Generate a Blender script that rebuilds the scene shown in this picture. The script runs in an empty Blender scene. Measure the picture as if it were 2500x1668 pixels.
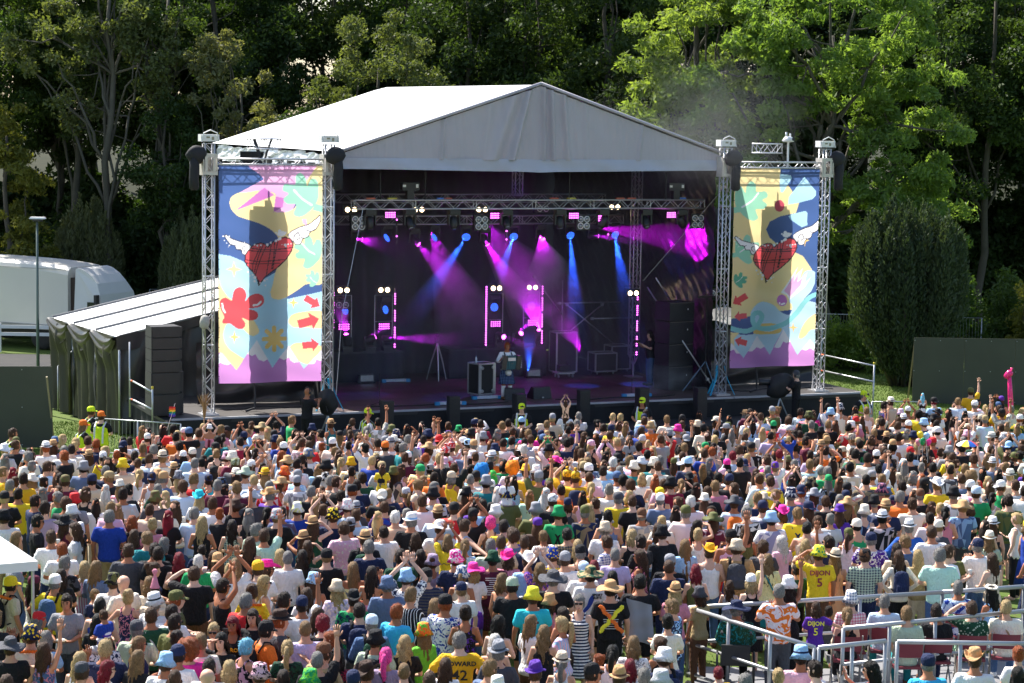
import bpy, bmesh, math, random
import numpy as np
from mathutils import Vector, Matrix
rnd = random.Random(7)
nr = np.random.default_rng(11)
SC = bpy.context.scene
COL = SC.collection
R = math.radians

# ------------------------------------------------------------------ camera, world, sun, exposure
CAM_H = 10.02
PITCH, ROLL, FPX = .1026, .0152, 5389.13       # focal length in pixels of the 2500 px wide photograph
Fw = Vector((0, math.cos(PITCH), -math.sin(PITCH))); Rx = Vector((1, 0, 0)); Uy = Rx.cross(Fw)
Rc = math.cos(ROLL)*Rx + math.sin(ROLL)*Uy
Uc = -math.sin(ROLL)*Rx + math.cos(ROLL)*Uy
cam = bpy.data.cameras.new('camera'); camo = bpy.data.objects.new('camera', cam); COL.objects.link(camo)
M = Matrix((Rc, Uc, -Fw)).transposed().to_4x4(); M.translation = Vector((0, 0, CAM_H)); camo.matrix_world = M
cam.sensor_width = 36; cam.lens = FPX/2500*36; cam.clip_end = 2000; cam.clip_start = .5
SC.camera = camo
SUN_AZ = Vector((-.68, .733)); SUN_EL = R(51)
world = bpy.data.worlds.new('World'); SC.world = world; world.use_nodes = True
wn = world.node_tree.nodes; wl = world.node_tree.links
sky = wn.new('ShaderNodeTexSky'); sky.sky_type = 'NISHITA'; sky.sun_disc = False
sky.sun_elevation = SUN_EL; sky.sun_rotation = math.atan2(SUN_AZ.x, SUN_AZ.y); sky.dust_density = 1.5
bg = wn['Background']; wl.new(sky.outputs[0], bg.inputs[0]); bg.inputs[1].default_value = .115
sun = bpy.data.lights.new('sun', 'SUN'); suno = bpy.data.objects.new('sun', sun); COL.objects.link(suno)
sun.energy = 5; sun.angle = R(.5); sun.color = (1, .95, .87)
sd = Vector((SUN_AZ.x*math.cos(SUN_EL), SUN_AZ.y*math.cos(SUN_EL), math.sin(SUN_EL)))
suno.rotation_euler = sd.to_track_quat('Z', 'Y').to_euler(); suno.location = (0, 60, 60)
vs = SC.view_settings; vs.view_transform = 'Standard'; vs.look = 'None'; vs.gamma = 1; vs.use_curve_mapping = False
vs.exposure = 1.0
SC.cycles.use_denoising = True
SC.cycles.max_bounces = 6; SC.cycles.volume_bounces = 0; SC.cycles.transparent_max_bounces = 12
SC.cycles.sample_clamp_indirect = 6

# ------------------------------------------------------------------ helpers
def lin(c):
    if isinstance(c, str):
        c = c.lstrip('#'); c = tuple(int(c[i:i+2], 16)/255 for i in (0, 2, 4))
    return tuple(((x+.055)/1.055)**2.4 if x > .04045 else x/12.92 for x in c)

def ray(x, y):
    return Fw + Rc*((x-1250)/FPX) - Uc*((y-834)/FPX)
def at_depth(x, y, d):
    r = ray(x, y); return Vector((0, 0, CAM_H)) + r*(d/r.y)
def at_z(x, y, z):
    r = ray(x, y); return Vector((0, 0, CAM_H)) + r*((z-CAM_H)/r.z)
def ground_z(y):
    t = min(1, max(0, (62-y)/24)); return 1.15*t*t*(3-2*t)

PSI, SX, SY, DZ = .3946, -8.8101, 63.8227, 1.15
CS, SN = math.cos(PSI), math.sin(PSI)
def st(u, v, z):                                # stage frame (along the front, into the depth, above the deck) to world
    return Vector((SX+CS*u-SN*v, SY+SN*u+CS*v, z+DZ))
def on_v(x, y, v):                              # photo pixel on the upright plane v = const, in the stage frame
    r = ray(x, y); n = (-SN, CS); t = (v+n[0]*SX+n[1]*SY)/(n[0]*r.x+n[1]*r.y)
    P = Vector((0, 0, CAM_H))+r*t; dx, dy = P.x-SX, P.y-SY
    return CS*dx+SN*dy, v, P.z-DZ

_mats = {}
def mat(name, col=(.5, .5, .5), rough=.6, metal=0., var=.12, scale=3., bump=0., emit=None, estr=0., spec=.5, bscale=None, detail=4):
    if name in _mats: return _mats[name]
    m = bpy.data.materials.new(name); m.use_nodes = True; _mats[name] = m
    nt = m.node_tree; N = nt.nodes; L = nt.links; b = N['Principled BSDF']
    b.inputs['Roughness'].default_value = rough; b.inputs['Metallic'].default_value = metal
    b.inputs['Specular IOR Level'].default_value = spec
    tc = N.new('ShaderNodeTexCoord'); no = N.new('ShaderNodeTexNoise'); no.inputs['Scale'].default_value = scale; no.inputs['Detail'].default_value = detail
    L.new(tc.outputs['Object'], no.inputs['Vector'])
    mx = N.new('ShaderNodeMix'); mx.data_type = 'RGBA'
    mx.inputs['A'].default_value = (*[c*(1-var) for c in col], 1); mx.inputs['B'].default_value = (*[min(1, c*(1+var)) for c in col], 1)
    L.new(no.outputs['Fac'], mx.inputs['Factor']); L.new(mx.outputs['Result'], b.inputs['Base Color'])
    if bump:
        bp = N.new('ShaderNodeBump'); bp.inputs['Strength'].default_value = bump
        n2 = N.new('ShaderNodeTexNoise'); n2.inputs['Scale'].default_value = bscale or scale*3; n2.inputs['Detail'].default_value = 5
        L.new(tc.outputs['Object'], n2.inputs['Vector']); L.new(n2.outputs['Fac'], bp.inputs['Height']); L.new(bp.outputs[0], b.inputs['Normal'])
    if emit:
        b.inputs['Emission Color'].default_value = (*emit, 1); b.inputs['Emission Strength'].default_value = estr
    return m

class MB:
    def __init__(s): s.v, s.f, s.m = [], [], []
    def add(s, vs, fs, mi=0):
        k = len(s.v); s.v += [tuple(p) for p in vs]; s.f += [tuple(i+k for i in f) for f in fs]; s.m += [mi]*len(fs); return s
    def box(s, c, d, rot=None, mi=0, top=1.):
        x, y, z = d[0]/2, d[1]/2, d[2]/2
        P = [Vector((a*x*(top if b2 > 0 else 1), b*y*(top if b2 > 0 else 1), b2*z)) for b2 in (-1, 1) for b in (-1, 1) for a in (-1, 1)]
        if rot is not None:
            rm = rot if isinstance(rot, Matrix) else Matrix.Rotation(rot, 3, 'Z'); P = [rm @ p for p in P]
        c = Vector(c); P = [p+c for p in P]
        return s.add(P, [(0, 2, 3, 1), (4, 5, 7, 6), (0, 1, 5, 4), (2, 6, 7, 3), (0, 4, 6, 2), (1, 3, 7, 5)], mi)
    def tube(s, pts, r, n=6, mi=0, cap=True, squash=None):
        pts = [Vector(p) for p in pts]; k = len(s.v); up = None; rr = r if isinstance(r, (list, tuple)) else [r]*len(pts)
        for i, p in enumerate(pts):
            t = (pts[min(i+1, len(pts)-1)]-pts[max(i-1, 0)]).normalized()
            if up is None:
                up = t.cross(Vector((0, 0, 1)) if abs(t.z) < .9 else Vector((0, 1, 0))).normalized()
            a = (up - t*up.dot(t)).normalized(); up = a; b = t.cross(a)
            for j in range(n):
                q = 2*math.pi*j/n; s.v.append(tuple(p + a*(rr[i]*math.cos(q)) + b*(rr[i]*math.sin(q)*(squash or 1))))
        for i in range(len(pts)-1):
            for j in range(n):
                a, b = k+i*n+j, k+i*n+(j+1) % n; s.f.append((a, b, b+n, a+n)); s.m.append(mi)
        if cap:
            s.f.append(tuple(range(k+n-1, k-1, -1))); s.m.append(mi); e = k+(len(pts)-1)*n; s.f.append(tuple(range(e, e+n))); s.m.append(mi)
        return s
    def lathe(s, prof, n=12, c=(0, 0, 0), axis='Z', mi=0, rot=None):
        k = len(s.v); c = Vector(c)
        for r, z in prof:
            for j in range(n):
                q = 2*math.pi*j/n; p = Vector((r*math.cos(q), r*math.sin(q), z))
                if axis == 'Y': p = Vector((p.x, p.z, p.y))
                if axis == 'X': p = Vector((p.z, p.x, p.y))
                if rot is not None: p = rot @ p
                s.v.append(tuple(p+c))
        for i in range(len(prof)-1):
            for j in range(n):
                a, b = k+i*n+j, k+i*n+(j+1) % n; s.f.append((a, b, b+n, a+n)); s.m.append(mi)
        s.f.append(tuple(range(k+n-1, k-1, -1))); s.m.append(mi); e = k+(len(prof)-1)*n; s.f.append(tuple(range(e, e+n))); s.m.append(mi)
        return s
    def grid(s, fn, nu, nv, mi=0):
        k = len(s.v)
        for i in range(nu+1):
            for j in range(nv+1): s.v.append(tuple(fn(i/nu, j/nv)))
        for i in range(nu):
            for j in range(nv):
                a = k+i*(nv+1)+j; s.f.append((a, a+nv+1, a+nv+2, a+1)); s.m.append(mi)
        return s
    def mesh(s, name, mats, smooth=False):
        me = bpy.data.meshes.new(name); me.from_pydata(s.v, [], s.f)
        for m in (mats if isinstance(mats, (list, tuple)) else [mats]): me.materials.append(m)
        if max(s.m, default=0) > 0: me.polygons.foreach_set('material_index', s.m)
        if smooth: me.polygons.foreach_set('use_smooth', [True]*len(me.polygons))
        me.update(); return me
    def build(s, name, mats, parent=None, smooth=False, loc=None):
        return put(name, s.mesh(name, mats, smooth), parent, loc)

def put(name, me, parent=None, loc=None, rot=None, scale=None):
    o = bpy.data.objects.new(name, me); COL.objects.link(o); o.parent = parent
    if loc is not None: o.location = loc
    if rot is not None: o.rotation_euler = rot
    if scale is not None: o.scale = scale
    return o
def tag(o, label=None, cat=None, group=None, kind=None):
    if label: o['label'] = label
    if cat: o['category'] = cat
    if group: o['group'] = group
    if kind: o['kind'] = kind
    return o
def thing(name, label, cat, loc=(0, 0, 0), rz=0., group=None):
    o = bpy.data.objects.new(name, None); COL.objects.link(o); o.location = loc; o.rotation_euler = (0, 0, rz); o.empty_display_size = .2
    return tag(o, label, cat, group)
def sthing(name, label, cat, u=0, v=0, z=0, group=None, turn=0.):      # a thing in the stage frame
    return thing(name, label, cat, st(u, v, z), PSI+turn, group)
def copy_tree(o, parent=None):
    c = o.copy(); COL.objects.link(c); c.parent = parent
    for ch in list(o.children): copy_tree(ch, c)
    return c
def np_mesh(name, V, F, mats, smooth=False, col=None):
    V = np.ascontiguousarray(V, dtype=np.float32); F = np.ascontiguousarray(F, dtype=np.int32); k = F.shape[1]
    me = bpy.data.meshes.new(name); me.vertices.add(len(V)); me.vertices.foreach_set('co', V.ravel())
    me.loops.add(F.size); me.loops.foreach_set('vertex_index', F.ravel())
    me.polygons.add(len(F)); me.polygons.foreach_set('loop_start', np.arange(0, F.size, k, dtype=np.int32))
    if smooth: me.polygons.foreach_set('use_smooth', np.ones(len(F), dtype=bool))
    for m in (mats if isinstance(mats, (list, tuple)) else [mats]): me.materials.append(m)
    me.update(calc_edges=True)
    if col is not None:
        dom, arr = col
        a = me.color_attributes.new('Col', 'FLOAT_COLOR', dom); c4 = np.ones((len(arr), 4), np.float32); c4[:, :3] = arr; a.data.foreach_set('color', c4.ravel())
    return me

# materials used in several places
ALU = mat('aluminium', (.62, .62, .64), .38, .75, .08, 12)
STEEL = mat('galvanised_steel', (.5, .52, .54), .42, .8, .15, 9)
BLACK = mat('black_paint', (.022, .022, .025), .55, 0, .3, 6)
BLACKM = mat('black_metal', (.03, .03, .033), .4, .3, .3, 6)
DRAPE = mat('black_drape', (.016, .016, .018), .85, 0, .3, 5, .25, bscale=9)
SHEET = mat('black_sheeting', (.03, .03, .032), .33, 0, .35, 2.2, .5, bscale=4)
WHITE = mat('white_paint', (.78, .78, .77), .45, 0, .05, 5)
# ------------------------------------------------------------------ ground
def noise_mat(name, c1, c2, c3, s1=.6, s2=18, rough=.9, bump=.5):
    m = bpy.data.materials.new(name); m.use_nodes = True; nt = m.node_tree; N = nt.nodes; L = nt.links; b = N['Principled BSDF']
    b.inputs['Roughness'].default_value = rough; b.inputs['Specular IOR Level'].default_value = .2
    tc = N.new('ShaderNodeTexCoord'); a = N.new('ShaderNodeTexNoise'); a.inputs['Scale'].default_value = s1; a.inputs['Detail'].default_value = 6
    d = N.new('ShaderNodeTexNoise'); d.inputs['Scale'].default_value = s2; d.inputs['Detail'].default_value = 4
    L.new(tc.outputs['Object'], a.inputs[0]); L.new(tc.outputs['Object'], d.inputs[0])
    r1 = N.new('ShaderNodeValToRGB'); r1.color_ramp.elements[0].position = .35; r1.color_ramp.elements[1].position = .65
    r1.color_ramp.elements[0].color = (*c1, 1); r1.color_ramp.elements[1].color = (*c2, 1); L.new(a.outputs[0], r1.inputs[0])
    mx = N.new('ShaderNodeMix'); mx.data_type = 'RGBA'; L.new(r1.outputs[0], mx.inputs['A']); mx.inputs['B'].default_value = (*c3, 1)
    r2 = N.new('ShaderNodeMapRange'); r2.inputs[1].default_value = .45; r2.inputs[2].default_value = .7; r2.inputs[4].default_value = .7
    L.new(d.outputs[0], r2.inputs[0]); L.new(r2.outputs[0], mx.inputs['Factor']); L.new(mx.outputs['Result'], b.inputs['Base Color'])
    bp = N.new('ShaderNodeBump'); bp.inputs['Strength'].default_value = bump; L.new(d.outputs[0], bp.inputs['Height']); L.new(bp.outputs[0], b.inputs['Normal'])
    return m
GRASS = noise_mat('meadow_grass', (.07, .13, .018), (.10, .15, .03), (.12, .11, .04))
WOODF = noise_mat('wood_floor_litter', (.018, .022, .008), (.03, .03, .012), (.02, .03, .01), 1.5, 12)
ROAD = noise_mat('asphalt', (.05, .05, .052), (.065, .063, .06), (.09, .085, .08), 1, 30)

def sheet(name, xs, ys, zf, m):
    mb = MB(); nx, ny = len(xs), len(ys)
    mb.v = [(x, y, zf(x, y)) for y in ys for x in xs]
    mb.f = [(j*nx+i, j*nx+i+1, (j+1)*nx+i+1, (j+1)*nx+i) for j in range(ny-1) for i in range(nx-1)]; mb.m = [0]*len(mb.f)
    return tag(mb.build(name, m, smooth=True), kind='structure')
def hill_z(x, y):
    t = max(0, y-99)
    return ground_z(y) + 8.5*(1-math.exp(-(t/24)**1.4)) if y > 99 else ground_z(y)
sheet('ground', [-600, -200, -80]+list(np.linspace(-40, 40, 41))+[80, 200, 600], list(np.linspace(-60, 10, 8))+list(np.linspace(14, 99, 86)), lambda x, y: hill_z(x, y), GRASS)
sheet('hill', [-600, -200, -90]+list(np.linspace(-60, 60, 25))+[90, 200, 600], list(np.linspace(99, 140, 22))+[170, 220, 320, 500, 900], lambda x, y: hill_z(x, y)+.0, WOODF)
sheet('service_road', list(np.linspace(-60, -13.0, 12)), list(np.linspace(81, 89.3, 6)), lambda x, y: .006, ROAD)
# short grass blades where the lawn shows
def blades(name, spots, n, h, m, seed):
    g = np.random.default_rng(seed); V = []; F = []
    x0, x1, y0, y1 = spots
    P = np.c_[g.uniform(x0, x1, n), g.uniform(y0, y1, n), np.zeros(n)]
    P[:, 2] = [ground_z(y) for y in P[:, 1]]
    a = g.uniform(0, 6.28, n); d = np.c_[np.cos(a), np.sin(a), 0*a]*.012; up = np.c_[g.normal(0, .03, n), g.normal(0, .03, n), g.uniform(.5, 1, n)*h]
    V = np.stack([P-d, P+d, P+up], 1).reshape(-1, 3); F = np.arange(3*n).reshape(-1, 3)
    return tag(put(name, np_mesh(name, V, F, m)), 'short sunlit grass of the lawn', kind='stuff')
BLADE = noise_mat('grass_blade', (.11, .19, .02), (.16, .24, .03), (.17, .2, .05), .8, 6, .6, 0)
blades('grass', (9, 18, 66, 88), 26000, .09, BLADE, 1); blades('grass', (-15.5, -9.5, 62, 70), 12000, .08, BLADE, 2)
blades('grass', (-9, 10, 26, 40), 12000, .07, BLADE, 3)

# ------------------------------------------------------------------ stage deck
W1, W2 = 3.62, 13.2; W = 2*W1+W2; T2, T3 = W1, W1+W2
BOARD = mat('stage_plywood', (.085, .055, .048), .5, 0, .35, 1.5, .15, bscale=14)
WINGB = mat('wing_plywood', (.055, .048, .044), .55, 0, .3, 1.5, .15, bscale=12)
EDGE = mat('deck_edge', (.45, .45, .48), .4, .2, .2, 3)
deck = sthing('stage_deck', 'long dark plywood stage floor with black cloth skirt and pale metal edge', 'stage')
bd = None
for i in range(10):                        # plywood panels, each its own piece
    for j in range(7):
        u0 = -1.1+i*2.29; v0 = -.42+j*1.24
        if u0 > 21.5: continue
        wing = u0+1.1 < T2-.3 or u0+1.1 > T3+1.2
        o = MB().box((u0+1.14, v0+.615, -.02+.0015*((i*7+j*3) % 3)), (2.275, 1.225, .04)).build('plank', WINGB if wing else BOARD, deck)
MB().box((10.3, 3.7, -.09), (23.4, 8.6, .09)).build('deck_frame', BLACK, deck)
MB().box((11.2, 11.1, -.05), (14.6, 5.6, .08)).build('rear_floor', BLACK, deck)
mb = MB()
for (a, b) in (((-1.3, -.62), (21.9, -.56)),):
    mb.grid(lambda s, t: (a[0]+(b[0]-a[0])*s, a[1]+(b[1]-a[1])*s + .05*math.sin(s*170)*(1-t)+.03*math.sin(s*61+2), -1.12+1.08*t), 400, 4)
mb.grid(lambda s, t: (21.92+.03*math.sin(s*40), -.56+8*s, -1.12+1.08*t), 60, 3)
mb.grid(lambda s, t: (-1.32+.03*math.sin(s*40), 4-4.6*s, -1.12+1.08*t), 60, 3)
mb.build('skirt', DRAPE, deck, True)
mb = MB()
for u0, u1, v in ((-1.25, T2-.1, -.5), (T2-.1, T3+.2, -.5), (T3+.2, 21.85, -.5)):
    mb.box(((u0+u1)/2, v, -.035), (u1-u0-.03, .10, .085))
mb.build('edge_strip', EDGE, deck)
MB().box((10.2, -1.55, -.62), (14.6, 1.7, .06)).box((10.2, -1.55, -.9), (14.4, 1.6, .5)).build('front_step', BLACK, deck)

# six small black front-fill loudspeakers before the stage edge
def sub_box(mb, c, d, gr=True):
    mb.box(c, d)
fills = [(945, 978), (1107, 967), (1268, 962), (1425, 952), (1568, 947), (1710, 946)]
order = ['leftmost', 'second', 'third', 'fourth', 'fifth', 'rightmost']
for k, (x, y) in enumerate(fills):
    u, v, z = on_v(x, y, -1.05)
    where = ['nearest the left banner', 'in front of the open stage, second along', 'in front of the accordion player', 'beside the stage wedge, fourth along', 'with a drift of smoke over it', 'nearest the right banner tower'][k]
    t = sthing('front_fill_speaker', 'upright black box speaker at the stage edge %s' % where, 'speaker', u, v, -.59, 'small black speakers along the stage front', turn=rnd.uniform(-.12, .12))
    h = z+.59
    MB().box((0, 0, h/2), (.33, .34, h)).build('cabinet', BLACK, t)
    MB().box((0, -.174, h*.5), (.29, .012, h*.9)).build('grille', BLACKM, t)

# ------------------------------------------------------------------ trusses and towers
def truss_mb(L, s=.26, r=.024, rl=.011, step=.3, axis='X'):
    ch, la = [], MB(); h = s/2
    n = max(1, round(L/step)); q = L/n
    def P(t, a, b): return (t, a, b) if axis == 'X' else (a, b, t)
    for a in (-h, h):
        for b in (-h, h): ch.append(MB().tube([P(0, a, b), P(L, a, b)], r, 7))
    for i in range(n):
        t0, t1 = i*q, (i+1)*q
        sgn = 1 if i % 2 else -1
        for a in (-h, h):
            la.tube([P(t0, a, -h*sgn), P(t1, a, h*sgn)], rl, 5, cap=False); la.tube([P(t0, -h*sgn, a), P(t1, h*sgn, a)], rl, 5, cap=False)
    for t0 in (0.01, L-.01):
        for a in (-h, h):
            la.tube([P(t0, a, -h), P(t0, a, h)], rl, 5, cap=False); la.tube([P(t0, -h, a), P(t0, h, a)], rl, 5, cap=False)
    k = 2.0
    while k < L-.5:
        for a in (-h, h):
            la.tube([P(k, a, -h), P(k, a, h)], rl*1.3, 5, cap=False); la.tube([P(k, -h, a), P(k, h, a)], rl*1.3, 5, cap=False)
        k += 2.0
    return ch, la
def add_truss(t, L, loc=(0, 0, 0), s=.26, axis='X', step=.3, part='truss', m=ALU, **kw):
    ch, la = truss_mb(L, s, step=step, axis=axis, **kw)
    for c in ch: c.build('chord', m, t, True, loc)
    return la.build('lattice', m, t, True, loc)
CLOTHB = mat('black_cloth_bag', (.018, .018, .022), .8, 0, .3, 6, .6, bscale=8)
TANPLATE = mat('grey_plate', (.56, .53, .48), .5, .2, .15, 6)
tower_lbl = ['silver truss tower at the far left edge of the left banner', 'silver truss tower between the left banner and the stage opening',
             'silver truss tower between the stage opening and the right banner', 'silver truss tower at the outer edge of the right banner']
for k, u in enumerate((0, W1, T3, W)):
    t = sthing('truss_tower', tower_lbl[k], 'truss tower', u, .05, 0, 'four truss towers holding the banners')
    add_truss(t, 7.85, (0, 0, .06), .27, 'Z', .29)
    MB().box((0, 0, .03), (.5, .5, .05)).build('base_plate', ALU, t)
    mb = MB()
    for a in (-1, 1):
        mb.box((a*.2, 0, 7.3), (.03, .42, .62)); mb.box((0, a*.2, 7.05), (.37, .03, .1)); mb.box((0, a*.2, 7.56), (.37, .03, .1)); mb.box((.12*a, -.205, 7.3), (.08, .02, .42))
    mb.box((0, .2, 7.3), (.37, .03, .4))
    mb.build('sleeve_block', TANPLATE, t)
    mb = MB().box((0, 0, 8.06), (.54, .34, .2)).tube([(-.26, -.2, 7.95), (-.2, -.2, 8.2), (0, -.2, 8.29), (.2, -.2, 8.2), (.26, -.2, 7.95)], .018, 6)
    mb.build('head_block', WHITE, t)
    for (a, b, c_, d_) in ((-.06, 8.08, .1, .05), (.08, 8.05, .07, .09)): MB().box((a, -.175, b), (c_, .006, d_)).build('maker_plate', mat('plate_print', (.3, .28, .2), .5), t)
    side = 1 if k in (1, 3) else -1
    if k == 2: side = 1
    du = side*(.38 if k in (0, 3) else .1); dv = -.1 if k in (0, 3) else -.34
    mb = MB()                                # bagged chain motor and its chain sock
    if k in (0, 3): mb.box((side*.3, 0, 7.36), (.5, .12, .1))
    bag = MB(); ctr = Vector((du, dv, 7.58))
    for i in range(9):
        for j in range(14):
            th = math.pi*i/8; ph = 2*math.pi*j/14
            w_ = 1+.10*math.sin(3*ph+i)+.06*math.sin(5*ph-i*2)
            bag.v.append(tuple(ctr+Vector((.30*math.sin(th)*math.cos(ph)*w_, .2*math.sin(th)*math.sin(ph)*w_, .27*math.cos(th)))))
    bag.f = [(i*14+j, i*14+(j+1) % 14, (i+1)*14+(j+1) % 14, (i+1)*14+j) for i in range(8) for j in range(14)]; bag.m = [0]*len(bag.f)
    sx = du+side*.08
    bag.tube([(sx, dv-.03, 7.5), (sx+.01, dv-.03, 7.2), (sx-.01, dv-.03, 6.9), (sx, dv-.03, 6.62), (sx, dv-.03, 6.56)], [.13, .15, .145, .15, .08], 10)
    bag.build('motor_bag', CLOTHB, t, True)
    if mb.v: mb.build('motor_bracket', TANPLATE, t)
    if k in (1, 2):
        mb = MB(); pass
    if k in (1, 2):
        s2 = -1 if k == 1 else 1
        strap = MB()
        for a, b in ((s2*-.5, -.2), (s2*.45, -.25), (s2*-.3, .3)):
            strap.tube([(a*.9, b, .02), (a*.45, b*.5, .5), (a*.2, b*.3, .95)], .035, 5, squash=.4)
        strap.build('ratchet_strap', mat('blue_webbing', (.02, .33, .52), .7), t)
ROUND = ALU
for k, (u0, lbl) in enumerate(((0, 'horizontal silver truss over the left banner carrying a short V truss'), (T3, 'horizontal silver truss over the right banner carrying a white weather station'))):
    t = sthing('banner_truss', lbl, 'truss', u0+.2, .05, 7.32, 'trusses above the banners')
    add_truss(t, W1-.4, (0, 0, 0), .29, 'X', .33)
    # short cross truss on top with slings
    ch, la = truss_mb(.95, .29, .022, .011, .24)
    c0 = (1.05 if k == 0 else .95, .25, .58)
    for c in ch: c.build('cross_chord', ALU, t, True, c0)
    la.build('cross_lattice', ALU, t, True, c0)
    if k == 0:
        MB().tube([(1.2, .2, .75), (1.36, .1, .2), (1.38, .0, -.25)], .05, 6, squash=.5).tube([(1.75, .2, .75), (1.55, .1, .3), (1.4, .0, -.25)], .05, 6, squash=.5).build('sling', CLOTHB, t)
    else:
        MB().tube([(2.05, 0, -.15), (2.05, 0, .8)], .035, 8).build('mast', WHITE, t)
        MB().lathe([(.02, .98), (.12, .96), (.2, .84), (.16, .8), (.02, .78)], 12, (2.05, 0, 0)).box((1.97, 0, 1.04), (.05, .05, .14)).box((2.12, 0, 1.02), (.04, .04, .1)).build('weather_station', WHITE, t, True)
        MB().box((2.14, -.17, .88), (.09, .02, .09)).build('solar_panel', BLACK, t)

# ------------------------------------------------------------------ printed banners
def cr(pts, n=10):
    pts = np.array(pts, float); k = len(pts); out = []
    for i in range(k):
        p0, p1, p2, p3 = pts[(i-1) % k], pts[i], pts[(i+1) % k], pts[(i+2) % k]
        for t in np.linspace(0, 1, n, endpoint=False):
            out.append(.5*((2*p1)+(p2-p0)*t+(2*p0-5*p1+4*p2-p3)*t*t+(3*p1-p0-3*p2+p3)*t**3))
    return np.array(out)
def stroke(pts, w, smooth=True):
    pts = np.array(pts, float)
    if smooth and len(pts) > 2:
        q = []; P = np.vstack([2*pts[0]-pts[1], pts, 2*pts[-1]-pts[-2]])
        for i in range(1, len(P)-2):
            p0, p1, p2, p3 = P[i-1:i+3]
            for t in np.linspace(0, 1, 10, endpoint=False): q.append(.5*((2*p1)+(p2-p0)*t+(2*p0-5*p1+4*p2-p3)*t*t+(3*p1-p0-3*p2+p3)*t**3))
        q.append(pts[-1]); pts = np.array(q)
    d = np.gradient(pts, axis=0); d /= np.linalg.norm(d, axis=1)[:, None]+1e-9; n = np.c_[-d[:, 1], d[:, 0]]*w/2
    return ('s', pts, w/2)
def raster(shapes, X, Y, base):
    C = np.tile(np.array(base), (X.size, 1)); x = X.ravel(); y = Y.ravel()
    for sh, col in shapes:
        if isinstance(sh, tuple) and sh[0] == 's':
            _, pts, r = sh; a = pts[:-1]; b = pts[1:]
            lo = pts.min(0)-r; hi = pts.max(0)+r; I = np.where((x > lo[0]) & (x < hi[0]) & (y > lo[1]) & (y < hi[1]))[0]
            if not len(I): continue
            q = np.c_[x[I], y[I]]; best = np.full(len(I), 1e9)
            for p0, p1 in zip(a, b):
                d = p1-p0; t = np.clip(((q-p0)@d)/(d@d+1e-9), 0, 1); best = np.minimum(best, np.linalg.norm(q-p0-t[:, None]*d, axis=1))
            C[I[best < r]] = col; continue
        if isinstance(sh, tuple) and sh[0] == 'c':
            _, cx, cy, rx, ry = sh; C[((x-cx)/rx)**2+((y-cy)/ry)**2 < 1] = col; continue
        P = np.array(sh, float); lo = P.min(0); hi = P.max(0); I = np.where((x > lo[0]) & (x < hi[0]) & (y > lo[1]) & (y < hi[1]))[0]
        if not len(I): continue
        xi, yi = x[I], y[I]; ins = np.zeros(len(I), bool); j = len(P)-1
        for i in range(len(P)):
            c = ((P[i, 1] > yi) != (P[j, 1] > yi)) & (xi < (P[j, 0]-P[i, 0])*(yi-P[i, 1])/(P[j, 1]-P[i, 1]+1e-12)+P[i, 0]); ins ^= c; j = i
        C[I[ins]] = col
    return C
NAVY, PINK, YEL, GRN, WHT, RED, DRK, SKYB, MAG, MTN, TEAL, GOLD = [lin(c) for c in ('#44609c', '#f0b0de', '#fce3a4', '#9adcbd', '#f8f6fb', '#e8505a', '#2b2432', '#b2e2fa', '#cb74c4', '#d08ad4', '#8ad2d6', '#ffd27a')]
BL = lambda L_: [(a, b+1540) for a, b in L_]
BR = lambda L_: [(a, b+1508) for a, b in L_]
def star(cx, cy, rx, ry): return [(cx, cy-ry), (cx+rx*.22, cy-ry*.22), (cx+rx, cy), (cx+rx*.22, cy+ry*.22), (cx, cy+ry), (cx-rx*.22, cy+ry*.22), (cx-rx, cy), (cx-rx*.22, cy-ry*.22)]
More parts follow.
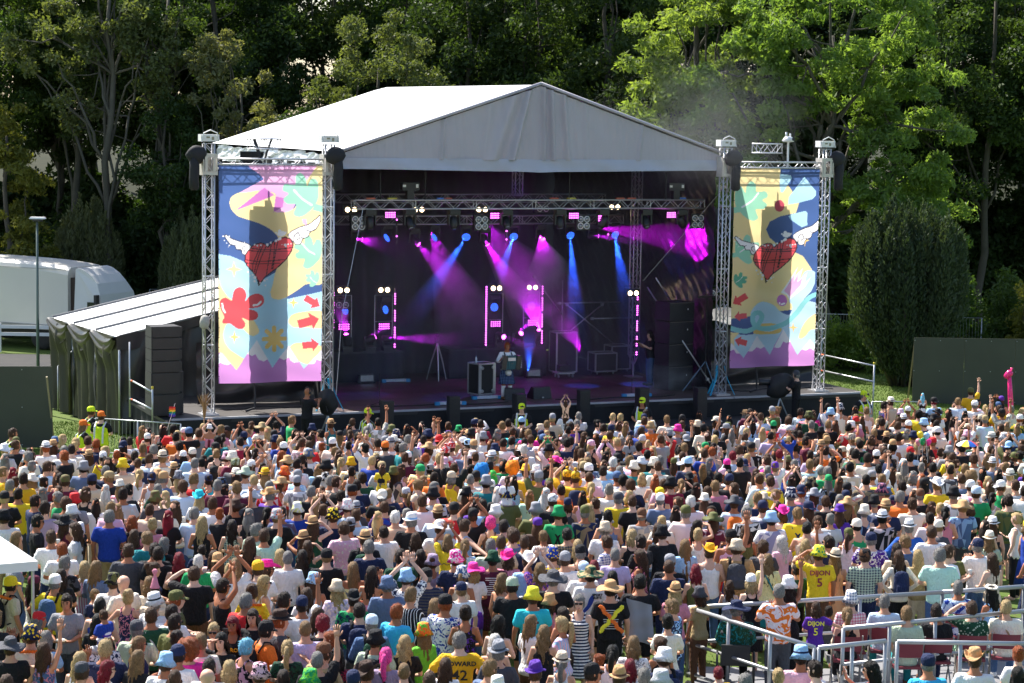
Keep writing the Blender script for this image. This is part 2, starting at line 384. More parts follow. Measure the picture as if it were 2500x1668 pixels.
def heart(dx, dy):
    H = [(740, 1185), (690, 1135), (640, 1128), (560, 1150), (490, 1205), (440, 1290), (430, 1370), (460, 1440), (530, 1510), (590, 1600), (615, 1700), (700, 1590), (850, 1480), (980, 1360), (1060, 1240), (1085, 1150), (1050, 1080), (980, 1048), (900, 1070), (820, 1110)]
    H = [(a+dx, b+dy) for a, b in H]; S = []
    S.append((np.array(H), RED))
    o = lambda L_: [(a+dx, b+dy) for a, b in L_]
    for L_ in ([(655, 1150), (590, 1290), (545, 1400), (535, 1500)], [(680, 1150), (610, 1320), (560, 1520)], [(715, 1180), (640, 1350), (575, 1550)], [(790, 1140), (760, 1320), (720, 1560)], [(835, 1120), (820, 1300), (790, 1480)], [(880, 1100), (840, 1280), (805, 1480)],
               [(520, 1200), (700, 1222), (900, 1215), (1085, 1190)], [(490, 1232), (700, 1248), (1060, 1240)], [(430, 1355), (600, 1378), (800, 1370), (980, 1355)], [(440, 1400), (600, 1412), (900, 1410)]):
        S.append((stroke(o(L_), 11), DRK))
    S.append((stroke(H+[H[0]], 15, False), DRK)); S.append((stroke([(615+dx, 1640+dy), (617+dx, 1705+dy)], 14), DRK))
    for (cx, cy, r) in ((563, 1150, 11), (600, 1163, 13), (648, 1157, 12), (735, 1152, 20), (783, 1126, 14), (852, 1102, 19), (885, 1082, 16), (980, 1158, 20), (990, 1182, 12), (1016, 1148, 10), (1055, 1143, 9), (932, 1153, 8), (905, 1070, 22), (900, 975, 28), (920, 1005, 40), (950, 1000, 30), (885, 1010, 24), (850, 990, 14), (980, 990, 14), (473, 1522, 14), (535, 1560, 15), (565, 1597, 20), (558, 1648, 17), (498, 1577, 10), (692, 1640, 16), (728, 1625, 10), (704, 1706, 11), (635, 1672, 9)):
        S.append((('c', cx+dx, cy+dy, r, r), WHT))
    wl_ = o([(470, 1240), (435, 1290), (395, 1270), (380, 1225), (320, 1215), (295, 1165), (240, 1150), (195, 1095), (165, 1045), (185, 1022), (260, 1075), (360, 1108), (470, 1140), (515, 1180)])
    wr_ = o([(1015, 1030), (1060, 970), (1180, 910), (1300, 870), (1390, 800), (1450, 752), (1455, 830), (1400, 930), (1310, 985), (1290, 1040), (1215, 1075), (1185, 1140), (1125, 1150), (1080, 1110)])
    for w_ in (wl_, wr_):
        c_ = cr(w_); S.append((c_, WHT)); S.append((stroke(np.vstack([c_, c_[:1]]), 11, False), DRK))
    S.append((stroke(o([(1270, 955), (1320, 968), (1385, 950)]), 9), DRK)); S.append((stroke(o([(1095, 1120), (1100, 1030), (1150, 990), (1175, 1050), (1140, 1085)]), 10), DRK)); S.append((stroke(o([(1190, 1055), (1260, 1060)]), 9), DRK))
    S.append((stroke(o([(435, 1245), (400, 1215), (410, 1180), (440, 1170)]), 9), DRK)); S.append((stroke(o([(300, 1165), (330, 1155)]), 8), DRK))
    for (cx, cy, r) in ((145, 1043, 10), (160, 1098, 9), (188, 1135, 8), (222, 1165, 8), (225, 1040, 8), (425, 1120, 8), (212, 1183, 5)): S.append((('c', cx+dx, cy+dy, r, r), WHT))
    return S
def leaf(cx, cy, s, flip=1, rot=0):
    P = [(-45, -10), (-100, -150), (-30, -230), (40, -300), (110, -190), (130, -100), (190, -215), (280, -190), (300, -60), (270, 70), (160, 170), (60, 270), (-60, 235), (-40, 130), (-160, 120), (-190, 40), (-120, -10), (-220, -80), (-150, -150)]
    P = [(-40, -120), (-30, -230), (40, -280), (110, -200), (130, -100), (190, -200), (270, -170), (290, 0), (260, 130), (150, 260), (30, 330), (-60, 290), (-30, 160), (-150, 150), (-200, 80), (-130, 10), (-210, -40), (-180, -120)]
    c, s_ = math.cos(rot), math.sin(rot)
    return cr([(cx+flip*s*(a*c-b*s_), cy+s*(a*s_+b*c)) for a, b in P])
def arrow(x0, y0, x1, y1, w, hw, hl):
    a = np.array((x0, y0), float); b = np.array((x1, y1), float); d = (b-a)/np.linalg.norm(b-a); n = np.array((-d[1], d[0])); h = b-d*hl
    return np.array([a+n*w, h+n*w, h+n*hw, b, h-n*hw, h-n*w, a-n*w])
LEFTB = [
    (cr([(520, 60), (690, 265), (360, 450), (420, 560), (900, 700), (1200, 500), (1550, 300), (1550, 60)]), PINK),
    (np.array([(500, 40), (690, 265), (350, 450), (500, 700), (1050, 720), (1280, 260), (1500, 90), (1500, 40)]), PINK),
    (cr([(350, 450), (250, 510), (230, 600), (270, 700), (350, 770), (470, 810), (640, 870), (780, 950), (880, 1060), (940, 1300), (860, 1480), (780, 1760), (800, 1870), (890, 1905), (990, 1870), (1240, 1700), (1550, 1540), (1560, 90), (1290, 250), (1100, 650), (830, 700), (850, 470), (640, 420), (480, 440)]), YEL),
    (np.array([(310, 690), (640, 420), (700, 380), (860, 500), (960, 520), (940, 640), (815, 712), (850, 472)]), MAG),
    (np.array([(0, 1290), (70, 1282), (240, 1310), (400, 1375), (520, 1480), (640, 1640), (900, 1500), (1010, 1600), (1000, 1900), (1500, 1780), (1500, 3300), (0, 3300)]), SKYB),
    (cr([(860, 1480), (800, 1700), (775, 1800), (800, 1880), (890, 1902), (990, 1870), (1240, 1700), (1300, 1600), (1200, 1400), (1000, 1350)]), YEL),
    (np.array([(1000, 1300), (1600, 1300), (1600, 1500), (1240, 1700), (1000, 1860)]), YEL),
    (cr(BL([(60, 60), (110, 180), (200, 320), (330, 420), (440, 520), (560, 660), (620, 790), (560, 850), (490, 845), (430, 790), (330, 690), (200, 690), (140, 800), (150, 930), (230, 1050), (380, 1150), (420, 1190), (310, 1330), (120, 1100), (40, 1100)])), YEL),
    (cr(BL([(1015, 660), (1060, 580), (1200, 535), (1480, 520), (1520, 740), (1300, 745), (1100, 745), (1030, 700)])), YEL),
    (cr(BL([(1030, 1050), (1090, 970), (1210, 960), (1400, 980), (1500, 1020), (1480, 1200), (1280, 1250), (1120, 1180)])), YEL),
    (leaf(1150, 450, .98), GRN), (np.array([(1380, 590), (1500, 620), (1500, 715), (1350, 680)]), GRN), (stroke([(1098, 412), (1200, 520), (1335, 610)], 26), WHT),
    (leaf(1260, 1230, .75), GRN), (stroke([(1200, 1130), (1290, 1230), (1380, 1280)], 18), WHT),
    (leaf(1330, 1600, .38), GRN), (stroke([(1315, 1590), (1350, 1635), (1405, 1670)], 9), WHT),
    (np.array([(1205, 800), (1265, 800), (1275, 900), (1220, 860)]), PINK),
    (star(285, 1490, 110, 120), YEL), (np.array(BL(star(285, 875, 70, 90))), GOLD), (np.array(BL(star(1088, 408, 72, 75))), GOLD),
    (cr(BL([(260, 350), (290, 240), (350, 195), (420, 220), (450, 300), (430, 390), (500, 310), (590, 280), (670, 310), (685, 400), (620, 460), (480, 485), (560, 510), (605, 560), (580, 625), (480, 645), (390, 610), (435, 690), (400, 755), (330, 760), (270, 720), (220, 690), (140, 690), (125, 660), (150, 600), (100, 480), (100, 380), (170, 340), (250, 380)])), RED),
    (stroke(BL([(545, 437), (600, 430), (645, 390)]), 26), WHT), (stroke(BL([(125, 420), (135, 490), (162, 540)]), 24), WHT),
    (arrow(*BL([(1245, 335)])[0], *BL([(1450, 450)])[0], 45, 90, 100), RED), (arrow(*BL([(1150, 705)])[0], *BL([(1438, 620)])[0], 57, 118, 120), RED), (arrow(*BL([(1210, 995)])[0], *BL([(1442, 965)])[0], 45, 92, 100), RED),
]
for k in range(4):
    a = k*math.pi/4; LEFTB.append((stroke([(823+140*math.cos(a), 2440+150*math.sin(a)), (823-140*math.cos(a), 2440-150*math.sin(a))], 62), lin('#f6d27a')))
for pts, cap_ in (([(-60, 3400), (-60, 2760), (60, 2640), (105, 2630), (310, 2870), (585, 2450), (800, 2840), (1020, 2540), (1235, 2855), (1500, 2560), (1560, 2600), (1560, 3400)], None),):
    LEFTB.append((np.array(pts), MTN))
for P in ([(0, 2730), (100, 2630), (235, 2780), (190, 2803), (130, 2790), (90, 2770), (60, 2810)], [(460, 2640), (585, 2450), (740, 2720), (680, 2750), (610, 2720), (570, 2650), (520, 2672)], [(890, 2705), (1020, 2540), (1165, 2765), (1100, 2775), (1050, 2745), (1028, 2700), (960, 2738)], [(1290, 2790), (1500, 2560), (1520, 2740), (1440, 2735), (1408, 2720), (1380, 2780), (1320, 2792)]):
    LEFTB.append((np.array(P), WHT))
LEFTB += heart(0, 0)
RIGHTB = [
    (np.array([(-50, 0), (870, 0), (850, 330), (980, 320), (1140, 560), (1090, 720), (860, 770), (700, 850), (650, 960), (700, 1080), (800, 1170), (1000, 1260), (1200, 1350), (1370, 1600), (1390, 1700), (1300, 2100), (-50, 2300)]), YEL),
    (np.array([(850, 150), (1010, 170), (1030, 210), (900, 420), (865, 420), (850, 330)]), SKYB), (np.array([(1215, 195), (1390, 400), (1395, 460), (1340, 520), (1140, 570), (970, 600), (985, 490)]), SKYB),
    (np.array([(1020, 740), (1230, 690), (1258, 720), (1262, 900), (1180, 930), (1010, 820), (980, 770)]), SKYB),
    (('c', 845, 618, 73, 84), lin('#c94a63')),
    (leaf(470, 520, -1*.01+.95, -1), GRN), (np.array([(180, 640), (300, 590), (300, 700), (180, 720)]), GRN), (stroke([(532, 430), (440, 540), (300, 632)], 26), WHT),
    (leaf(400, 1230, .7, -1), GRN), (stroke([(340, 1240), (255, 1300)], 16), WHT), (np.array([(150, 1310), (260, 1280), (260, 1360), (150, 1370)]), GRN),
    (leaf(290, 1690, .38, -1), lin('#5fb394')), (stroke(BR([(305, 140), (260, 195), (212, 225)]), 9), WHT),
    (star(1232, 1122, 65, 85), GOLD),
    (cr(BR([(1390, 90), (1250, 60), (1150, 200), (1000, 480), (1040, 560), (1030, 660), (980, 710), (860, 660), (760, 570), (640, 520), (540, 530), (440, 640), (420, 760), (440, 860), (560, 960), (380, 1000), (200, 1010), (150, 1200), (300, 1400), (1500, 1400), (1500, 540), (1310, 505), (1230, 470), (1360, 330)])), lin('#bfe0f4')),
    (np.array(BR([(1390, 100), (1450, 100), (1450, 540), (1310, 505), (1390, 420), (1220, 480), (1330, 360), (1385, 250)])), NAVY),
    (np.array(BR([(870, 385), (1130, -10), (1080, 130), (1200, 20), (1160, 170), (1270, 80), (1230, 230), (1335, 140), (1240, 290), (1000, 490), (960, 420)])), WHT),
    (np.array(BR([(920, 355), (1060, 130), (1060, 220), (1130, 110), (1110, 230), (1190, 170), (1160, 270), (1010, 440)])), PINK),
    (('c', 886, 498+1508, 78, 84), MAG), (stroke(BR([(880, 555), (925, 540)]), 24), WHT), (('c', 850, 540+1508, 14, 16), WHT),
    (cr(BR([(1140, 1030), (1200, 880), (1300, 750), (1450, 690), (1450, 900), (1330, 930), (1240, 1020), (1180, 1055)])), YEL),
    (cr(BR([(500, 930), (700, 960), (870, 905), (860, 970), (700, 1000), (480, 985)])), lin('#f0cd7c')), (cr(BR([(560, 840), (700, 835), (800, 850), (700, 880), (560, 880)])), lin('#f0cd7c')),
    (np.array(BR([(60, 960), (260, 970), (180, 1060), (190, 1200), (100, 1150)])), YEL),
    (stroke(BR([(100, 890), (250, 935), (400, 935), (520, 860), (590, 740), (550, 680), (480, 690), (450, 760), (480, 860), (580, 910), (760, 900), (950, 830), (1090, 700), (1220, 540), (1330, 440), (1450, 400)]), 72), TEAL),
    (np.array(BR(star(1062, 895, 70, 70))), GOLD),
    (arrow(*BR([(365, 418)])[0], *BR([(165, 545)])[0], 45, 90, 100), RED), (arrow(*BR([(368, 715)])[0], *BR([(182, 735)])[0], 38, 76, 80), RED), (arrow(*BR([(370, 1125)])[0], *BR([(190, 1075)])[0], 42, 78, 85), RED),
    (np.array(BR([(60, 1230), (140, 1120), (325, 1345), (520, 1020), (710, 1305), (910, 920), (1132, 1300), (1315, 1065), (1450, 1230), (1450, 1600), (60, 1600)])), MTN),
]
for P in ([(100, 1240), (140, 1120), (270, 1275), (220, 1280), (175, 1215), (130, 1240)], [(390, 1240), (520, 1020), (640, 1180), (580, 1213), (515, 1185), (450, 1250)], [(780, 1195), (910, 920), (1020, 1105), (960, 1125), (915, 1105), (870, 1195), (820, 1205)], [(1200, 1215), (1315, 1065), (1400, 1170), (1400, 1245), (1320, 1200), (1260, 1235)]):
    RIGHTB.append((np.array(BR(P)), WHT))
RIGHTB += heart(30, 38)
bm_ = bpy.data.materials.new('printed_banner_mesh'); bm_.use_nodes = True; N = bm_.node_tree.nodes; L = bm_.node_tree.links; N.remove(N['Principled BSDF'])
va = N.new('ShaderNodeVertexColor'); va.layer_name = 'Col'
df = N.new('ShaderNodeBsdfDiffuse'); tr = N.new('ShaderNodeBsdfTranslucent'); gl = N.new('ShaderNodeBsdfGlossy'); gl.inputs['Roughness'].default_value = .3
m1 = N.new('ShaderNodeMixShader'); m1.inputs[0].default_value = .6; m2 = N.new('ShaderNodeMixShader'); m2.inputs[0].default_value = .03
bpn = N.new('ShaderNodeBump'); bpn.inputs['Strength'].default_value = .25; no = N.new('ShaderNodeTexNoise'); no.inputs['Scale'].default_value = 2.2; no.inputs['Detail'].default_value = 3
mpn = N.new('ShaderNodeMapping'); mpn.inputs['Scale'].default_value = (1, 1, 4); tcn = N.new('ShaderNodeTexCoord'); L.new(tcn.outputs['Object'], mpn.inputs[0]); L.new(mpn.outputs[0], no.inputs[0]); L.new(no.outputs[0], bpn.inputs['Height'])
L.new(va.outputs[0], df.inputs[0])
tmx = N.new('ShaderNodeGamma'); tmx.inputs[1].default_value = .9; L.new(va.outputs[0], tmx.inputs[0]); L.new(tmx.outputs[0], tr.inputs[0])     # thin ink lets more light through than it reflects
L.new(bpn.outputs[0], df.inputs['Normal']); L.new(bpn.outputs[0], gl.inputs['Normal'])
L.new(df.outputs[0], m1.inputs[1]); L.new(tr.outputs[0], m1.inputs[2]); L.new(m1.outputs[0], m2.inputs[1]); L.new(gl.outputs[0], m2.inputs[2]); L.new(m2.outputs[0], N['Material Output'].inputs[0])
def banner(name, label, u0, u1, z0, z1, shapes, corners, seed):
    t = sthing(name, label, 'banner', u0, -.14, 0, 'two tall printed banners')
    nu, nz = 170, 360; a = np.linspace(0, 1, nu+1); b = np.linspace(0, 1, nz+1); A, B = np.meshgrid(a, b)      # B: 0 top .. 1 bottom
    (tl, tr_, bl, br) = [np.array(c, float) for c in corners]
    P = (tl*(1-A)[..., None]+tr_*A[..., None])*(1-B)[..., None]+(bl*(1-A)[..., None]+br*A[..., None])*B[..., None]
    C = raster(shapes, P[..., 0], P[..., 1], NAVY)
    ph = seed*1.7
    dv = .012*np.sin(B*21+A*3+ph)*np.sin(A*5+ph)+.010*np.sin(B*48-A*6)*(.4+B)+.035*np.sin(A*3.1+ph)*np.sin(B*3.1)
    V = np.stack([A*(u1-u0), dv, z1+(z0-z1)*B+.012*np.sin(A*9+ph)*B], -1).reshape(-1, 3)
    idx = np.arange((nu+1)*(nz+1)).reshape(nz+1, nu+1); F = np.stack([idx[1:, :-1], idx[1:, 1:], idx[:-1, 1:], idx[:-1, :-1]], -1).reshape(-1, 4)
    put('printed_sheet', np_mesh('printed_sheet', V, F, bm_, True, ('POINT', C)), t)
    MB().tube([(-.02, .03, z1+.03), (u1-u0+.02, .03, z1+.03)], .026, 8).build('top_pole', ALU, t, True)
    tie = MB().tube([(0, 0, -.045), (0, .01, .045)], .012, 5).mesh('cable_tie', BLACK); tie2 = MB().tube([(-.05, 0, 0), (.05, 0, 0)], .008, 4).mesh('side_tie', BLACK)
    for i in range(15): put('cable_tie', tie, t, (.1+i*(u1-u0-.2)/14, .02, z1+.015))
    for i in range(22):
        for x in (-.02, u1-u0+.02): put('side_tie', tie2, t, (x, 0, z1-.15-i*.285))
banner('stage_banner', 'tall banner left of the stage, winged tartan heart, red arrows pointing right', .25, 3.37, .93, 7.28, LEFTB, ((85, 78), (1487, 78), (66, 3058), (1472, 3016)), 1)
banner('stage_banner', 'tall banner right of the stage, winged tartan heart, red arrows pointing left', 17.05, 20.16, .89, 7.26, RIGHTB, ((196, 70), (1447, 82), (118, 3003), (1388, 2963)), 2)

# hanging loudspeaker arrays behind the banners
for k, (u, v) in enumerate(((1.52, .47), (18.39, .47))):
    t = sthing('line_array', 'column of black loudspeakers hanging behind the %s banner' % ('left' if k == 0 else 'right'), 'speakers', u, v, 0, 'loudspeaker columns behind the banners')
    zt = 6.58
    MB().box((0, 0, zt+.06), (.8, .34, .06)).tube([(0, 0, zt+.08), (0, 0, 7.3)], .03, 6).box((0, 0, zt+.28), (.18, .18, .2)).build('flying_frame', BLACKM, t)
    for i in range(18):
        MB().box((0, .008*i*(1 if i > 14 else 0), zt-.16-i*.305), (1.03, .34, .285), top=.98).build('speaker_cabinet', BLACK, t)
    MB().tube([(.0, .1, .9), (.02, .05, .5), (.0, 0, .1), (-.3, -.1, .03)], .035, 6).build('cable_loom', BLACK, t)

# ------------------------------------------------------------------ stage roof
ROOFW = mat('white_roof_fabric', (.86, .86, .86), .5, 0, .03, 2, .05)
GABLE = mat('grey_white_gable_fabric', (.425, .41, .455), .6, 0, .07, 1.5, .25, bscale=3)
HEM = mat('pale_blue_hem', (.40, .435, .54), .55, 0, .08, 3)
LINER = mat('black_roof_liner', (.02, .02, .021), .8, 0, .2, 3)
roof = sthing('stage_roof', 'white gabled stage canopy with creased grey gable cloth and pale blue hem', 'stage roof')
uL, uR, gE, gR, rl, gv = 4.05, 16.9, 7.64, 9.76, 14.3, .28
um = (uL+uR)/2
def slope(side):
    ue = uL-.12 if side < 0 else uR+.12; ze = gE+.0
    def fn(s, t):
        u = um+(ue-um)*s; z = gR+.05+(ze-gR)*s
        if s < .02: z -= .03
        sag = -.07*math.sin(math.pi*s)*abs(math.sin(math.pi*t*5))
        return (u, gv-.06+rl*t, z+sag)
    return fn
MB().grid(slope(-1), 14, 40).build('roof_slope', ROOFW, roof, True); MB().grid(slope(1), 14, 40).build('roof_slope', ROOFW, roof, True)
def crease(u, z):
    c = .0
    for (uc, w, a, k) in ((um-.35, .09, .05, -.25), (um+.1, .05, .045, .02), (um+.35, .06, .04, .05), (um+.75, .09, .035, .1), (um-1.6, .12, .015, -.1), (um-3.1, .05, .028, -.05), (um+1.5, .07, .012, .05), (um+3.6, .06, .02, -.1), (um-.75, .2, .03, -.35)):
        d = (u-uc-k*(gR-z))/w; c += a*math.exp(-d*d)
    return -4.2*c + .018*math.sin(u*9+math.sin(z*3)*1.2)*math.exp(-abs(u-um)*.3) + .007*math.sin(u*24+z*2+math.sin(u*3.3)*2)*math.sin(u*1.7+1) + .003*math.sin(u*51+z*5)
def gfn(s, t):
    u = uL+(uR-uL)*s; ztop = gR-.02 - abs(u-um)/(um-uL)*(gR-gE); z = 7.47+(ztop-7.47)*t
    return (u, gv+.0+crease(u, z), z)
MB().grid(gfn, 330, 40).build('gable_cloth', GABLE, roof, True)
MB().grid(lambda s, t: (uL-.03+(uR-uL+.06)*s, gv-.03+.012*math.sin(s*70+t*2)+.02*math.sin(s*23+t*3)-.03*math.exp(-((s-.5)/.02)**2), 7.15+.36*t+.03*math.cos(s*6.28)*(1-t)-.02*math.exp(-((s-.5)/.03)**2)), 160, 6).build('hem', HEM, roof, True)
mb = MB()
for sgn, ue in ((-1, uL-.14), (1, uR+.14)):
    mb.tube([(um, gv-.07, gR+.06), (ue, gv-.07, gE+.02)], .05, 8)
mb.build('keder_rail', GABLE, roof, True)
# silver sheeting gathered under the left eave
SILV = mat('silver_sheeting', (.7, .72, .74), .3, .1, .15, 3, .7, bscale=3)
g2 = np.random.default_rng(3)
cre = g2.normal(0, .05, (47, 6))
MB().grid(lambda s, t: (uL-.05-.04*t+cre[int(s*46), int(t*5)], gv+.05+13.9*s, gE-.02-.5*t+cre[int(s*46), int(t*5)]*.6), 46, 5).build('eave_sheet', SILV, roof)
# dark liner, walls
mb = MB()
mb.grid(lambda s, t: (um+(uL+.1-um)*s, gv+.15+(rl-.3)*t, gR-.12+(gE-.1-gR+.12)*s), 2, 4); mb.grid(lambda s, t: (um+(uR-.1-um)*s, gv+.15+(rl-.3)*t, gR-.12+(gE-.1-gR+.12)*s), 2, 4)
mb.build('liner', LINER, roof)
mb = MB()
mb.grid(lambda s, t: (uL-.3+(uR-uL+.7)*s, gv+rl-.5+.05*math.sin(s*60), -.0+9.6*t if abs(s-.5) < 9 else 0), 80, 3)
mb.v = [(a, b, min(c, gR-.14-abs(a-um)/(um-uL)*(gR-gE))) for a, b, c in mb.v]
mb.build('rear_wall', LINER, roof)
bdp = sthing('backdrop_drape', 'pleated black backdrop cloth hanging behind the floor lights', 'drape')
MB().grid(lambda s, t: (3.2+10.6*s, 8.2+.07*math.sin(s*95), .01+7.5*t), 260, 3).build('cloth', DRAPE, bdp, True)
MB().tube([(3.2, 8.2, 7.5), (13.8, 8.2, 7.5)], .03).build('rail', BLACKM, bdp)
sw = sthing('side_drape', 'black sheeting wall inside the left of the stage opening', 'drape')
MB().grid(lambda s, t: (3.95+.06*math.sin(s*40)+.03*math.sin(t*20+s*9), .9+7.2*s, .01+7.3*t), 90, 20).build('cloth', DRAPE, sw, True)
sw = sthing('side_drape', 'crumpled black sheeting wall inside the right of the stage where purple light falls', 'drape')
g3 = np.random.default_rng(8); ph = g3.uniform(0, 6.28, 12)
def wr(s, t):
    v = .9+13*s; z = .01+7.4*t
    c = .02*math.sin(v*2.1+ph[0])+.012*math.sin(v*5+z*2+ph[1])+.012*math.sin(v*9-z*6+ph[2])+.02*math.sin(z*7+v*2+ph[3])+.012*math.sin(z*15-v*11)+.01*math.sin(z*23+v*17)
    return (16.95+c, v, z)
MB().grid(wr, 150, 90).build('cloth', SHEET, sw, True)
# ------------------------------------------------------------------ stage lighting and smoke
PURP, BLUE, WARM = (.62, .004, .9), (.02, .10, 1.0), (1.0, .78, .5)
EM_P = mat('lit_purple_lens', (.1, .02, .1), .4, emit=(1.0, .12, 1.0), estr=4.5)
EM_B = mat('lit_blue_lens', (.02, .03, .1), .4, emit=(.02, .10, 1.0), estr=2.6)
EM_W = mat('lit_warm_lamp', (.5, .4, .3), .4, emit=(1, .74, .42), estr=6)
LENS = mat('unlit_lens', (.35, .36, .4), .15, .6, .1, 8)
FIX = mat('fixture_plastic', (.02, .02, .022), .45, 0, .3, 10)
fixn = {}
def where_x(x):
    return ('left end', 'left third', 'middle', 'right third', 'right end')[min(4, int((x-840)/175))]
def front_truss():
    t = sthing('lighting_truss', 'bright silver front lighting truss hanging across the stage opening', 'truss', 4.85, 1.5, 6.07, 'lighting trusses')
    add_truss(t, 11.95, (0, 0, 0), .27, 'X', .30)
    for i, u in enumerate((.9, 2.35, 7.2, 10.6)):
        MB().tube([(u, 0, .13), (u, 0, 1.0)], .02, 6).build('hanging_cable', BLACKM, t)
    for u in (1.85, 10.95):                          # motors with cloth on top
        MB().box((u, 0, .55), (.55, .22, .24)).box((u, 0, .3), (.22, .2, .4)).build('chain_motor', FIX, t)
        MB().box((u-.22, -.115, .57), (.1, .01, .07)).box((u+.2, -.115, .57), (.08, .01, .1)).build('motor_sticker', WHITE, t)
    for u in (.6, 1.3, 2.9, 3.1, 6.7, 7.3, 9.0, 9.4, 11.2):
        MB().box((u, .05, .18), (.28, .1, .05)).build('cable_connector', mat('coloured_connectors%d' % int(u), [(.6, .15, .08), (.7, .6, .1), (.1, .25, .7)][int(u) % 3], .5), t)
front_truss()
t = sthing('lighting_truss', 'dull middle lighting truss behind the bright front truss', 'truss', 4.3, 6, 5.36, 'lighting trusses'); add_truss(t, 11.75, (0, 0, 0), .27, 'X', .30)
t = sthing('lighting_truss', 'rearmost lighting truss high at the back of the stage', 'truss', 4.3, 7.8, 6.0, 'lighting trusses'); add_truss(t, 11.9, (0, 0, 0), .27, 'X', .30)
for (u, v, z, lbl) in ((16.25, 5.3, 0, 'slim truss column standing inside the stage on the right'), (12.7, 7.3, 5.5, 'short truss column hanging at the back of the stage')):
    t = sthing('truss_column', lbl, 'truss column', u, v, z, 'truss columns inside the stage')
    add_truss(t, 7.2-z-.75 if z == 0 else 1.6, (0, 0, .75 if z == 0 else .6), .27, 'Z', .3)
    if z == 0:
        mb = MB()
        for a in (-.13, .13):
            for b in (-.13, .13): mb.tube([(a, b, .76), (a*.2, b*.2, .45)], .02, 6)
        mb.tube([(0, 0, .5), (0, 0, .03)], .03, 8).box((0, 0, .02), (.5, .5, .03)); mb.build('screw_jack', STEEL, t)
def aim(d): return Vector(d).normalized().to_track_quat('Z', 'Y').to_matrix()
def mover(u, v, z, label, hang=True, d=(0, -.2, -1), lit=None, grp='moving head stage lights'):
    t = sthing('moving_head_light', label, 'stage light', u, v, z, grp); s = -1 if hang else 1
    MB().box((0, 0, s*.07), (.34, .28, .14)).box((0, 0, s*.0), (.1, .1, .1)).build('base', FIX, t)
    m = MB()
    for a in (-1, 1): m.box((a*.17, 0, s*.30), (.05, .14, .36))
    m.box((0, 0, s*.155), (.38, .15, .05)); m.build('yoke', FIX, t)
    r = aim(d); c = Vector((0, 0, s*.40))
    MB().lathe([(.06, -.2), (.12, -.17), (.135, 0), (.125, .12), (.10, .2)], 12, c, rot=r).build('lamp_head', FIX, t, True)
    MB().lathe([(.085, .201), (.06, .215)], 12, c, rot=r).build('lens', lit or LENS, t, True)
    return t, c + r @ Vector((0, 0, .22))
def led_panel(u, v, z, label, turn=0, w=.36, h=.22, nx=6, ny=3, m=None):
    t = sthing('purple_led_light', label, 'stage light', u, v, z, 'purple led panels', turn)
    MB().box((0, .05, 0), (w, .08, h)).tube([(-w/2-.02, .05, 0), (-w/2-.02, .05, h*.9), (w/2+.02, .05, h*.9), (w/2+.02, .05, 0)], .014, 5).build('housing', FIX, t)
    mb = MB()
    for i in range(nx):
        for j in range(ny): mb.lathe([(.019, 0), (.012, -.012)], 7, ((i+.5)/nx*w*.94-w*.47, .0, (j+.5)/ny*h*.9-h*.45), axis='Y')
    tag(mb.build('led', m or EM_P, t), kind='stuff')
def blinder(u, v, z, label, lit, n=2, rows=1):
    t = sthing('blinder_light', label, 'stage light', u, v, z, 'twin lamp blinder lights' if n*rows == 2 else 'four lamp blinder lights')
    q = .23 if rows == 1 else .215
    MB().box((0, .09, 0), (n*q+.05, .14, rows*q+.05)).tube([(-n*q/2-.05, .1, 0), (-n*q/2-.05, .1, rows*q/2+.12), (n*q/2+.05, .1, rows*q/2+.12), (n*q/2+.05, .1, 0)], .014, 5).build('housing', FIX, t)
    for i in range(n):
        for j in range(rows):
            c = ((i-(n-1)/2)*q, .018, (j-(rows-1)/2)*q)
            MB().lathe([(.10, 0), (.105, -.02), (.085, -.03), (.08, -.018)], 14, c, axis='Y').build('rim', WHITE if not lit else FIX, t, True)
            MB().lathe([(.082, -.02), (.05, -.012), (.045, -.03), (.02, -.032)], 14, c, axis='Y').build('lamp', EM_W if lit else LENS, t, True)
def par(u, v, z, label, d=(0, -1, -.3), lit=None, hang=True):
    t = sthing('led_par', label, 'stage light', u, v, z, 'blue led wash lights'); r = aim(d)
    s = 1 if hang else -1
    MB().box((0, .05, s*.33), (.3, .22, .12)).box((-.17, .03, s*.17), (.04, .1, .3)).box((.17, .03, s*.17), (.04, .1, .3)).build('yoke', FIX, t)
    MB().lathe([(.1, -.14), (.15, -.1), (.155, .0), (.14, .03)], 14, (0, 0, 0), rot=r).build('housing', FIX, t, True)
    mb = MB()
    for k in range(19):
        rr = 0 if k == 0 else (.062 if k < 7 else .115); a = k*math.pi/3 if k < 7 else (k-7)*math.pi/6
        mb.lathe([(.024, .031), (.018, .04)], 6, r @ Vector((rr*math.cos(a), rr*math.sin(a), 0)), rot=r)
    tag(mb.build('led', lit or EM_B, t), kind='stuff')
def led_strip(u, v, z0, z1, label, n, dim=()):
    t = sthing('led_strip', label, 'stage light', u, v, z0, 'upright led strips')
    MB().box((0, .03, (z1-z0)/2), (.05, .04, z1-z0)).build('bar', FIX, t)
    on, off = MB(), MB()
    for i in range(n):
        (off if (i % 7) in dim else on).lathe([(.024, .01), (.024, -.005), (.012, -.02)], 7, (0, 0, (i+.5)/n*(z1-z0)), axis='Y')
    tag(on.build('lit_led', EM_P, t), kind='stuff')
    if off.v: tag(off.build('dark_led', LENS, t), kind='stuff')

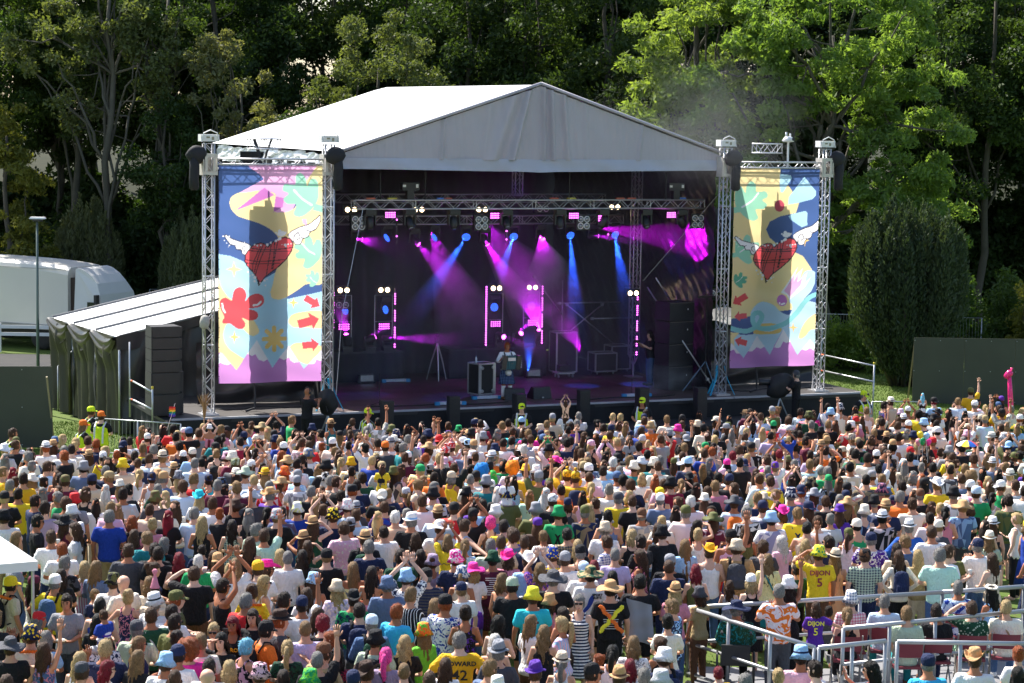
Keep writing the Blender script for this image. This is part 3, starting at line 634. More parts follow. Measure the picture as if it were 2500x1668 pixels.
def P1(x, y): return on_v(x, y, 1.42)
fl = ['first', 'second', 'third', 'fourth', 'fifth', 'sixth', 'seventh', 'eighth']
for k, (x, d) in enumerate(((903, (0, -.1, -1)), (1000, (.1, -.5, -.8)), (1108, (0, -.2, -1)), (1236, (0, -.6, -.7)), (1367, (0, -.25, -1)), (1472, (-.5, .1, -1)), (1577, (0, -.4, -.6)), (1664, (.6, .2, -1)))):
    u, v, z = P1(x, 512); mover(u, v, z, 'unlit black moving head hanging under the front truss, %s from the left' % fl[k], True, d)
for k, (x, y, tn) in enumerate(((953, 525, 0), (1208, 527, .25), (1401, 527, 0), (1464, 533, .9), (1639, 525, .1))):
    u, v, z = P1(x, y); led_panel(u, v, z, 'small glowing purple led panel under the front truss, %s from the left' % fl[k], tn)
for k, (x, y) in enumerate(((877, 545), (1178, 545), (1427, 544), (1706, 541))):
    u, v, z = P1(x, y); blinder(u, v+.05, z, 'unlit four lamp blinder under the front truss, %s from the left' % fl[k], False, 2, 2)
for k, (x, y, lit) in enumerate(((857, 512, 1), (1022, 512, 1), (1177, 512, 1), (1326, 510, 0), (1501, 506, 1))):
    u, v, z = on_v(x, y, 5.8); blinder(u, v, z, '%s pair of blinder lamps on the middle truss, %s from the left' % ('glowing warm' if lit else 'unlit', fl[k]), lit)
for k, (x, y, lit) in enumerate(((839, 709, 1), (938, 708, 1), (1212, 704, 1), (1300, 702, 1))):
    u, v, z = on_v(x, y, 6.5); blinder(u, v, z, 'glowing warm blinder pair on top of a floor light frame, %s from the left' % fl[k], lit)
u, v, z = on_v(1546, 716, 5.1); blinder(u, v, z, 'glowing warm blinder pair fixed to the slim truss column', True)
u, v, z = on_v(836, 745, 6.3); blinder(u, v, z, 'unlit blinder pair beside the far left floor lights', False)
u, v, z = on_v(1733, 717, 2.5); blinder(u, v, z, 'unlit blinder pair high on a stand beside the right tower', False)
for k, (x, y, d) in enumerate(((946, 580, (-1, -.25, -.5)), (1062, 579, (-1, -.25, -.5)), (1138, 578, (-.35, -1, -.5)), (1254, 577, (-.2, -1, -.5)), (1392, 574, (0, -1, -.5)), (1501, 572, (.1, -1, -.5)))):
    u, v, z = on_v(x, y, 5.9); par(u, v, z, 'blue led wash light under the middle truss, %s from the left' % fl[k], d)
for k, (x, y, d) in enumerate(((844, 758, (-.9, -.5, -.2)), (943, 756, (-1, -.4, -.1)), (1206, 750, (0, -1, 0)), (1297, 748, (0, -1, 0)))):
    u, v, z = on_v(x, y, 6.5); par(u, v, z, 'blue led wash light in a floor frame, %s from the left' % fl[k], d)
for k, (x, y) in enumerate(((840, 798), (938, 797), (1210, 791), (1301, 788))):
    u, v, z = on_v(x, y, 6.5); led_panel(u, v, z, 'glowing purple led panel in a floor frame, %s from the left' % fl[k], 0, .40, .24, 5 if k > 1 else 6, 3)
for k, (x, y0, y1, n, dim, lbl) in enumerate(((965, 703, 850, 25, (2, 3), 'beside the left floor lights'), (1188, 698, 845, 25, (), 'just left of the accordion player'), (1325, 697, 840, 25, (6,), 'right of the middle floor lights'), (1557, 723, 868, 27, (2, 3), 'against the slim truss column'), (815, 706, 803, 16, (1, 4, 5), 'behind the left banner tower'))):
    u, v, z = on_v(x, y0, 6.3 if x < 1500 else 4.9); z0 = on_v(x, y1, v)[2]
    led_strip(u, v, z0, z, 'upright led strip of purple dots %s' % lbl, n, dim)
for k, (x, y0, y1, lbl) in enumerate(((969, 528, 597, 'left'), (1237, 560, 595, 'middle'), (1486, 530, 590, 'right'))):
    u, v, z = on_v(x, y0, 5.7); z0 = on_v(x, y1, v)[2]; led_strip(u, v, z0, z, 'short mostly dark led strip hanging from the middle truss, %s one' % lbl, 12, (0, 1, 2, 4, 5, 6))

# floor frames and black risers
for k, (x0, x1, y0, y1) in enumerate(((815, 858, 722, 856), (915, 958, 721, 855), (1190, 1228, 717, 850), (1279, 1318, 712, 846))):
    u0, v, z1 = on_v(x0, y0, 6.6); u1 = on_v(x1, y0, 6.6)[0]; z0 = on_v(x0, y1, 6.6)[2]
    t = sthing('floor_light_rig', 'thin black upright frame holding floor lights, %s from the left' % fl[k], 'frame', u0, v, z0, 'floor light frames'); w_ = u1-u0; h = z1-z0
    MB().tube([(0, 0, 0), (0, 0, h), (w_, 0, h), (w_, 0, 0)], .018, 6).tube([(0, 0, h*.52), (w_, 0, h*.52)], .015, 6).build('frame_tube', STEEL, t)
for (u0, u1, lbl) in ((4.4, 8.3, 'long black cloth covered riser under the left floor lights'), (9.9, 13.45, 'black cloth covered riser behind the accordion player')):
    t = sthing('riser', lbl, 'riser', (u0+u1)/2, 6.95, 0, 'black risers')
    MB().box((0, 0, .98), (u1-u0, 1.2, .05)).build('top_board', BLACK, t)
    MB().grid(lambda s, q: ((u1-u0)*(s-.5), -.6+.025*math.sin(s*50), .01+.94*q), 90, 2).build('front_cloth', DRAPE, t, True)
    MB().box((0, .05, .47), (u1-u0-.1, 1.05, .9)).build('frame', BLACK, t)

# light beams: spot lamps, each inside added smoke shaped as its beam
def smoke_mat(name, dens, col=(.9, .9, .92), noise=None):
    m = bpy.data.materials.new(name); m.use_nodes = True; nt = m.node_tree; nt.nodes.remove(nt.nodes['Principled BSDF'])
    v = nt.nodes.new('ShaderNodeVolumeScatter'); v.inputs['Color'].default_value = (*col, 1); v.inputs['Density'].default_value = dens; v.inputs['Anisotropy'].default_value = .0
    nt.links.new(v.outputs[0], nt.nodes['Material Output'].inputs['Volume'])
    if noise:
        tc = nt.nodes.new('ShaderNodeTexCoord'); no = nt.nodes.new('ShaderNodeTexNoise'); no.inputs['Scale'].default_value = noise; no.inputs['Detail'].default_value = 3
        mr = nt.nodes.new('ShaderNodeMapRange'); mr.inputs[1].default_value = .42; mr.inputs[2].default_value = .75; mr.inputs[4].default_value = dens
        # fade to nothing at the edge of the puff
        ln = nt.nodes.new('ShaderNodeVectorMath'); ln.operation = 'LENGTH'; nt.links.new(tc.outputs['Object'], ln.inputs[0])
        fd = nt.nodes.new('ShaderNodeMapRange'); fd.inputs[1].default_value = 1; fd.inputs[2].default_value = .2; fd.inputs[3].default_value = 0; fd.inputs[4].default_value = 1
        nt.links.new(ln.outputs['Value'], fd.inputs[0])
        mu = nt.nodes.new('ShaderNodeMath'); mu.operation = 'MULTIPLY'
        nt.links.new(tc.outputs['Object'], no.inputs[0]); nt.links.new(no.outputs[0], mr.inputs[0]); nt.links.new(mr.outputs[0], mu.inputs[0]); nt.links.new(fd.outputs[0], mu.inputs[1]); nt.links.new(mu.outputs[0], v.inputs['Density'])
    return m
def beam_smoke(dens, L_):
    m = bpy.data.materials.new('beam_smoke'); m.use_nodes = True; nt = m.node_tree; N = nt.nodes; K = nt.links; N.remove(N['Principled BSDF'])
    v = N.new('ShaderNodeVolumeScatter'); v.inputs['Color'].default_value = (.9, .9, .92, 1); K.new(v.outputs[0], N['Material Output'].inputs['Volume'])
    tc = N.new('ShaderNodeTexCoord'); ln = N.new('ShaderNodeVectorMath'); ln.operation = 'LENGTH'; K.new(tc.outputs['Object'], ln.inputs[0])
    mr = N.new('ShaderNodeMapRange'); mr.interpolation_type = 'SMOOTHSTEP'; mr.inputs[1].default_value = L_*.35; mr.inputs[2].default_value = L_*1.45; mr.inputs[3].default_value = dens; mr.inputs[4].default_value = 0; K.new(ln.outputs['Value'], mr.inputs[0])
    no = N.new('ShaderNodeTexNoise'); no.inputs['Scale'].default_value = 2.2; no.inputs['Detail'].default_value = 2; oi = N.new('ShaderNodeObjectInfo'); ad = N.new('ShaderNodeVectorMath'); ad.operation = 'ADD'; K.new(tc.outputs['Object'], ad.inputs[0]); K.new(oi.outputs['Location'], ad.inputs[1]); K.new(ad.outputs[0], no.inputs[0])
    r2 = N.new('ShaderNodeMapRange'); r2.inputs[1].default_value = .3; r2.inputs[2].default_value = .7; r2.inputs[3].default_value = .35; r2.inputs[4].default_value = 1.5; K.new(no.outputs[0], r2.inputs[0])
    mu = N.new('ShaderNodeMath'); mu.operation = 'MULTIPLY'; K.new(mr.outputs[0], mu.inputs[0]); K.new(r2.outputs[0], mu.inputs[1]); K.new(mu.outputs[0], v.inputs['Density'])
    return m
BEAMP = [0]
def beam(x0, y0, x1, y1, v0, v1, wpx, col, power, dens, fixture=None, ext=1.0, label=None):
    a = Vector(on_v(x0, y0, v0)); b = Vector(on_v(x1, y1, v1)); d = b-a; L_ = d.length; r = wpx/2/76.
    ang = 2*math.atan(r/L_)
    l = bpy.data.lights.new('beam_lamp', 'SPOT'); l.energy = power*.42; l.color = col; l.spot_size = ang*1.02; l.spot_blend = .35; l.shadow_soft_size = .03
    o = bpy.data.objects.new('beam_lamp', l); COL.objects.link(o); o.location = st(*a)
    dw = st(*b)-st(*a); o.rotation_euler = dw.to_track_quat('-Z', 'Y').to_euler()
    dens *= 2.1; ext = 1.5
    m = beam_smoke(dens, L_)
    rm = d.normalized().to_track_quat('Z', 'Y').to_matrix(); e = L_*ext
    t = MB().lathe([(.035, .04), (.035+r*.5*ext, e*.5), (r*ext*1.02, e*.96), (r*ext*.8, e)], 20, (0, 0, 0), rot=rm).build('smoke', m, None, True)
    t.location = st(*a); t.rotation_euler = (0, 0, PSI)
    tag(t, label or 'lit smoke shaped as the cone of a stage light beam', kind='stuff')
beam(869, 583, 912, 592, 5.8, 5.0, 30, PURP, 700, .5)
beam(1011, 587, 1110, 690, 5.8, 4.6, 70, PURP, 900, .3)
beam(1183, 585, 1262, 715, 5.8, 4.6, 62, PURP, 2200, .8)
beam(1319, 576, 1338, 652, 5.8, 3.5, 84, PURP, 9000, .9)
beam(1446, 575, 1545, 584, 5.8, 5.0, 34, PURP, 500, .2)
beam(1138, 580, 1045, 720, 5.8, 4.8, 50, BLUE, 3800, .26)
beam(1254, 579, 1232, 638, 5.8, 5.2, 24, BLUE, 2600, .4)
beam(1392, 577, 1404, 735, 5.8, 4.8, 42, BLUE, 5200, .34)
beam(1501, 575, 1522, 690, 5.8, 5.0, 38, BLUE, 4200, .32)
beam(847, 819, 834, 765, 6.2, 5.8, 34, PURP, 700, .9)
beam(903, 820, 940, 799, 6.2, 5.9, 18, PURP, 350, .5)
beam(946, 824, 1080, 829, 6.2, 5.8, 36, PURP, 1300, .28)
beam(1318, 806, 1290, 715, 6.3, 5.6, 80, PURP, 4500, .8)
beam(1265, 811, 1335, 755, 6.3, 5.6, 40, PURP, 500, .4)
beam(1222, 817, 1300, 850, 6.3, 5.8, 26, PURP, 300, .3)
beam(1290, 910, 1292, 835, 5.9, 6.0, 34, BLUE, 900, .5)
beam(1150, 520, 1300, 700, 6.6, 5.6, 170, PURP, 800, .3)  # wide cones from here on are added for soft purple haze, no fixture
beam(1420, 860, 1370, 770, 5.6, 5.2, 80, PURP, 350, .4)
beam(1050, 560, 1130, 760, 6.4, 5.6, 150, PURP, 500, .24)
for k, (x, y, d, lit) in enumerate(((869, 583, (1, -.3, -.1), 1), (1011, 587, (.8, -.6, -.8), 1), (1183, 585, (.5, -.4, -1), 1), (1319, 576, (.2, -1, -.8), 1), (1446, 575, (1, -.3, -.1), 1))):
    u, v, z = on_v(x, y, 5.95); mover(u, v, z+.4, 'moving head shooting a purple beam below the middle truss, %s from the left' % fl[k], True, d, EM_P)
for k, (x, y, d) in enumerate(((847, 819, (-.2, -.2, 1)), (903, 820, (1, -.3, .5)), (946, 824, (1, -.2, 0)), (1222, 817, (.2, -1, -.1)), (1265, 811, (.2, -1, .5)), (1318, 806, (-.3, -.4, 1)))):
    u, v, z = on_v(x, y, 6.5); mover(u, v, 1.0, 'moving head on a black riser glowing purple, %s from the left' % fl[k], False, d, EM_P)
# wash spots whose pools show on the floor and the side wall
def pool(src, dst, col, power, ang, blend=.25):
    l = bpy.data.lights.new('wash_lamp', 'SPOT'); l.energy = power; l.color = col; l.spot_size = R(ang); l.spot_blend = blend; l.shadow_soft_size = .03
    o = bpy.data.objects.new('wash_lamp', l); COL.objects.link(o); o.location = st(*src); o.rotation_euler = (st(*dst)-st(*src)).to_track_quat('-Z', 'Y').to_euler()
pool((14.5, 4.6, 5.15), (16.95, 2.35, 4.85), (.72, .005, .9), 3800, 23, .35)
pool((7.5, 6.0, 5.0), (6.35, .75, 0), BLUE, 9000, 6)
pool((10.4, 6.0, 5.0), (9.0, 2.3, 0), BLUE, 7000, 6)
pool((12.0, 6.0, 5.0), (12.3, 1.0, 0), BLUE, 5000, 8)
SMK = smoke_mat('drifting_smoke', .55, (.92, .93, .95), 1.6)
SMK2 = smoke_mat('thin_smoke', .13, (.95, .96, .98), .9)
SMK2.node_tree.nodes['Volume Scatter'].inputs['Anisotropy'].default_value = .6
def puff(c, d, m, label):
    mb = MB(); n = 10
    o = put('smoke', mb.lathe([(math.sin(math.pi*max(.02, min(.98, i/n)))*1.0, -math.cos(math.pi*i/n)) for i in range(n+1)], 16).mesh('smoke', m, True), None, st(*c), (0, 0, PSI), d)
    return tag(o, label, kind='stuff')
puff((15.0, .6, .45), (1.5, .9, .75), SMK, 'small cloud of smoke over the stage edge')
puff((15.4, -.7, 7.5), (3.4, 1.3, 1.8), SMK2, 'thin smoke drifting past the right end of the roof')
puff((17.0, 2.5, 8.8), (4.4, 2.2, 2.6), SMK2, 'thin smoke drifting up beside the roof')
puff((12.9, 5.0, 2.6), (1.3, 1.2, 2.6), smoke_mat('rising_smoke', .35, (.9, .9, .94), 1.2), 'smoke rising from the smoke machine')
puff((7.4, 5.2, 4.2), (2.3, 1.4, 2.2), smoke_mat('grey_smoke', .16, (.9, .9, .92), 1.0), 'grey smoke hanging over the left of the stage')
puff((11.5, 3.0, 6.4), (4.5, 1.5, .8), smoke_mat('upper_smoke', .12, (.9, .92, .95), .8), 'grey smoke hanging above the front truss')
hz = sthing('stage_smoke', 'thin smoke hanging inside the stage', None, 10.5, 4.6, 3.9); hz['kind'] = 'stuff'
MB().box((0, 0, 0), (12.6, 6.6, 7.2)).build('smoke', smoke_mat('stage_haze', .028, (.9, .9, .92)), hz)['kind'] = 'stuff'
# ------------------------------------------------------------------ side tent, stacks, rails, truck, boards
OLIVE = mat('olive_black_sheeting', (.05, .044, .032), .30, 0, .35, 1.6, .35, bscale=3)
TENTW = mat('white_tent_fabric', (.80, .80, .80), .45, 0, .06, 1.2, .3, bscale=2.5)
TENTSEAM = mat('grey_seam', (.22, .22, .23), .6)
tent = sthing('side_tent', 'lean-to side tent with white roof and draped olive black walls', 'tent')
E0, E1, H0, H1 = Vector((-1.65, 4.4, 1.9)), Vector((-2.39, 11.2, 1.9)), Vector((3.3, 4.4, 3.02)), Vector((3.3, 11.2, 3.16))
def roofp(s, t):
    p = (E0*(1-t)+E1*t)*(1-s)+(H0*(1-t)+H1*t)*s; f = (t*3) % 1 if t < 1 else 1
    p.z -= .10*math.sin(math.pi*f)*(.5+.5*math.sin(math.pi*s)) - .012*math.sin(s*40+t*22)*math.sin(math.pi*f)
    return p
for k in range(3):
    MB().grid(lambda s, t: roofp(s, (k+t)/3*.9999), 40, 12).build('roof_panel', TENTW, tent, True)
mb = MB()
for k in range(4):
    t = k/3*.9999
    mb = MB().tube([roofp(0, t)+Vector((0, 0, .03)), roofp(.5, t)+Vector((0, 0, .03)), roofp(1, t)+Vector((0, 0, .03))], .035, 6); mb.build('roof_pole', TENTSEAM, tent, True)
    a = E0*(1-t)+E1*t
    MB().tube([a, (a.x, a.y, -1.15)], .04, 6).build('leg', STEEL, tent, True)
for k in range(3):
    def drape(s, q, k=k):
        t = (k+.04+.92*s)/3; p = E0*(1-t)+E1*t
        fold = .05*math.sin(s*26+k)+.16*math.sin(math.pi*s)*(1-q)*0
        z = 1.9-3.0*q-.10*math.sin(math.pi*s)*(1-q)
        out = -.10*math.sin(math.pi*s)*math.sin(min(1, q*3)*math.pi)-.10*(1-q)**3
        return (p.x+out+.12*math.sin(s*13+k*2+q*1.5)*(.25+q)+.05*math.sin(s*29+q*3+k)+.02*math.sin(s*55+q*9), p.y, z)
    MB().grid(drape, 46, 24).build('wall_drape', OLIVE, tent, True)
    def swag(s, q, k=k):
        t = (k+.03+.94*s)/3; p = E0*(1-t)+E1*t; d = .16+.62*math.sin(math.pi*s)**.8
        return (p.x-.13-.09*math.sin(math.pi*q)-.03*math.sin(q*18+s*4), p.y, 1.93-d*q)
    MB().grid(swag, 24, 12).build('swag', OLIVE, tent, True)
    t = (k+1)/3; p = E0*(1-t)+E1*t
    if k < 2: MB().grid(lambda s, q: (p.x-.05+.03*math.sin(q*9), p.y-.14+.28*s, 1.85-2.95*q), 4, 8).build('wall_strip', BLACK, tent, True)
MB().grid(lambda s, q: (-1.6+4.9*s, 4.45+.06*math.sin(s*31+q*3)+.04*math.sin(q*11+s*17), (1.9+1.12*s)*(1-q)-1.1*q+.0), 70, 24).build('front_wall', SHEET, tent, True)
MB().grid(lambda s, q: (-1.75+5.05*s, 4.36-.03*math.sin(s*26), 1.93+1.12*s-.42*q-.12*math.sin(s*9)*q), 50, 4).build('front_valance', SHEET, tent, True)
# crumpled black sheeting under each banner
for (u0, u1, v, lbl) in ((0.2, 3.9, 2.2, 'crumpled black sheeting hanging behind the left banner'), (17.0, 21.6, 2.3, 'crumpled black sheeting hanging behind the right banner')):
    t = sthing('black_sheet', lbl, 'sheet', u0, v, 0)
    MB().grid(lambda s, q: ((u1-u0)*s, .10*math.sin(q*13+s*3)*(.3+q)+.06*math.sin(s*17+q*6)-.5*max(0, q-.75), 1.9-1.86*q), 50, 26).build('cloth', SHEET, t, True)
stack = sthing('speaker_stack', 'tall black stack of loudspeakers on the stage wing beside the tent', 'speakers', -1.22, .62, 0)
z = 0
for k, h in enumerate((.63, .63, .34, .34, .34, .33)):
    MB().box((0, 0, z+h/2), (.86 if k < 2 else .84, .75, h-.015), top=.995).build('cabinet', BLACK, stack)
    MB().box((0, -.385, z+h/2), (.76, .015, h*.86)).build('grille', BLACKM, stack)
    if k > 1: MB().box((.45, -.1, z+h/2), (.09, .45, h*.8)).build('side_grip', FIX, stack); MB().box((.50, -.1, z+h/2), (.008, .05, .1)).build('sticker', WHITE, stack)
    else: MB().box((.49, .1, z+h/2+.02), (.16, .6, h*.95)).build('side_cabinet', BLACK, stack)
    z += h
def scaf(name, label, posts, rails, grp='scaffold guard rails'):
    t = thing(name, label, 'rail', posts[0][0], 0, grp); o = posts[0][0]
    for a, b in posts: MB().tube([a-o, b-o], .028, 8).build('post', STEEL, t, True)
    for a, b in rails: MB().tube([a-o, b-o], .028, 8).build('tube', STEEL, t, True)
    for a, b in posts[1:2]: MB().tube([b-o-Vector((0, 0, .08)), b-o], .034, 8).build('end_band', mat('yellow_band', (.7, .55, .05), .5), t, True)
    for a, b in rails[:2]: MB().tube([a*.92+b*.08-o, a*.85+b*.15-o], .031, 8).build('orange_band', mat('orange_tape', (.8, .14, .02), .5), t, True)
A, B = (-2.1, 1.0), (-1.75, -.35)
scaf('scaffold_rail', 'grey scaffold guard rail before the black speaker stack on the left', [(st(*A, -.1), st(*A, 2.1)), (st(*B, -.1), st(*B, .95))], [(st(*A, 1.0), st(*B, .78)), (st(*A, .45), st(*B, .28))])
A, B = (21.3, 2.0), (22.0, -.7)
A2 = on_v(2028, 905, 3); 
scaf('scaffold_rail', 'grey scaffold guard rail at the right end of the stage above the grass', [(st(21.9, 2.6, -.1), st(21.9, 2.6, 1.0)), (st(22.05, -.75, -1.1), st(22.05, -.75, 1.0))], [(st(21.9, 2.7, .92), st(22.05, -.75, .88)), (st(21.9, 2.7, .38), st(22.05, -.75, .36))])
rt = sthing('wing_tent', 'low black sheeted tent behind the right truss tower', 'tent', 20.6, 4.0, 0)
MB().grid(lambda s, q: (2.2*s, 5*q, 1.6+.35*math.sin(math.pi*min(1, s*1.0))+.03*math.sin(q*20)), 10, 16).build('roof', mat('grey_silver_sheet', (.12, .12, .12), .35, .2, .3, 3, .5), rt, True)
MB().grid(lambda s, q: (2.2+.05*math.sin(s*20), 5*s, 1.62-2.7*q), 20, 6).build('side_wall', SHEET, rt, True)
MB().grid(lambda s, q: (2.2*s, .03*math.sin(s*16), 1.7-2.7*q), 20, 6).build('front_wall', SHEET, rt, True)
MB().tube([(2.22, -.06, 1.75), (2.22, -.06, -1.1)], .03, 7).tube([(2.22, -.06, 1.75), (1.6, -.06, 1.95), (1.0, -.06, 1.98)], .03, 7).build('pole', STEEL, rt, True)

# lorry
CREAM = mat('cream_trailer_panel', (.72, .68, .60), .45, 0, .06, .8)
CABW = mat('white_cab_paint', (.74, .73, .70), .3, 0, .04, 2)
tk = thing('lorry', 'white articulated lorry parked behind the side tent', 'lorry', (-20.2, 92.6, 0), R(-24)); tk.scale = (1.1, 1, .97)
mb = MB(); xs = [-9, -6, -3.2, -1.5, 0, 1.0, 1.9, 2.42]; zt = [3.86, 3.86, 3.85, 3.83, 3.79, 3.74, 3.66, 3.58]
sec = lambda x, z: [(x, -1.25, 1.1), (x, -1.25, z-.32), (x, -1.17, z-.12), (x, -1.0, z), (x, 1.0, z), (x, 1.25, z-.25), (x, 1.25, 1.1)]
for x, z in zip(xs, zt): mb.v += sec(x, z)
for i in range(len(xs)-1):
    for j in range(7):
        a, b = i*7+j, i*7+(j+1) % 7; mb.f.append((a, a+7, b+7, b)); mb.m.append(0)
mb.f += [tuple(range(7)), tuple(range(len(xs)*7-1, len(xs)*7-8, -1))]; mb.m += [0, 0]
mb.build('trailer_box', CREAM, tk)
MB().box((-3.3, -1.27, 1.0), (11.4, .06, .22)).build('side_rail', mat('grey_dirty_rail', (.3, .29, .27), .6, 0, .4, 2), tk)
MB().box((-3.3, -1.258, 3.5), (11.3, .012, .03)).build('roof_seam', mat('seam', (.45, .43, .38)), tk)
MB().box((-3.3, 0, .78), (11.4, 1.6, .22)).build('chassis', BLACK, tk)
MB().box((-1.2, -1.30, .99), (.14, .01, .07)).build('side_marker', mat('amber_marker', (.6, .2, .02), .4), tk)
tyre = MB().lathe([(.28, -.14), (.48, -.15), (.52, -.08), (.52, .08), (.48, .15), (.28, .14)], 20, axis='Y').mesh('wheel', mat('tyre_rubber', (.02, .02, .02), .8), True)
rim = MB().lathe([(.28, -.1), (.26, -.05), (.1, -.09), (.05, -.12)], 16, axis='Y').mesh('rim', STEEL, True)
for x in (-7.4, -6.1, -4.8, 1.2, 3.2):
    w_ = put('wheel', tyre, tk, (x, -1.05, .52)); put('rim', rim, w_)
mb = MB()
prof = [(2.65, 1.0), (2.65, 3.52), (2.8, 3.58), (3.2, 3.5), (3.7, 3.28), (4.15, 2.95), (4.5, 2.5), (4.7, 1.9), (4.75, 1.0)]
for y in (-1.22, 1.22): mb.v += [(x, y*(.86 if z > 2.6 else 1), z) for x, z in prof]
n = len(prof); mb.v = [(2.65+(x-2.65)*.64, y, z) for x, y, z in mb.v]; mb.f = [tuple(range(n)), tuple(range(2*n-1, n-1, -1))]+[(i, n+i, n+(i+1) % n, (i+1) % n) for i in range(n)]; mb.m = [0]*len(mb.f)
mb.build('cab', CABW, tk)
MB().box((3.45, -1.215, 2.0), (.36, .03, .34)).build('side_window', mat('dark_glass', (.02, .025, .03), .08, 0, .1), tk)
MB().box((3.75, -1.33, 2.25), (.12, .2, .5)).build('wing_mirror', BLACK, tk)
MB().box((3.25, -1.23, 1.45), (.8, .02, .8)).build('door', CABW, tk)
MB().box((2.53, 0, 2.1), (.2, 2.1, 2.1)).build('rear_gap_panel', mat('dark_brown_gap', (.06, .04, .03), .7), tk)

# dark boards
BRD = mat('dark_green_board', (.050, .053, .040), .5, 0, .32, .9, .03)
def hoarding(label, x0, x1, y0, y1, z0, h, n):
    t = thing('hoarding', label, 'hoarding', (x0, y0, z0), 0, 'dark painted hoardings'); w_ = (x1-x0)/n
    for i in range(n):
        dy = (y1-y0)/n; a = math.atan2(dy, w_)
        MB().box(((i+.5)*w_, (i+.5)*dy, h/2), (w_-.012, .03, h), a).build('board_panel', BRD, t)
    bolt = MB().lathe([(.018, .0), (.012, -.014)], 6, axis='Y').mesh('bolt', STEEL)
    for i in range(n*2):
        for q in (.04, .5, .96):
            put('bolt', bolt, t, (w_*(i/2+.02), (y1-y0)/n*(i/2)-.017, h*q))
    MB().tube([(.05 if x0 > 0 else x1-x0-.05, .1, h*.9), (.05 if x0 > 0 else x1-x0-.05, 1.1, .02)], .03, 6).build('prop', mat('timber', (.35, .28, .18), .7), t)
    return t
hoarding('dark green hoarding on the right in front of the big yew', 14.25, 21.5, 77.9, 78.0, 0, 2.36, 4)
hoarding('dark green hoarding at the left edge beside the side tent', -19.0, -13.5, 63.8, 64.5, .02, 2.42, 3)
lp = thing('lamp_post', 'slim dark lamp post with flat floodlight head behind the left hoarding', 'lamp post', (-15.55, 72, 0))
MB().tube([(0, 0, 0), (0, 0, 3), (0, 0, 6.35)], [.06, .05, .035], 8).build('pole', mat('green_grey_pole', (.10, .14, .13), .5, .3), lp, True)
MB().box((.02, 0, 6.42), (.5, .3, .06), top=.9).build('lamp_head', WHITE, lp); MB().box((.02, 0, 6.35), (.3, .2, .08)).build('lamp_housing', BLACKM, lp)
def fence(name, label, a, b, h, n, mesh_step=.12, grp='wire fences'):
    a, b = Vector(a), Vector(b); t = thing(name, label, 'fence', a, 0, grp); d = b-a
    for i in range(n+1): MB().tube([d*(i/n), d*(i/n)+Vector((0, 0, h))], .025, 6).build('post', STEEL, t, True)
    for z in (.12, h): MB().tube([Vector((0, 0, z)), d+Vector((0, 0, z))], .02, 6).build('rail', STEEL, t, True)
    mb = MB(); k = int(d.length/mesh_step)
    for i in range(k): mb.tube([d*(i/k)+Vector((0, 0, .12)), d*(i/k)+Vector((0, 0, h))], .005, 3, cap=False)
    tag(mb.build('wire', STEEL, t), kind='stuff')
fence('wire_fence', 'grey wire fence panels behind the lorry cab', (-16, 97, .1), (-7, 97.5, .1), 2.0, 4)
fence('wire_fence', 'grey wire fence standing between the right rail and the yew', (11.5, 90, .1), (19, 89, .1), 2.0, 3)
fence('steel_barrier', 'steel barrier with upright bars receding behind the left hoarding', (-15.0, 72.5, 0), (-15.8, 80.5, 0), 1.5, 3, .3, 'steel barriers')
fence('steel_barrier', 'steel crowd barrier at the left edge of the crowd', (-14, 49.6, ground_z(49.6)), (-8.6, 52.5, ground_z(52.5)), 1.1, 3, .13, 'steel barriers')
fence('steel_barrier', 'steel barrier at the stage edge in front of the tent', (-12.0, 63.2, 0), (-9.4, 62.3, 0), 1.1, 2, .12, 'steel barriers')
fence('steel_barrier', 'steel barrier on the grass by the right end of the stage', (11.6, 70.4, 0), (13.2, 70.6, 0), 1.0, 1, .12, 'steel barriers')
wr_ = thing('white_rail', 'low white plank rail in front of the lorry', 'rail', (-24, 90, 0))
for z in (.75, 1.05): MB().box((5, 0, z), (11, .04, .14)).build('plank', WHITE, wr_)
for x in (0, 3, 6, 9): MB().box((x, .05, .6), (.1, .08, 1.2)).build('post', WHITE, wr_)
gz = thing('gazebo', 'white canopy corner of a gazebo at the lower left edge', 'gazebo', (-6.86, 31.6, ground_z(31.6)), R(28))
gh = 2.3
mb = MB(); mb.add([(0, 0, gh), (-3, 0, gh), (-3, 3, gh), (0, 3, gh), (-1.5, 1.5, gh+.7)], [(0, 1, 4), (1, 2, 4), (2, 3, 4), (3, 0, 4)]); mb.build('canopy', WHITE, gz)
for c, d in (((-1.5, -.005, gh-.07), (3.02, .01, .14)), ((-1.5, 3.005, gh-.07), (3.02, .01, .14)), ((.005, 1.5, gh-.07), (.01, 3, .14)), ((-3.005, 1.5, gh-.07), (.01, 3, .14))): MB().box(c, d).build('valance', WHITE, gz)
for x in (-.05, -2.95):
    for y in (.05, 2.95): MB().tube([(x, y, 0), (x, y, gh)], .025, 6).build('leg', STEEL, gz)

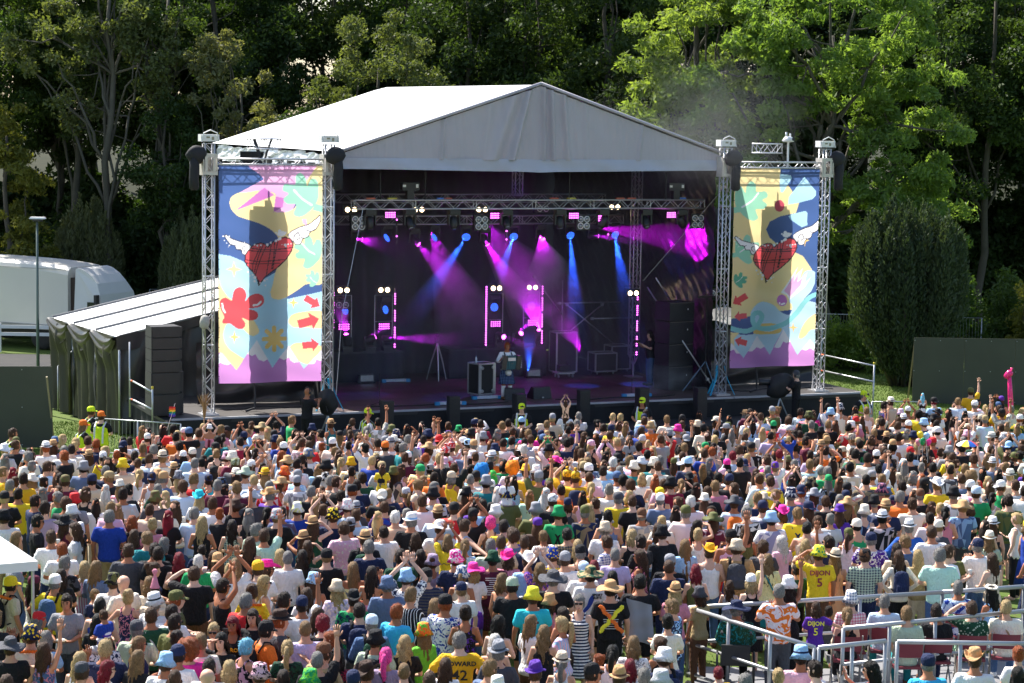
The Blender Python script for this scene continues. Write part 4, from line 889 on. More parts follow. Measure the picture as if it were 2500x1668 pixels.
# ------------------------------------------------------------------ things on the stage
def fcase(u, v, label, w_, d_, h, grp='black flight cases', turn=0):
    t = sthing('flight_case', label, 'flight case', u, v, 0, grp, turn)
    MB().box((0, 0, .12+h/2), (w_, d_, h)).build('case_body', BLACK, t)
    for a in (-1, 1):
        for b in (-1, 1): MB().box((a*w_/2, b*d_/2, .12+h/2), (.05, .05, h+.02)).build('edge_strip', ALU, t)
    for zz in (.12, .12+h):
        for b in (-1, 1): MB().box((0, b*d_/2, zz), (w_, .045, .045)).build('edge_strip', ALU, t)
        for a in (-1, 1): MB().box((a*w_/2, 0, zz), (.045, d_, .045)).build('edge_strip', ALU, t)
    for a in (-1, 1):
        for b in (-1, 1): MB().lathe([(.04, -.02), (.055, 0), (.04, .02)], 8, (a*w_*.38, b*d_*.38, .055), axis='X').build('castor', STEEL, t)
    return t
fc = fcase(9.25, 1.75, 'black flight case with silver edges and castors beside the accordion player', .62, .55, .95, turn=.3)
for a in (-1, 1):
    for z in (.22, .95): MB().lathe([(.05, -.03), (.06, 0), (.05, .03)], 10, (a*.22, -.31, z), axis='Y').build('castor_dish', ALU, fc)
    MB().box((a*.26, -.285, .6), (.05, .02, 1.0)).build('lid_strip', ALU, fc)
bt = sthing('water_bottle', 'clear plastic water bottle standing on the flight case', 'bottle', 9.05, 1.72, 1.075)
MB().lathe([(.03, 0), (.034, .02), (.034, .16), (.014, .2), (.014, .21)], 10).build('body', mat('clear_plastic', (.55, .6, .66), .1, 0, .1), bt, True); MB().lathe([(.016, .21), (.016, .235)], 8).build('cap', mat('blue_cap', (.1, .2, .5), .4), bt)
def wedge(u, v, label, turn):
    t = sthing('stage_wedge', label, 'monitor', u, v, 0, 'stage monitor wedges', turn); mb = MB()
    P = [(-.32, -.22, 0), (.32, -.22, 0), (.32, .24, 0), (-.32, .24, 0), (-.30, -.16, .36), (.30, -.16, .36), (.30, .0, .38), (-.30, .0, .38), (-.32, .22, .1), (.32, .22, .1)]
    mb.add(P, [(0, 3, 2, 1), (0, 1, 5, 4), (4, 5, 6, 7), (7, 6, 9, 8), (8, 9, 2, 3), (1, 2, 9, 6, 5), (0, 4, 7, 8, 3)]); mb.build('cabinet', BLACK, t)
    MB().add([(-.27, .015, .365), (.27, .015, .365), (.29, .215, .115), (-.29, .215, .115)], [(0, 1, 2, 3)]).build('grille', BLACKM, t)
    MB().box((0, -.235, .05), (.06, .03, .04)).build('socket', STEEL, t)
wedge(10.0, .85, 'black stage monitor wedge directly in front of the accordion player', -.25); wedge(10.9, .95, 'black stage monitor wedge to the right of the accordion player', .1)
def uplight(u, v, label):
    t = sthing('floor_light', label, 'stage light', u, v, 0, 'silver fronted floor lights')
    MB().box((0, 0, .16), (.5, .2, .26)).build('housing', FIX, t); MB().box((0, -.105, .17), (.44, .02, .2)).build('reflector', mat('silver_reflector', (.55, .57, .6), .2, .8, .2, 6), t)
    for a in (-1, 1): MB().box((a*.27, 0, .12), (.03, .25, .24)).build('bracket', FIX, t)
uplight(6.9, 6.1, 'silver fronted floor light before the left riser'); uplight(12.85, 6.05, 'silver fronted floor light before the right riser')
BAT = mat('frosted_strip', (.5, .55, .65), .3, .2, .3, 12); BLUC = mat('blue_end_cap', (.03, .25, .5), .4)
for k, (u, v, lbl) in enumerate(((7.6, .15, 'between the second front fill and the left tower'), (9.2, 1.15, 'below the flight case'), (14.0, .35, 'near the smoke cloud'), (7.9, 6.0, 'before the left riser'))):
    t = sthing('floor_batten', 'blue ended strip light %s' % lbl, 'stage light', u, v, 0, 'floor strip lights', rnd.uniform(-.1, .1))
    MB().box((0, 0, .07), (.72, .1, .09)).build('tube', BAT, t)
    for a in (-1, 1): MB().box((a*.42, 0, .06), (.14, .14, .1)).build('end_cap', BLUC, t)
def mic_stand(u, v, h, label, tilt=.3, boom=True):
    t = sthing('mic_stand', label, 'microphone stand', u, v, 0, 'microphone stands')
    MB().tube([(0, 0, .02), (0, 0, h)], .012, 6).build('pole', BLACKM, t)
    for k in range(3):
        a = k*2.1+.4; MB().tube([(0, 0, .12), (.28*math.cos(a), .28*math.sin(a), .015)], .011, 5).build('leg', BLACKM, t)
    if boom:
        MB().tube([(0, 0, h), (tilt, .12, h+.16)], .01, 5).build('boom', BLACKM, t); MB().lathe([(.012, -.09), (.018, -.02), (.028, .0), (.026, .035), (.01, .05)], 8, (tilt, .12, h+.19), rot=aim((.6, .3, .7))).build('microphone', BLACKM, t, True)
mic_stand(9.95, 1.0, 1.3, 'black microphone stand in front of the accordion player', .06)
mic_stand(5.45, .55, 1.0, 'short black microphone stand near the left tower', .0, False)
mic_stand(13.95, .6, .55, 'low black stand near the smoke cloud', 0, False)
tp = sthing('camera_tripod', 'tall camera tripod without operator standing by the backdrop', 'tripod', 9.4, 6.1, 0)
for k in range(3):
    a = k*2.09+.3; MB().tube([(0, 0, 1.25), (.22*math.cos(a), .22*math.sin(a), .62), (.38*math.cos(a), .38*math.sin(a), .02)], [.03, .026, .016], 6).build('leg', STEEL, tp)
MB().box((0, 0, 1.36), (.14, .14, .2)).lathe([(.05, 0), (.09, .08), (.05, .16)], 10, (0, 0, 1.45)).build('head', FIX, tp); MB().tube([(0, 0, 1.38), (-.3, -.2, 1.3)], .012, 5).build('pan_bar', FIX, tp)
dl = sthing('smoke_machine', 'smoke machine on a pale wheeled dolly at the back of the stage', 'smoke machine', 13.75, 5.5, 0)
MB().box((0, 0, .2), (.62, .4, .06)).build('dolly_board', mat('pale_board', (.4, .4, .38), .6), dl); MB().box((0, 0, .36), (.42, .26, .2)).tube([(.1, -.05, .46), (.1, -.05, .6)], .03, 6).build('machine', FIX, dl)
for a in (-1, 1):
    for b in (-1, 1): MB().lathe([(.05, -.02), (.06, 0), (.05, .02)], 8, (a*.26, b*.15, .09), axis='X').build('castor', STEEL, dl)
fcase(14.2, 6.6, 'tall black flight case with a white label standing at the back', .75, .6, 1.35)
fcase(15.6, 6.4, 'low black flight case behind the slim truss column', .8, .6, .62); fcase(16.4, 6.9, 'black flight case against the right side wall', .7, .6, .8)
sub = sthing('subwoofer_stack', 'stack of four big black bass speakers on the right of the stage', 'speakers', 16.1, 1.95, 0, None, .18); z = 0
for k, h in enumerate((.78, .74, .74, .62)):
    MB().box((0, 0, z+h/2), (.98, .78, h-.02)).build('cabinet', BLACK, sub)
    MB().box((.2, -.395, z+h*.62), (.15, .015, .13)).build('handle_dish', BLACKM, sub); MB().box((.23, -.402, z+h*.62), (.03, .008, .05)).build('handle', WHITE, sub)
    MB().box((0, -.392, z+h-.03), (.96, .006, .008)).build('worn_edge', mat('worn_edge', (.25, .22, .18)), sub); z += h
ls = sthing('light_stand', 'dark tripod lighting stand between the bass speakers and the right tower', 'stand', 16.75, .95, 0)
MB().tube([(0, 0, .9), (0, 0, 3.1)], .02, 6).build('pole', FIX, ls); MB().tube([(0, 0, .3), (0, 0, 1.0)], .03, 6).build('collar', FIX, ls)
for k in range(3):
    a = k*2.09+2.8; MB().tube([(0, 0, 1.0), (.75*math.cos(a), .6*math.sin(a), .02)], .02, 6).build('leg', mat('blue_grey_tube', (.10, .16, .22), .4, .4), ls)
MB().box((0, 0, 3.1), (.7, .06, .06)).build('cross_bar', FIX, ls)
for k, (d, lbl) in enumerate((((-.35, .0, 3.0), 'left'), ((.0, 0, 3.0), 'middle'))): pass
for k, (a, b) in enumerate((((14.2, 7.2, 2.4), (16.6, 7.2, 2.4)), ((14.4, 7.2, .1), (14.4, 7.2, 3.2)), ((13.2, 7.0, 3.4), (14.4, 7.2, 2.0)), ((15.9, 7.0, 2.4), (14.0, 7.2, .9)), ((14.5, 7.2, 2.4), (16.6, 7.2, .8)), ((16.5, 2.9, 2.7), (15.7, 2.6, 3.6)), ((16.85, .8, .3), (15.4, 2.6, 3.3)), ((15.2, 6.6, 1.9), (16.8, 6.6, 1.9)))):
    t = sthing('scaffold_tube', ['long level', 'upright', 'steep left sloping', 'rising right', 'falling right', 'short slanting', 'thick slanting front', 'low level'][k]+' scaffold tube in the dark right rear of the stage', 'scaffold tube', *a, 'scaffold tubes in the dark at the stage rear'); d = Vector(b)-Vector(a)
    MB().tube([(0, 0, 0), d], .026, 7).build('tube', STEEL, t, True); MB().box(d*.04, (.09, .09, .09)).build('coupler', STEEL, t)
gs = on_v(1470, 792, 7.5)
t = sthing('stage_rope', 'thin dark rope slanting across the right of the stage opening', 'rope', 17.0, .5, 6.6)
MB().tube([(0, 0, 0), (-2.3, 1.0, -3.0)], .012, 5).build('rope', mat('rope', (.25, .24, .2), .8), t)
t = sthing('sling_cable', 'pale steel cable slanting beside the left inner tower', 'cable', 5.1, 1.2, 6.0)
MB().tube([(0, 0, 0), (-.85, -.6, -3.2), (-1.05, -.7, -5.6)], .012, 5).build('cable', STEEL, t)
CAB = mat('black_cable', (.02, .02, .022), .6)
for k, (pts, lbl) in enumerate((([(17.3, 1.2), (18.2, .6), (19.0, 1.0), (19.6, .5), (20.6, .9), (21.2, .3)], 'on the right wing below the banner'), ([(.3, 1.3), (1.2, .9), (2.0, 1.4), (2.7, .9), (3.4, 1.1)], 'on the left wing below the banner'), ([(5.0, .4), (6.4, .2), (7.3, .3), (8.5, .0), (9.6, .3)], 'along the front of the stage floor'), ([(11.2, .4), (12.2, .1), (13.2, .3), (14.6, .1), (15.4, .4)], 'near the smoke cloud at the front'))):
    t = sthing('floor_cable', 'loose black cable lying %s' % lbl, 'cable', *pts[0], .012, 'floor cables'); q = [Vector((a-pts[0][0], b-pts[0][1], .012)) for a, b in pts]
    MB().tube([tuple(p) for p in np.c_[cr([p[:2] for p in q]+[p[:2] for p in q[::-1][1:-1]], 6), np.full(6*(2*len(q)-2), .012)]][:6*(len(q)-1)], .016, 5).build('cable', CAB, t, True)
t = sthing('pole_microphone', 'furry grey windshield microphone clamped on the left outer tower', 'microphone', -.18, -.2, 2.75)
MB().lathe([(.05, -.2), (.13, -.15), (.15, 0), (.13, .15), (.05, .2)], 12, rot=aim((.15, 0, 1))).build('windshield', mat('fur', (.42, .4, .36), .95, 0, .3, 20, 1), t, True); MB().tube([(.03, 0, -.2), (.1, .1, -.9)], .015, 5).build('clamp_arm', BLACKM, t)
# ------------------------------------------------------------------ trees and shrubs
def leaf_mat(name, c1, c2, tr=.45, gloss=.04):
    m = bpy.data.materials.new(name); m.use_nodes = True; nt = m.node_tree; N = nt.nodes; L = nt.links; N.remove(N['Principled BSDF'])
    at = N.new('ShaderNodeVertexColor'); at.layer_name = 'Col'
    oi = N.new('ShaderNodeObjectInfo'); hs = N.new('ShaderNodeHueSaturation')
    mr = N.new('ShaderNodeMapRange'); mr.inputs[3].default_value = .485; mr.inputs[4].default_value = .515; L.new(oi.outputs['Random'], mr.inputs[0]); L.new(mr.outputs[0], hs.inputs['Hue'])
    mx = N.new('ShaderNodeMix'); mx.data_type = 'RGBA'; mx.inputs['A'].default_value = (*c1, 1); mx.inputs['B'].default_value = (*c2, 1)
    sp = N.new('ShaderNodeSeparateColor'); L.new(at.outputs[0], sp.inputs[0]); L.new(sp.outputs[0], mx.inputs['Factor']); L.new(mx.outputs['Result'], hs.inputs['Color'])
    d = N.new('ShaderNodeBsdfDiffuse'); t = N.new('ShaderNodeBsdfTranslucent'); g = N.new('ShaderNodeBsdfGlossy'); g.inputs['Roughness'].default_value = .55
    L.new(hs.outputs[0], d.inputs[0])
    tm = N.new('ShaderNodeMix'); tm.data_type = 'RGBA'; tm.blend_type = 'MULTIPLY'; tm.inputs['Factor'].default_value = 1; tm.inputs['B'].default_value = (1.5, 1.5, .6, 1)
    L.new(hs.outputs[0], tm.inputs['A']); L.new(tm.outputs['Result'], t.inputs[0])
    a = N.new('ShaderNodeMixShader'); a.inputs[0].default_value = tr; b = N.new('ShaderNodeMixShader'); b.inputs[0].default_value = gloss
    L.new(d.outputs[0], a.inputs[1]); L.new(t.outputs[0], a.inputs[2]); L.new(a.outputs[0], b.inputs[1]); L.new(g.outputs[0], b.inputs[2]); L.new(b.outputs[0], N['Material Output'].inputs[0])
    return m
BARK = mat('grey_bark', (.075, .065, .05), .9, 0, .4, 3, .6, bscale=10)
BARKP = mat('pale_bark', (.10, .09, .07), .9, 0, .35, 3, .6, bscale=10)
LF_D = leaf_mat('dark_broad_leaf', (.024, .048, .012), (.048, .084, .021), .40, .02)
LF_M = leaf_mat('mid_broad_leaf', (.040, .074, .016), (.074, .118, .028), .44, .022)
LF_B = leaf_mat('bright_ash_leaf', (.115, .19, .042), (.20, .285, .075), .6, .02)
LF_P = leaf_mat('pale_grey_leaf', (.13, .145, .06), (.22, .23, .11), .45, .03)
LF_Y = leaf_mat('golden_conifer', (.115, .12, .02), (.19, .18, .036), .4, .02)
LF_W = leaf_mat('willow_grey_leaf', (.08, .108, .034), (.14, .17, .06), .46, .03)
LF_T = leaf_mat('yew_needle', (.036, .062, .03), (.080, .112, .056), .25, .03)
LF_T2 = leaf_mat('sun_tinted_yew_needle', (.11, .13, .06), (.19, .21, .11), .4, .02)  # yew colour raised to paint sunlight onto the shaded side
def leaves(C, Rr, cnt, size, seed, droop=.0, flat=1., up=.35, aspect=1.9, shell=.55):
    """leaf blades spread through clumps: C centres (k,3), Rr radii (k,), cnt leaves per clump"""
    g = np.random.default_rng(seed); k = len(C); n = k*cnt
    d = g.normal(size=(n, 3)); d /= np.linalg.norm(d, axis=1)[:, None]
    r = g.uniform(0, 1, n)**shell
    o = d*r[:, None]*np.repeat(Rr, cnt)[:, None]; o[:, 2] *= flat
    P = np.repeat(C, cnt, 0)+o; P[:, 2] -= droop*np.hypot(o[:, 0], o[:, 1])**2/np.repeat(Rr, cnt)
    nrm = g.normal(size=(n, 3))+d*.5+np.array([0, 0, up]); nrm /= np.linalg.norm(nrm, axis=1)[:, None]
    a = g.normal(size=(n, 3)); a[:, 2] -= droop*1.2; a -= nrm*(a*nrm).sum(1)[:, None]; a /= np.linalg.norm(a, axis=1)[:, None]; b = np.cross(nrm, a)
    s = size*g.uniform(.6, 1.35, n)[:, None]
    V = np.stack([P-a*s*.5*aspect, P+b*s*.42-nrm*s*.12, P+a*s*.5*aspect, P-b*s*.42-nrm*s*.12], 1).reshape(-1, 3)
    F = np.arange(4*n).reshape(-1, 4)
    c = np.clip(np.repeat(g.uniform(0, 1, k), cnt)*.6+g.uniform(0, .5, n), 0, 1)
    return V, F, np.repeat(c, 1)
def limb(mb, a, b, r0, r1, g, wob=.12, n=5):
    a, b = np.array(a, float), np.array(b, float); L_ = np.linalg.norm(b-a); pts = []
    for i in range(n+1):
        t = i/n; w_ = g.normal(0, wob*L_*.25, 3)*math.sin(math.pi*t); pts.append(tuple(a+(b-a)*t+w_))
    mb.tube(pts, [r0+(r1-r0)*i/n for i in range(n+1)], 7); return pts
def tree_parts(seed, h, base, crowns, ncl, cnt, size, m, bark=BARK, r0=.22, droop=0, flat=.8, clump=.9, fork=None, aspect=1.9, trunk_top=None, nl=9, lean=(0, 0), rise=.35):
    """trunk with limbs and a crown made of clumps spread over the surfaces of a few ellipsoids (cx,cy,cz,rx,ry,rz)"""
    g = np.random.default_rng(seed); mb = MB(); top = np.array([lean[0], lean[1], trunk_top or h*.8])
    tp_ = limb(mb, (0, 0, -.3), top, r0, r0*.3, g, .10, 8)
    C, Rr = [], []
    wts = np.array([c[3]*c[4]+c[3]*c[5] for c in crowns]); wts = wts/wts.sum()
    for i in range(ncl):
        c = crowns[g.choice(len(crowns), p=wts)]
        d = g.normal(size=3); d /= np.linalg.norm(d); q = g.uniform(.25, 1)**.45
        C.append([c[0]+d[0]*c[3]*q, c[1]+d[1]*c[4]*q, c[2]+d[2]*c[5]*q]); Rr.append(clump*g.uniform(.55, 1.25))
    C = np.array(C); Rr = np.array(Rr)
    for i in range(nl):
        tgt = C[g.integers(len(C))]; t = g.uniform(.35, .95); s = np.array(tp_[min(8, int(t*8))])
        if tgt[2] < s[2]-1: s = np.array(tp_[3])
        mid = s+(tgt-s)*.5+np.array([0, 0, abs(np.linalg.norm(tgt[:2]-s[:2]))*.15])
        limb(mb, s, mid, r0*.42*(1-t*.5), r0*.22, g, .15, 4); limb(mb, mid, tgt, r0*.22, .02, g, .2, 4)
        for q in range(2):
            t2 = C[np.argsort(np.linalg.norm(C-mid, axis=1))[g.integers(1, 6)]]; limb(mb, mid, t2, r0*.14, .015, g, .2, 3)
    V, F, c = leaves(C, Rr, cnt, size, seed+5, droop, flat, aspect=aspect)
    crown = np_mesh('crown', V, F, m, False, ('FACE', np.stack([c, c, c], 1)))
    return mb.mesh('trunk', bark, True), crown
def plant(name, label, parts, loc, rz=0, s=1., cat='tree', grp=None, sz=None):
    t = thing(name, label, cat, loc, rz, grp); t.scale = (s, s, sz or s); put('trunk', parts[0], t); put('crown', parts[1], t); return t
def gpos(x, d):                                  # photo column x at distance d, standing on the ground
    p = at_depth(x, 834, d); return Vector((p.x, d, hill_z(p.x, d)-.05))
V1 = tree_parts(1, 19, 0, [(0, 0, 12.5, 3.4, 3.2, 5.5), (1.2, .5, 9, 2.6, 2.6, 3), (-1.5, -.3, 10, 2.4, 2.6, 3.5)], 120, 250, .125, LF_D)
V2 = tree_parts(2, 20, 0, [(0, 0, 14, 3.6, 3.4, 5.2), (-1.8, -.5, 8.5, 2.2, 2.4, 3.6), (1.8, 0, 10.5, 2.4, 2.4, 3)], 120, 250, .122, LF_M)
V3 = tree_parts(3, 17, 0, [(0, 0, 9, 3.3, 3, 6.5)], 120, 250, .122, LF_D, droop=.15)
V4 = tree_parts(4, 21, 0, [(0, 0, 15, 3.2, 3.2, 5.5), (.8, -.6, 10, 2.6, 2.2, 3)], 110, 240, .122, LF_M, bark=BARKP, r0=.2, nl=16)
k_ = [0]
lbls = ['dark leafy tree', 'dense dark green tree', 'tall dark woodland tree', 'bushy mid green tree']
def wood(x, d, V, label, s=1., rz=None, sz=None):
    k_[0] += 1
    return plant('woodland_tree', label, V, gpos(x, d), rnd.uniform(0, 6.28) if rz is None else rz, s, grp='trees of the dark wood behind the stage', sz=sz)
g5 = random.Random(5)
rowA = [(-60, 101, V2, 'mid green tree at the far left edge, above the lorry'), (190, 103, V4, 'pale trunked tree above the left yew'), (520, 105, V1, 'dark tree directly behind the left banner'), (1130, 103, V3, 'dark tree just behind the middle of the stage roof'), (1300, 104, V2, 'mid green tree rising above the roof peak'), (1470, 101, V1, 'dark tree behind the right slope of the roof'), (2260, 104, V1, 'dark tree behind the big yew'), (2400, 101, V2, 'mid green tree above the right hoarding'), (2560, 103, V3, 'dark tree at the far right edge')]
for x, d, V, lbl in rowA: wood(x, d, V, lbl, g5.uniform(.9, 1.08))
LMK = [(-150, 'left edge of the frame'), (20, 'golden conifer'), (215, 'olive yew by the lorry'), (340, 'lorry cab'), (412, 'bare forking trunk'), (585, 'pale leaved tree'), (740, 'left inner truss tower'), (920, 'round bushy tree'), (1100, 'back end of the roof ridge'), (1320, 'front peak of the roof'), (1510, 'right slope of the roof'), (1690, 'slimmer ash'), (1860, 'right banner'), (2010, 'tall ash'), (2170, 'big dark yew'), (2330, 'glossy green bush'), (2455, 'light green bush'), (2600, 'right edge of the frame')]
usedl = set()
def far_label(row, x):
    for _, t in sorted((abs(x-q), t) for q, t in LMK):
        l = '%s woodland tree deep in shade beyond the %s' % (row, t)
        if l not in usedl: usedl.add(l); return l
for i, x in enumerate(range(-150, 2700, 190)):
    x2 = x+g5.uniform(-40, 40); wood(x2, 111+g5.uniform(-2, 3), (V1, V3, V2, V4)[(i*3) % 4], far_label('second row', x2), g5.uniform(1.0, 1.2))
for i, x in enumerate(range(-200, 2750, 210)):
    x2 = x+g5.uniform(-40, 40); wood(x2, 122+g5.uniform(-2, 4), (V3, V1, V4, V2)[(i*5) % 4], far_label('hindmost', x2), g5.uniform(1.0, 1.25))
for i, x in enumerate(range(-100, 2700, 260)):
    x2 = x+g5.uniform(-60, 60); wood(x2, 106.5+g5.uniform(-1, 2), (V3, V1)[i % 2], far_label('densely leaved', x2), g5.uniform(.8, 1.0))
# undergrowth on the slope
def shrub_parts(seed, rx, rz, ncl, cnt, size, m, clump=.5):
    g = np.random.default_rng(seed); C = []
    for i in range(ncl):
        d = g.normal(size=3); d /= np.linalg.norm(d); q = g.uniform(.2, 1)**.5; C.append([d[0]*rx*q, d[1]*rx*.8*q, abs(d[2])*rz*q+.2])
    V, F, c = leaves(np.array(C), np.full(ncl, clump)*g.uniform(.6, 1.2, ncl), cnt, size, seed+9); mb = MB()
    for i in range(7): limb(mb, (g.normal(0, .1), g.normal(0, .1), -.1), C[g.integers(ncl)], .04, .012, g, .2, 4)
    return mb.mesh('trunk', BARK, True), np_mesh('crown', V, F, m, False, ('FACE', np.stack([c, c, c], 1)))
S1 = shrub_parts(31, 2.4, 3.2, 60, 130, .14, LF_D, .75); S2 = shrub_parts(32, 1.6, 2.4, 50, 150, .10, LF_M, .5); S3 = shrub_parts(33, 1.3, 1.5, 46, 150, .075, LF_B, .36)
near_old = None; shl = {}
def shl_(n):
    shl[n] = shl.get(n, 0)+1; return '%s shrub at the edge of the wood behind the %s' % (('dark', 'leafier dark', 'low dark', 'spreading dark')[shl[n]-1], n)

for i, x in enumerate(range(-120, 2650, 165)):
    if 820 < x < 1500: continue
    if i and near_old: usedl.add(('sh', near_old))
    near = 'lorry' if x < 300 else 'side tent roof' if x < 560 else 'left banner' if x < 820 else 'right banner' if x < 2010 else 'big yew' if x < 2260 else 'right hoarding'
    plant('shrub', shl_(near), S1, gpos(x+g5.uniform(-30, 30), 103+g5.uniform(-.5, 2)), g5.uniform(0, 6), g5.uniform(.85, 1.3), 'shrub', 'dark shrubs along the edge of the wood'); near_old = near
for i, x in enumerate(list(range(-100, 640, 120))+list(range(2180, 2620, 120))):
    plant('shrub', 'tall undergrowth shrub deep in the wood, %s' % far_label('before the', x).replace('before the woodland tree deep in shade beyond', 'in line with'), S1, gpos(x+g5.uniform(-30, 30), 108+g5.uniform(-1, 2)), g5.uniform(0, 6), g5.uniform(1.1, 1.6), 'shrub', 'undergrowth shrubs deep in the wood')
# pale, bushy and leaning trees seen singly
plant('tree', 'pale grey leaved tree above the left banner', tree_parts(41, 14, 0, [(-.2, 0, 11.4, 2.0, 1.6, 2.3), (.6, 0, 8.7, 1.5, 1.3, 1.7), (-1.1, 0, 12.4, 1.2, 1, 1.2)], 50, 150, .11, LF_P, BARKP, .14, clump=.5, nl=14), gpos(585, 97), 0, 1.0)
plant('tree', 'round bushy tree with sunlit yellow green top behind the roof ridge', tree_parts(42, 15, 0, [(0, 0, 10.2, 3.2, 2.6, 4.2), (1.9, 0, 8.5, 1.8, 1.6, 2.6), (-1.6, 0, 8.2, 1.7, 1.6, 2.8)], 120, 210, .10, LF_W, BARK, .2, clump=.62), gpos(920, 96), 0, 1.0)
plant('tree', 'shaded bushy tree between the pale tree and the roof', tree_parts(43, 12, 0, [(0, 0, 7.2, 2.4, 2.0, 3.2)], 70, 190, .11, LF_D, BARK, .16, clump=.62, droop=.1), gpos(720, 96.5), 0, 1.0)
plant('tree', 'tree with bare forking trunk and high sparse crown on the left', tree_parts(44, 19, 0, [(-2.6, 0, 12.8, 2.4, 1.6, 1.8), (-.2, 0, 14.6, 2.6, 1.6, 2.0), (2.0, 0, 12.2, 1.6, 1.3, 2.2), (-1.6, 0, 9.8, 1.5, 1, 1.1)], 74, 140, .12, LF_W, BARKP, .24, clump=.62, nl=18), gpos(272, 97.5), 0, 1.0)
plant('tree', 'tree with pale bare branching trunk between lorry and left banner', tree_parts(45, 18, 0, [(-.4, 0, 14.6, 2.0, 1.4, 1.8), (.8, 0, 13.0, 1.2, 1.2, 1.4)], 40, 120, .12, LF_M, BARKP, .2, clump=.55, nl=14, trunk_top=15), gpos(412, 98.5), 0, 1.0)
plant('tree', 'shaded tree with dense low crown between two bare trunks', tree_parts(46, 12, 0, [(0, 0, 7.6, 1.7, 1.5, 3.2)], 56, 170, .11, LF_D, BARK, .15, clump=.6), gpos(405, 97), 0, 1.0)
plant('shrub', 'small yellow green leafy sprig showing above the roof ridge', shrub_parts(47, .8, .9, 22, 40, .16, LF_B, .35), gpos(1085, 94)+Vector((0, 0, 8.3)), 0, 1.0, 'shrub') if False else None
# the bright ash to the right of the stage
ash1 = tree_parts(51, 20, 0, [(0, 0, 14.3, 4.6, 3.4, 3.2), (-3.6, -.5, 11.2, 2.6, 2.2, 3.0), (-4.4, -.8, 8.0, 1.9, 1.8, 1.9), (3.4, -.6, 9.4, 2.4, 2.0, 3.4), (1.6, -1.0, 6.4, 2.4, 1.6, 1.9), (.8, 0, 11, 2.4, 2, 2), (4.4, -.4, 6.6, 1.6, 1.6, 2.2)], 230, 190, .115, LF_B, BARKP, .3, droop=.35, flat=.55, clump=.72, aspect=2.6, nl=34, trunk_top=13.5)
plant('ash_tree', 'tall bright green sunlit ash tree right of the stage roof', ash1, gpos(2010, 92), 0, 1.0)
ash2 = tree_parts(52, 20, 0, [(0, 0, 13, 3.4, 2.8, 3.6), (-1.6, -.4, 9.4, 2.2, 1.8, 2.6), (1.4, 0, 8.4, 2.0, 1.8, 2.4)], 130, 180, .115, LF_B, BARK, .24, droop=.3, flat=.55, clump=.75, aspect=2.6, nl=20)
plant('ash_tree', 'slimmer bright green ash tree just behind the right roof corner', ash2, gpos(1690, 94), .6, 1.0)
gc = tree_parts(53, 11, 0, [(0, 0, 5.5, 1.7, 1.6, 4.6), (.6, 0, 3.4, 1.6, 1.4, 2.2), (0, 0, 9.0, 1.0, .9, 1.6)], 80, 170, .10, LF_Y, BARK, .2, droop=.5, flat=.4, clump=.62, aspect=2.6)
plant('golden_conifer', 'golden yellow conifer at the left edge above the lorry', gc, gpos(20, 96), 0, 1.0)
# yews: many upright plumes
def yew_parts(seed, n, cnt, size, hgt, spread, base_r, m, v_shape=True):
    g = np.random.default_rng(seed); Vs, Fs, Cs = [], [], []; k = 0; mb = MB()
    for i in range(n):
        a = g.uniform(0, 2*math.pi); q = math.sqrt(g.uniform(.05, 1)); x, y = math.cos(a)*q, math.sin(a)*q*.8
        b = np.array([x*base_r, y*base_r, .15]); h = hgt*(1-.35*q**2)*g.uniform(.86, 1.06); tpt = np.array([x*spread, y*spread, h])
        m1 = cnt; t = g.uniform(.03, 1, m1)**.8; out = np.minimum(1, t/(.5 if v_shape else .3))**(1.0 if v_shape else .6)
        h = hgt*(1-(.16 if v_shape else .3)*q**2)*g.uniform(.88, 1.05); tpt = np.array([x*spread, y*spread, h])
        r = ((.36 if v_shape else .30)*np.sin(np.clip(t*1.02, 0, 1)*math.pi)**.5+.03)*g.uniform(.9, 1.1)
        ph = g.uniform(0, 6.283, m1); rr = r*g.uniform(.65, 1.05, m1)
        off = np.c_[np.cos(ph)*rr, np.sin(ph)*rr, g.normal(0, .1, m1)]
        P = np.c_[b[0]+(tpt[0]-b[0])*out, b[1]+(tpt[1]-b[1])*out, b[2]+(h-b[2])*t]+off
        ax = np.c_[np.cos(ph)*.55, np.sin(ph)*.55, np.full(m1, 1.0)]+g.normal(0, .28, (m1, 3)); ax /= np.linalg.norm(ax, axis=1)[:, None]
        sd = np.cross(ax, g.normal(size=(m1, 3))); sd /= np.linalg.norm(sd, axis=1)[:, None]
        s = size*g.uniform(.6, 1.4, m1)[:, None]
        Vs.append(np.stack([P-ax*s*1.3, P+sd*s*.45, P+ax*s*1.5, P-sd*s*.45], 1).reshape(-1, 3)); Fs.append(np.arange(4*m1).reshape(-1, 4)+k); k += 4*m1
        Cs.append(np.clip(g.uniform(0, .6)+g.uniform(0, .45, m1), 0, 1))
        if i % 4 == 0: mb.tube([tuple(b*.8-np.array([0, 0, .4])), tuple(b+(tpt-b)*.4+np.array([x, y, 0])*spread*.25), tuple(b+(tpt-b)*.8)], [.10, .07, .02], 5)
    c = np.concatenate(Cs)
    return mb.mesh('trunk', BARK, True), np_mesh('crown', np.concatenate(Vs), np.concatenate(Fs), m, False, ('FACE', np.stack([c, c, c], 1)))
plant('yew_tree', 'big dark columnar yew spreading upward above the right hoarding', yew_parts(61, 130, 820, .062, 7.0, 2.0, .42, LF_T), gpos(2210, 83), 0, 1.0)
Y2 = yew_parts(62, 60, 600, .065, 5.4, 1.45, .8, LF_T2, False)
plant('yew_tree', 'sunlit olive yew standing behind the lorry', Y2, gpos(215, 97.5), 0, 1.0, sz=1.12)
plant('yew_tree', 'sunlit olive yew half hidden by the left truss tower', Y2, gpos(458, 96.5), 2.0, .93, sz=1.05)
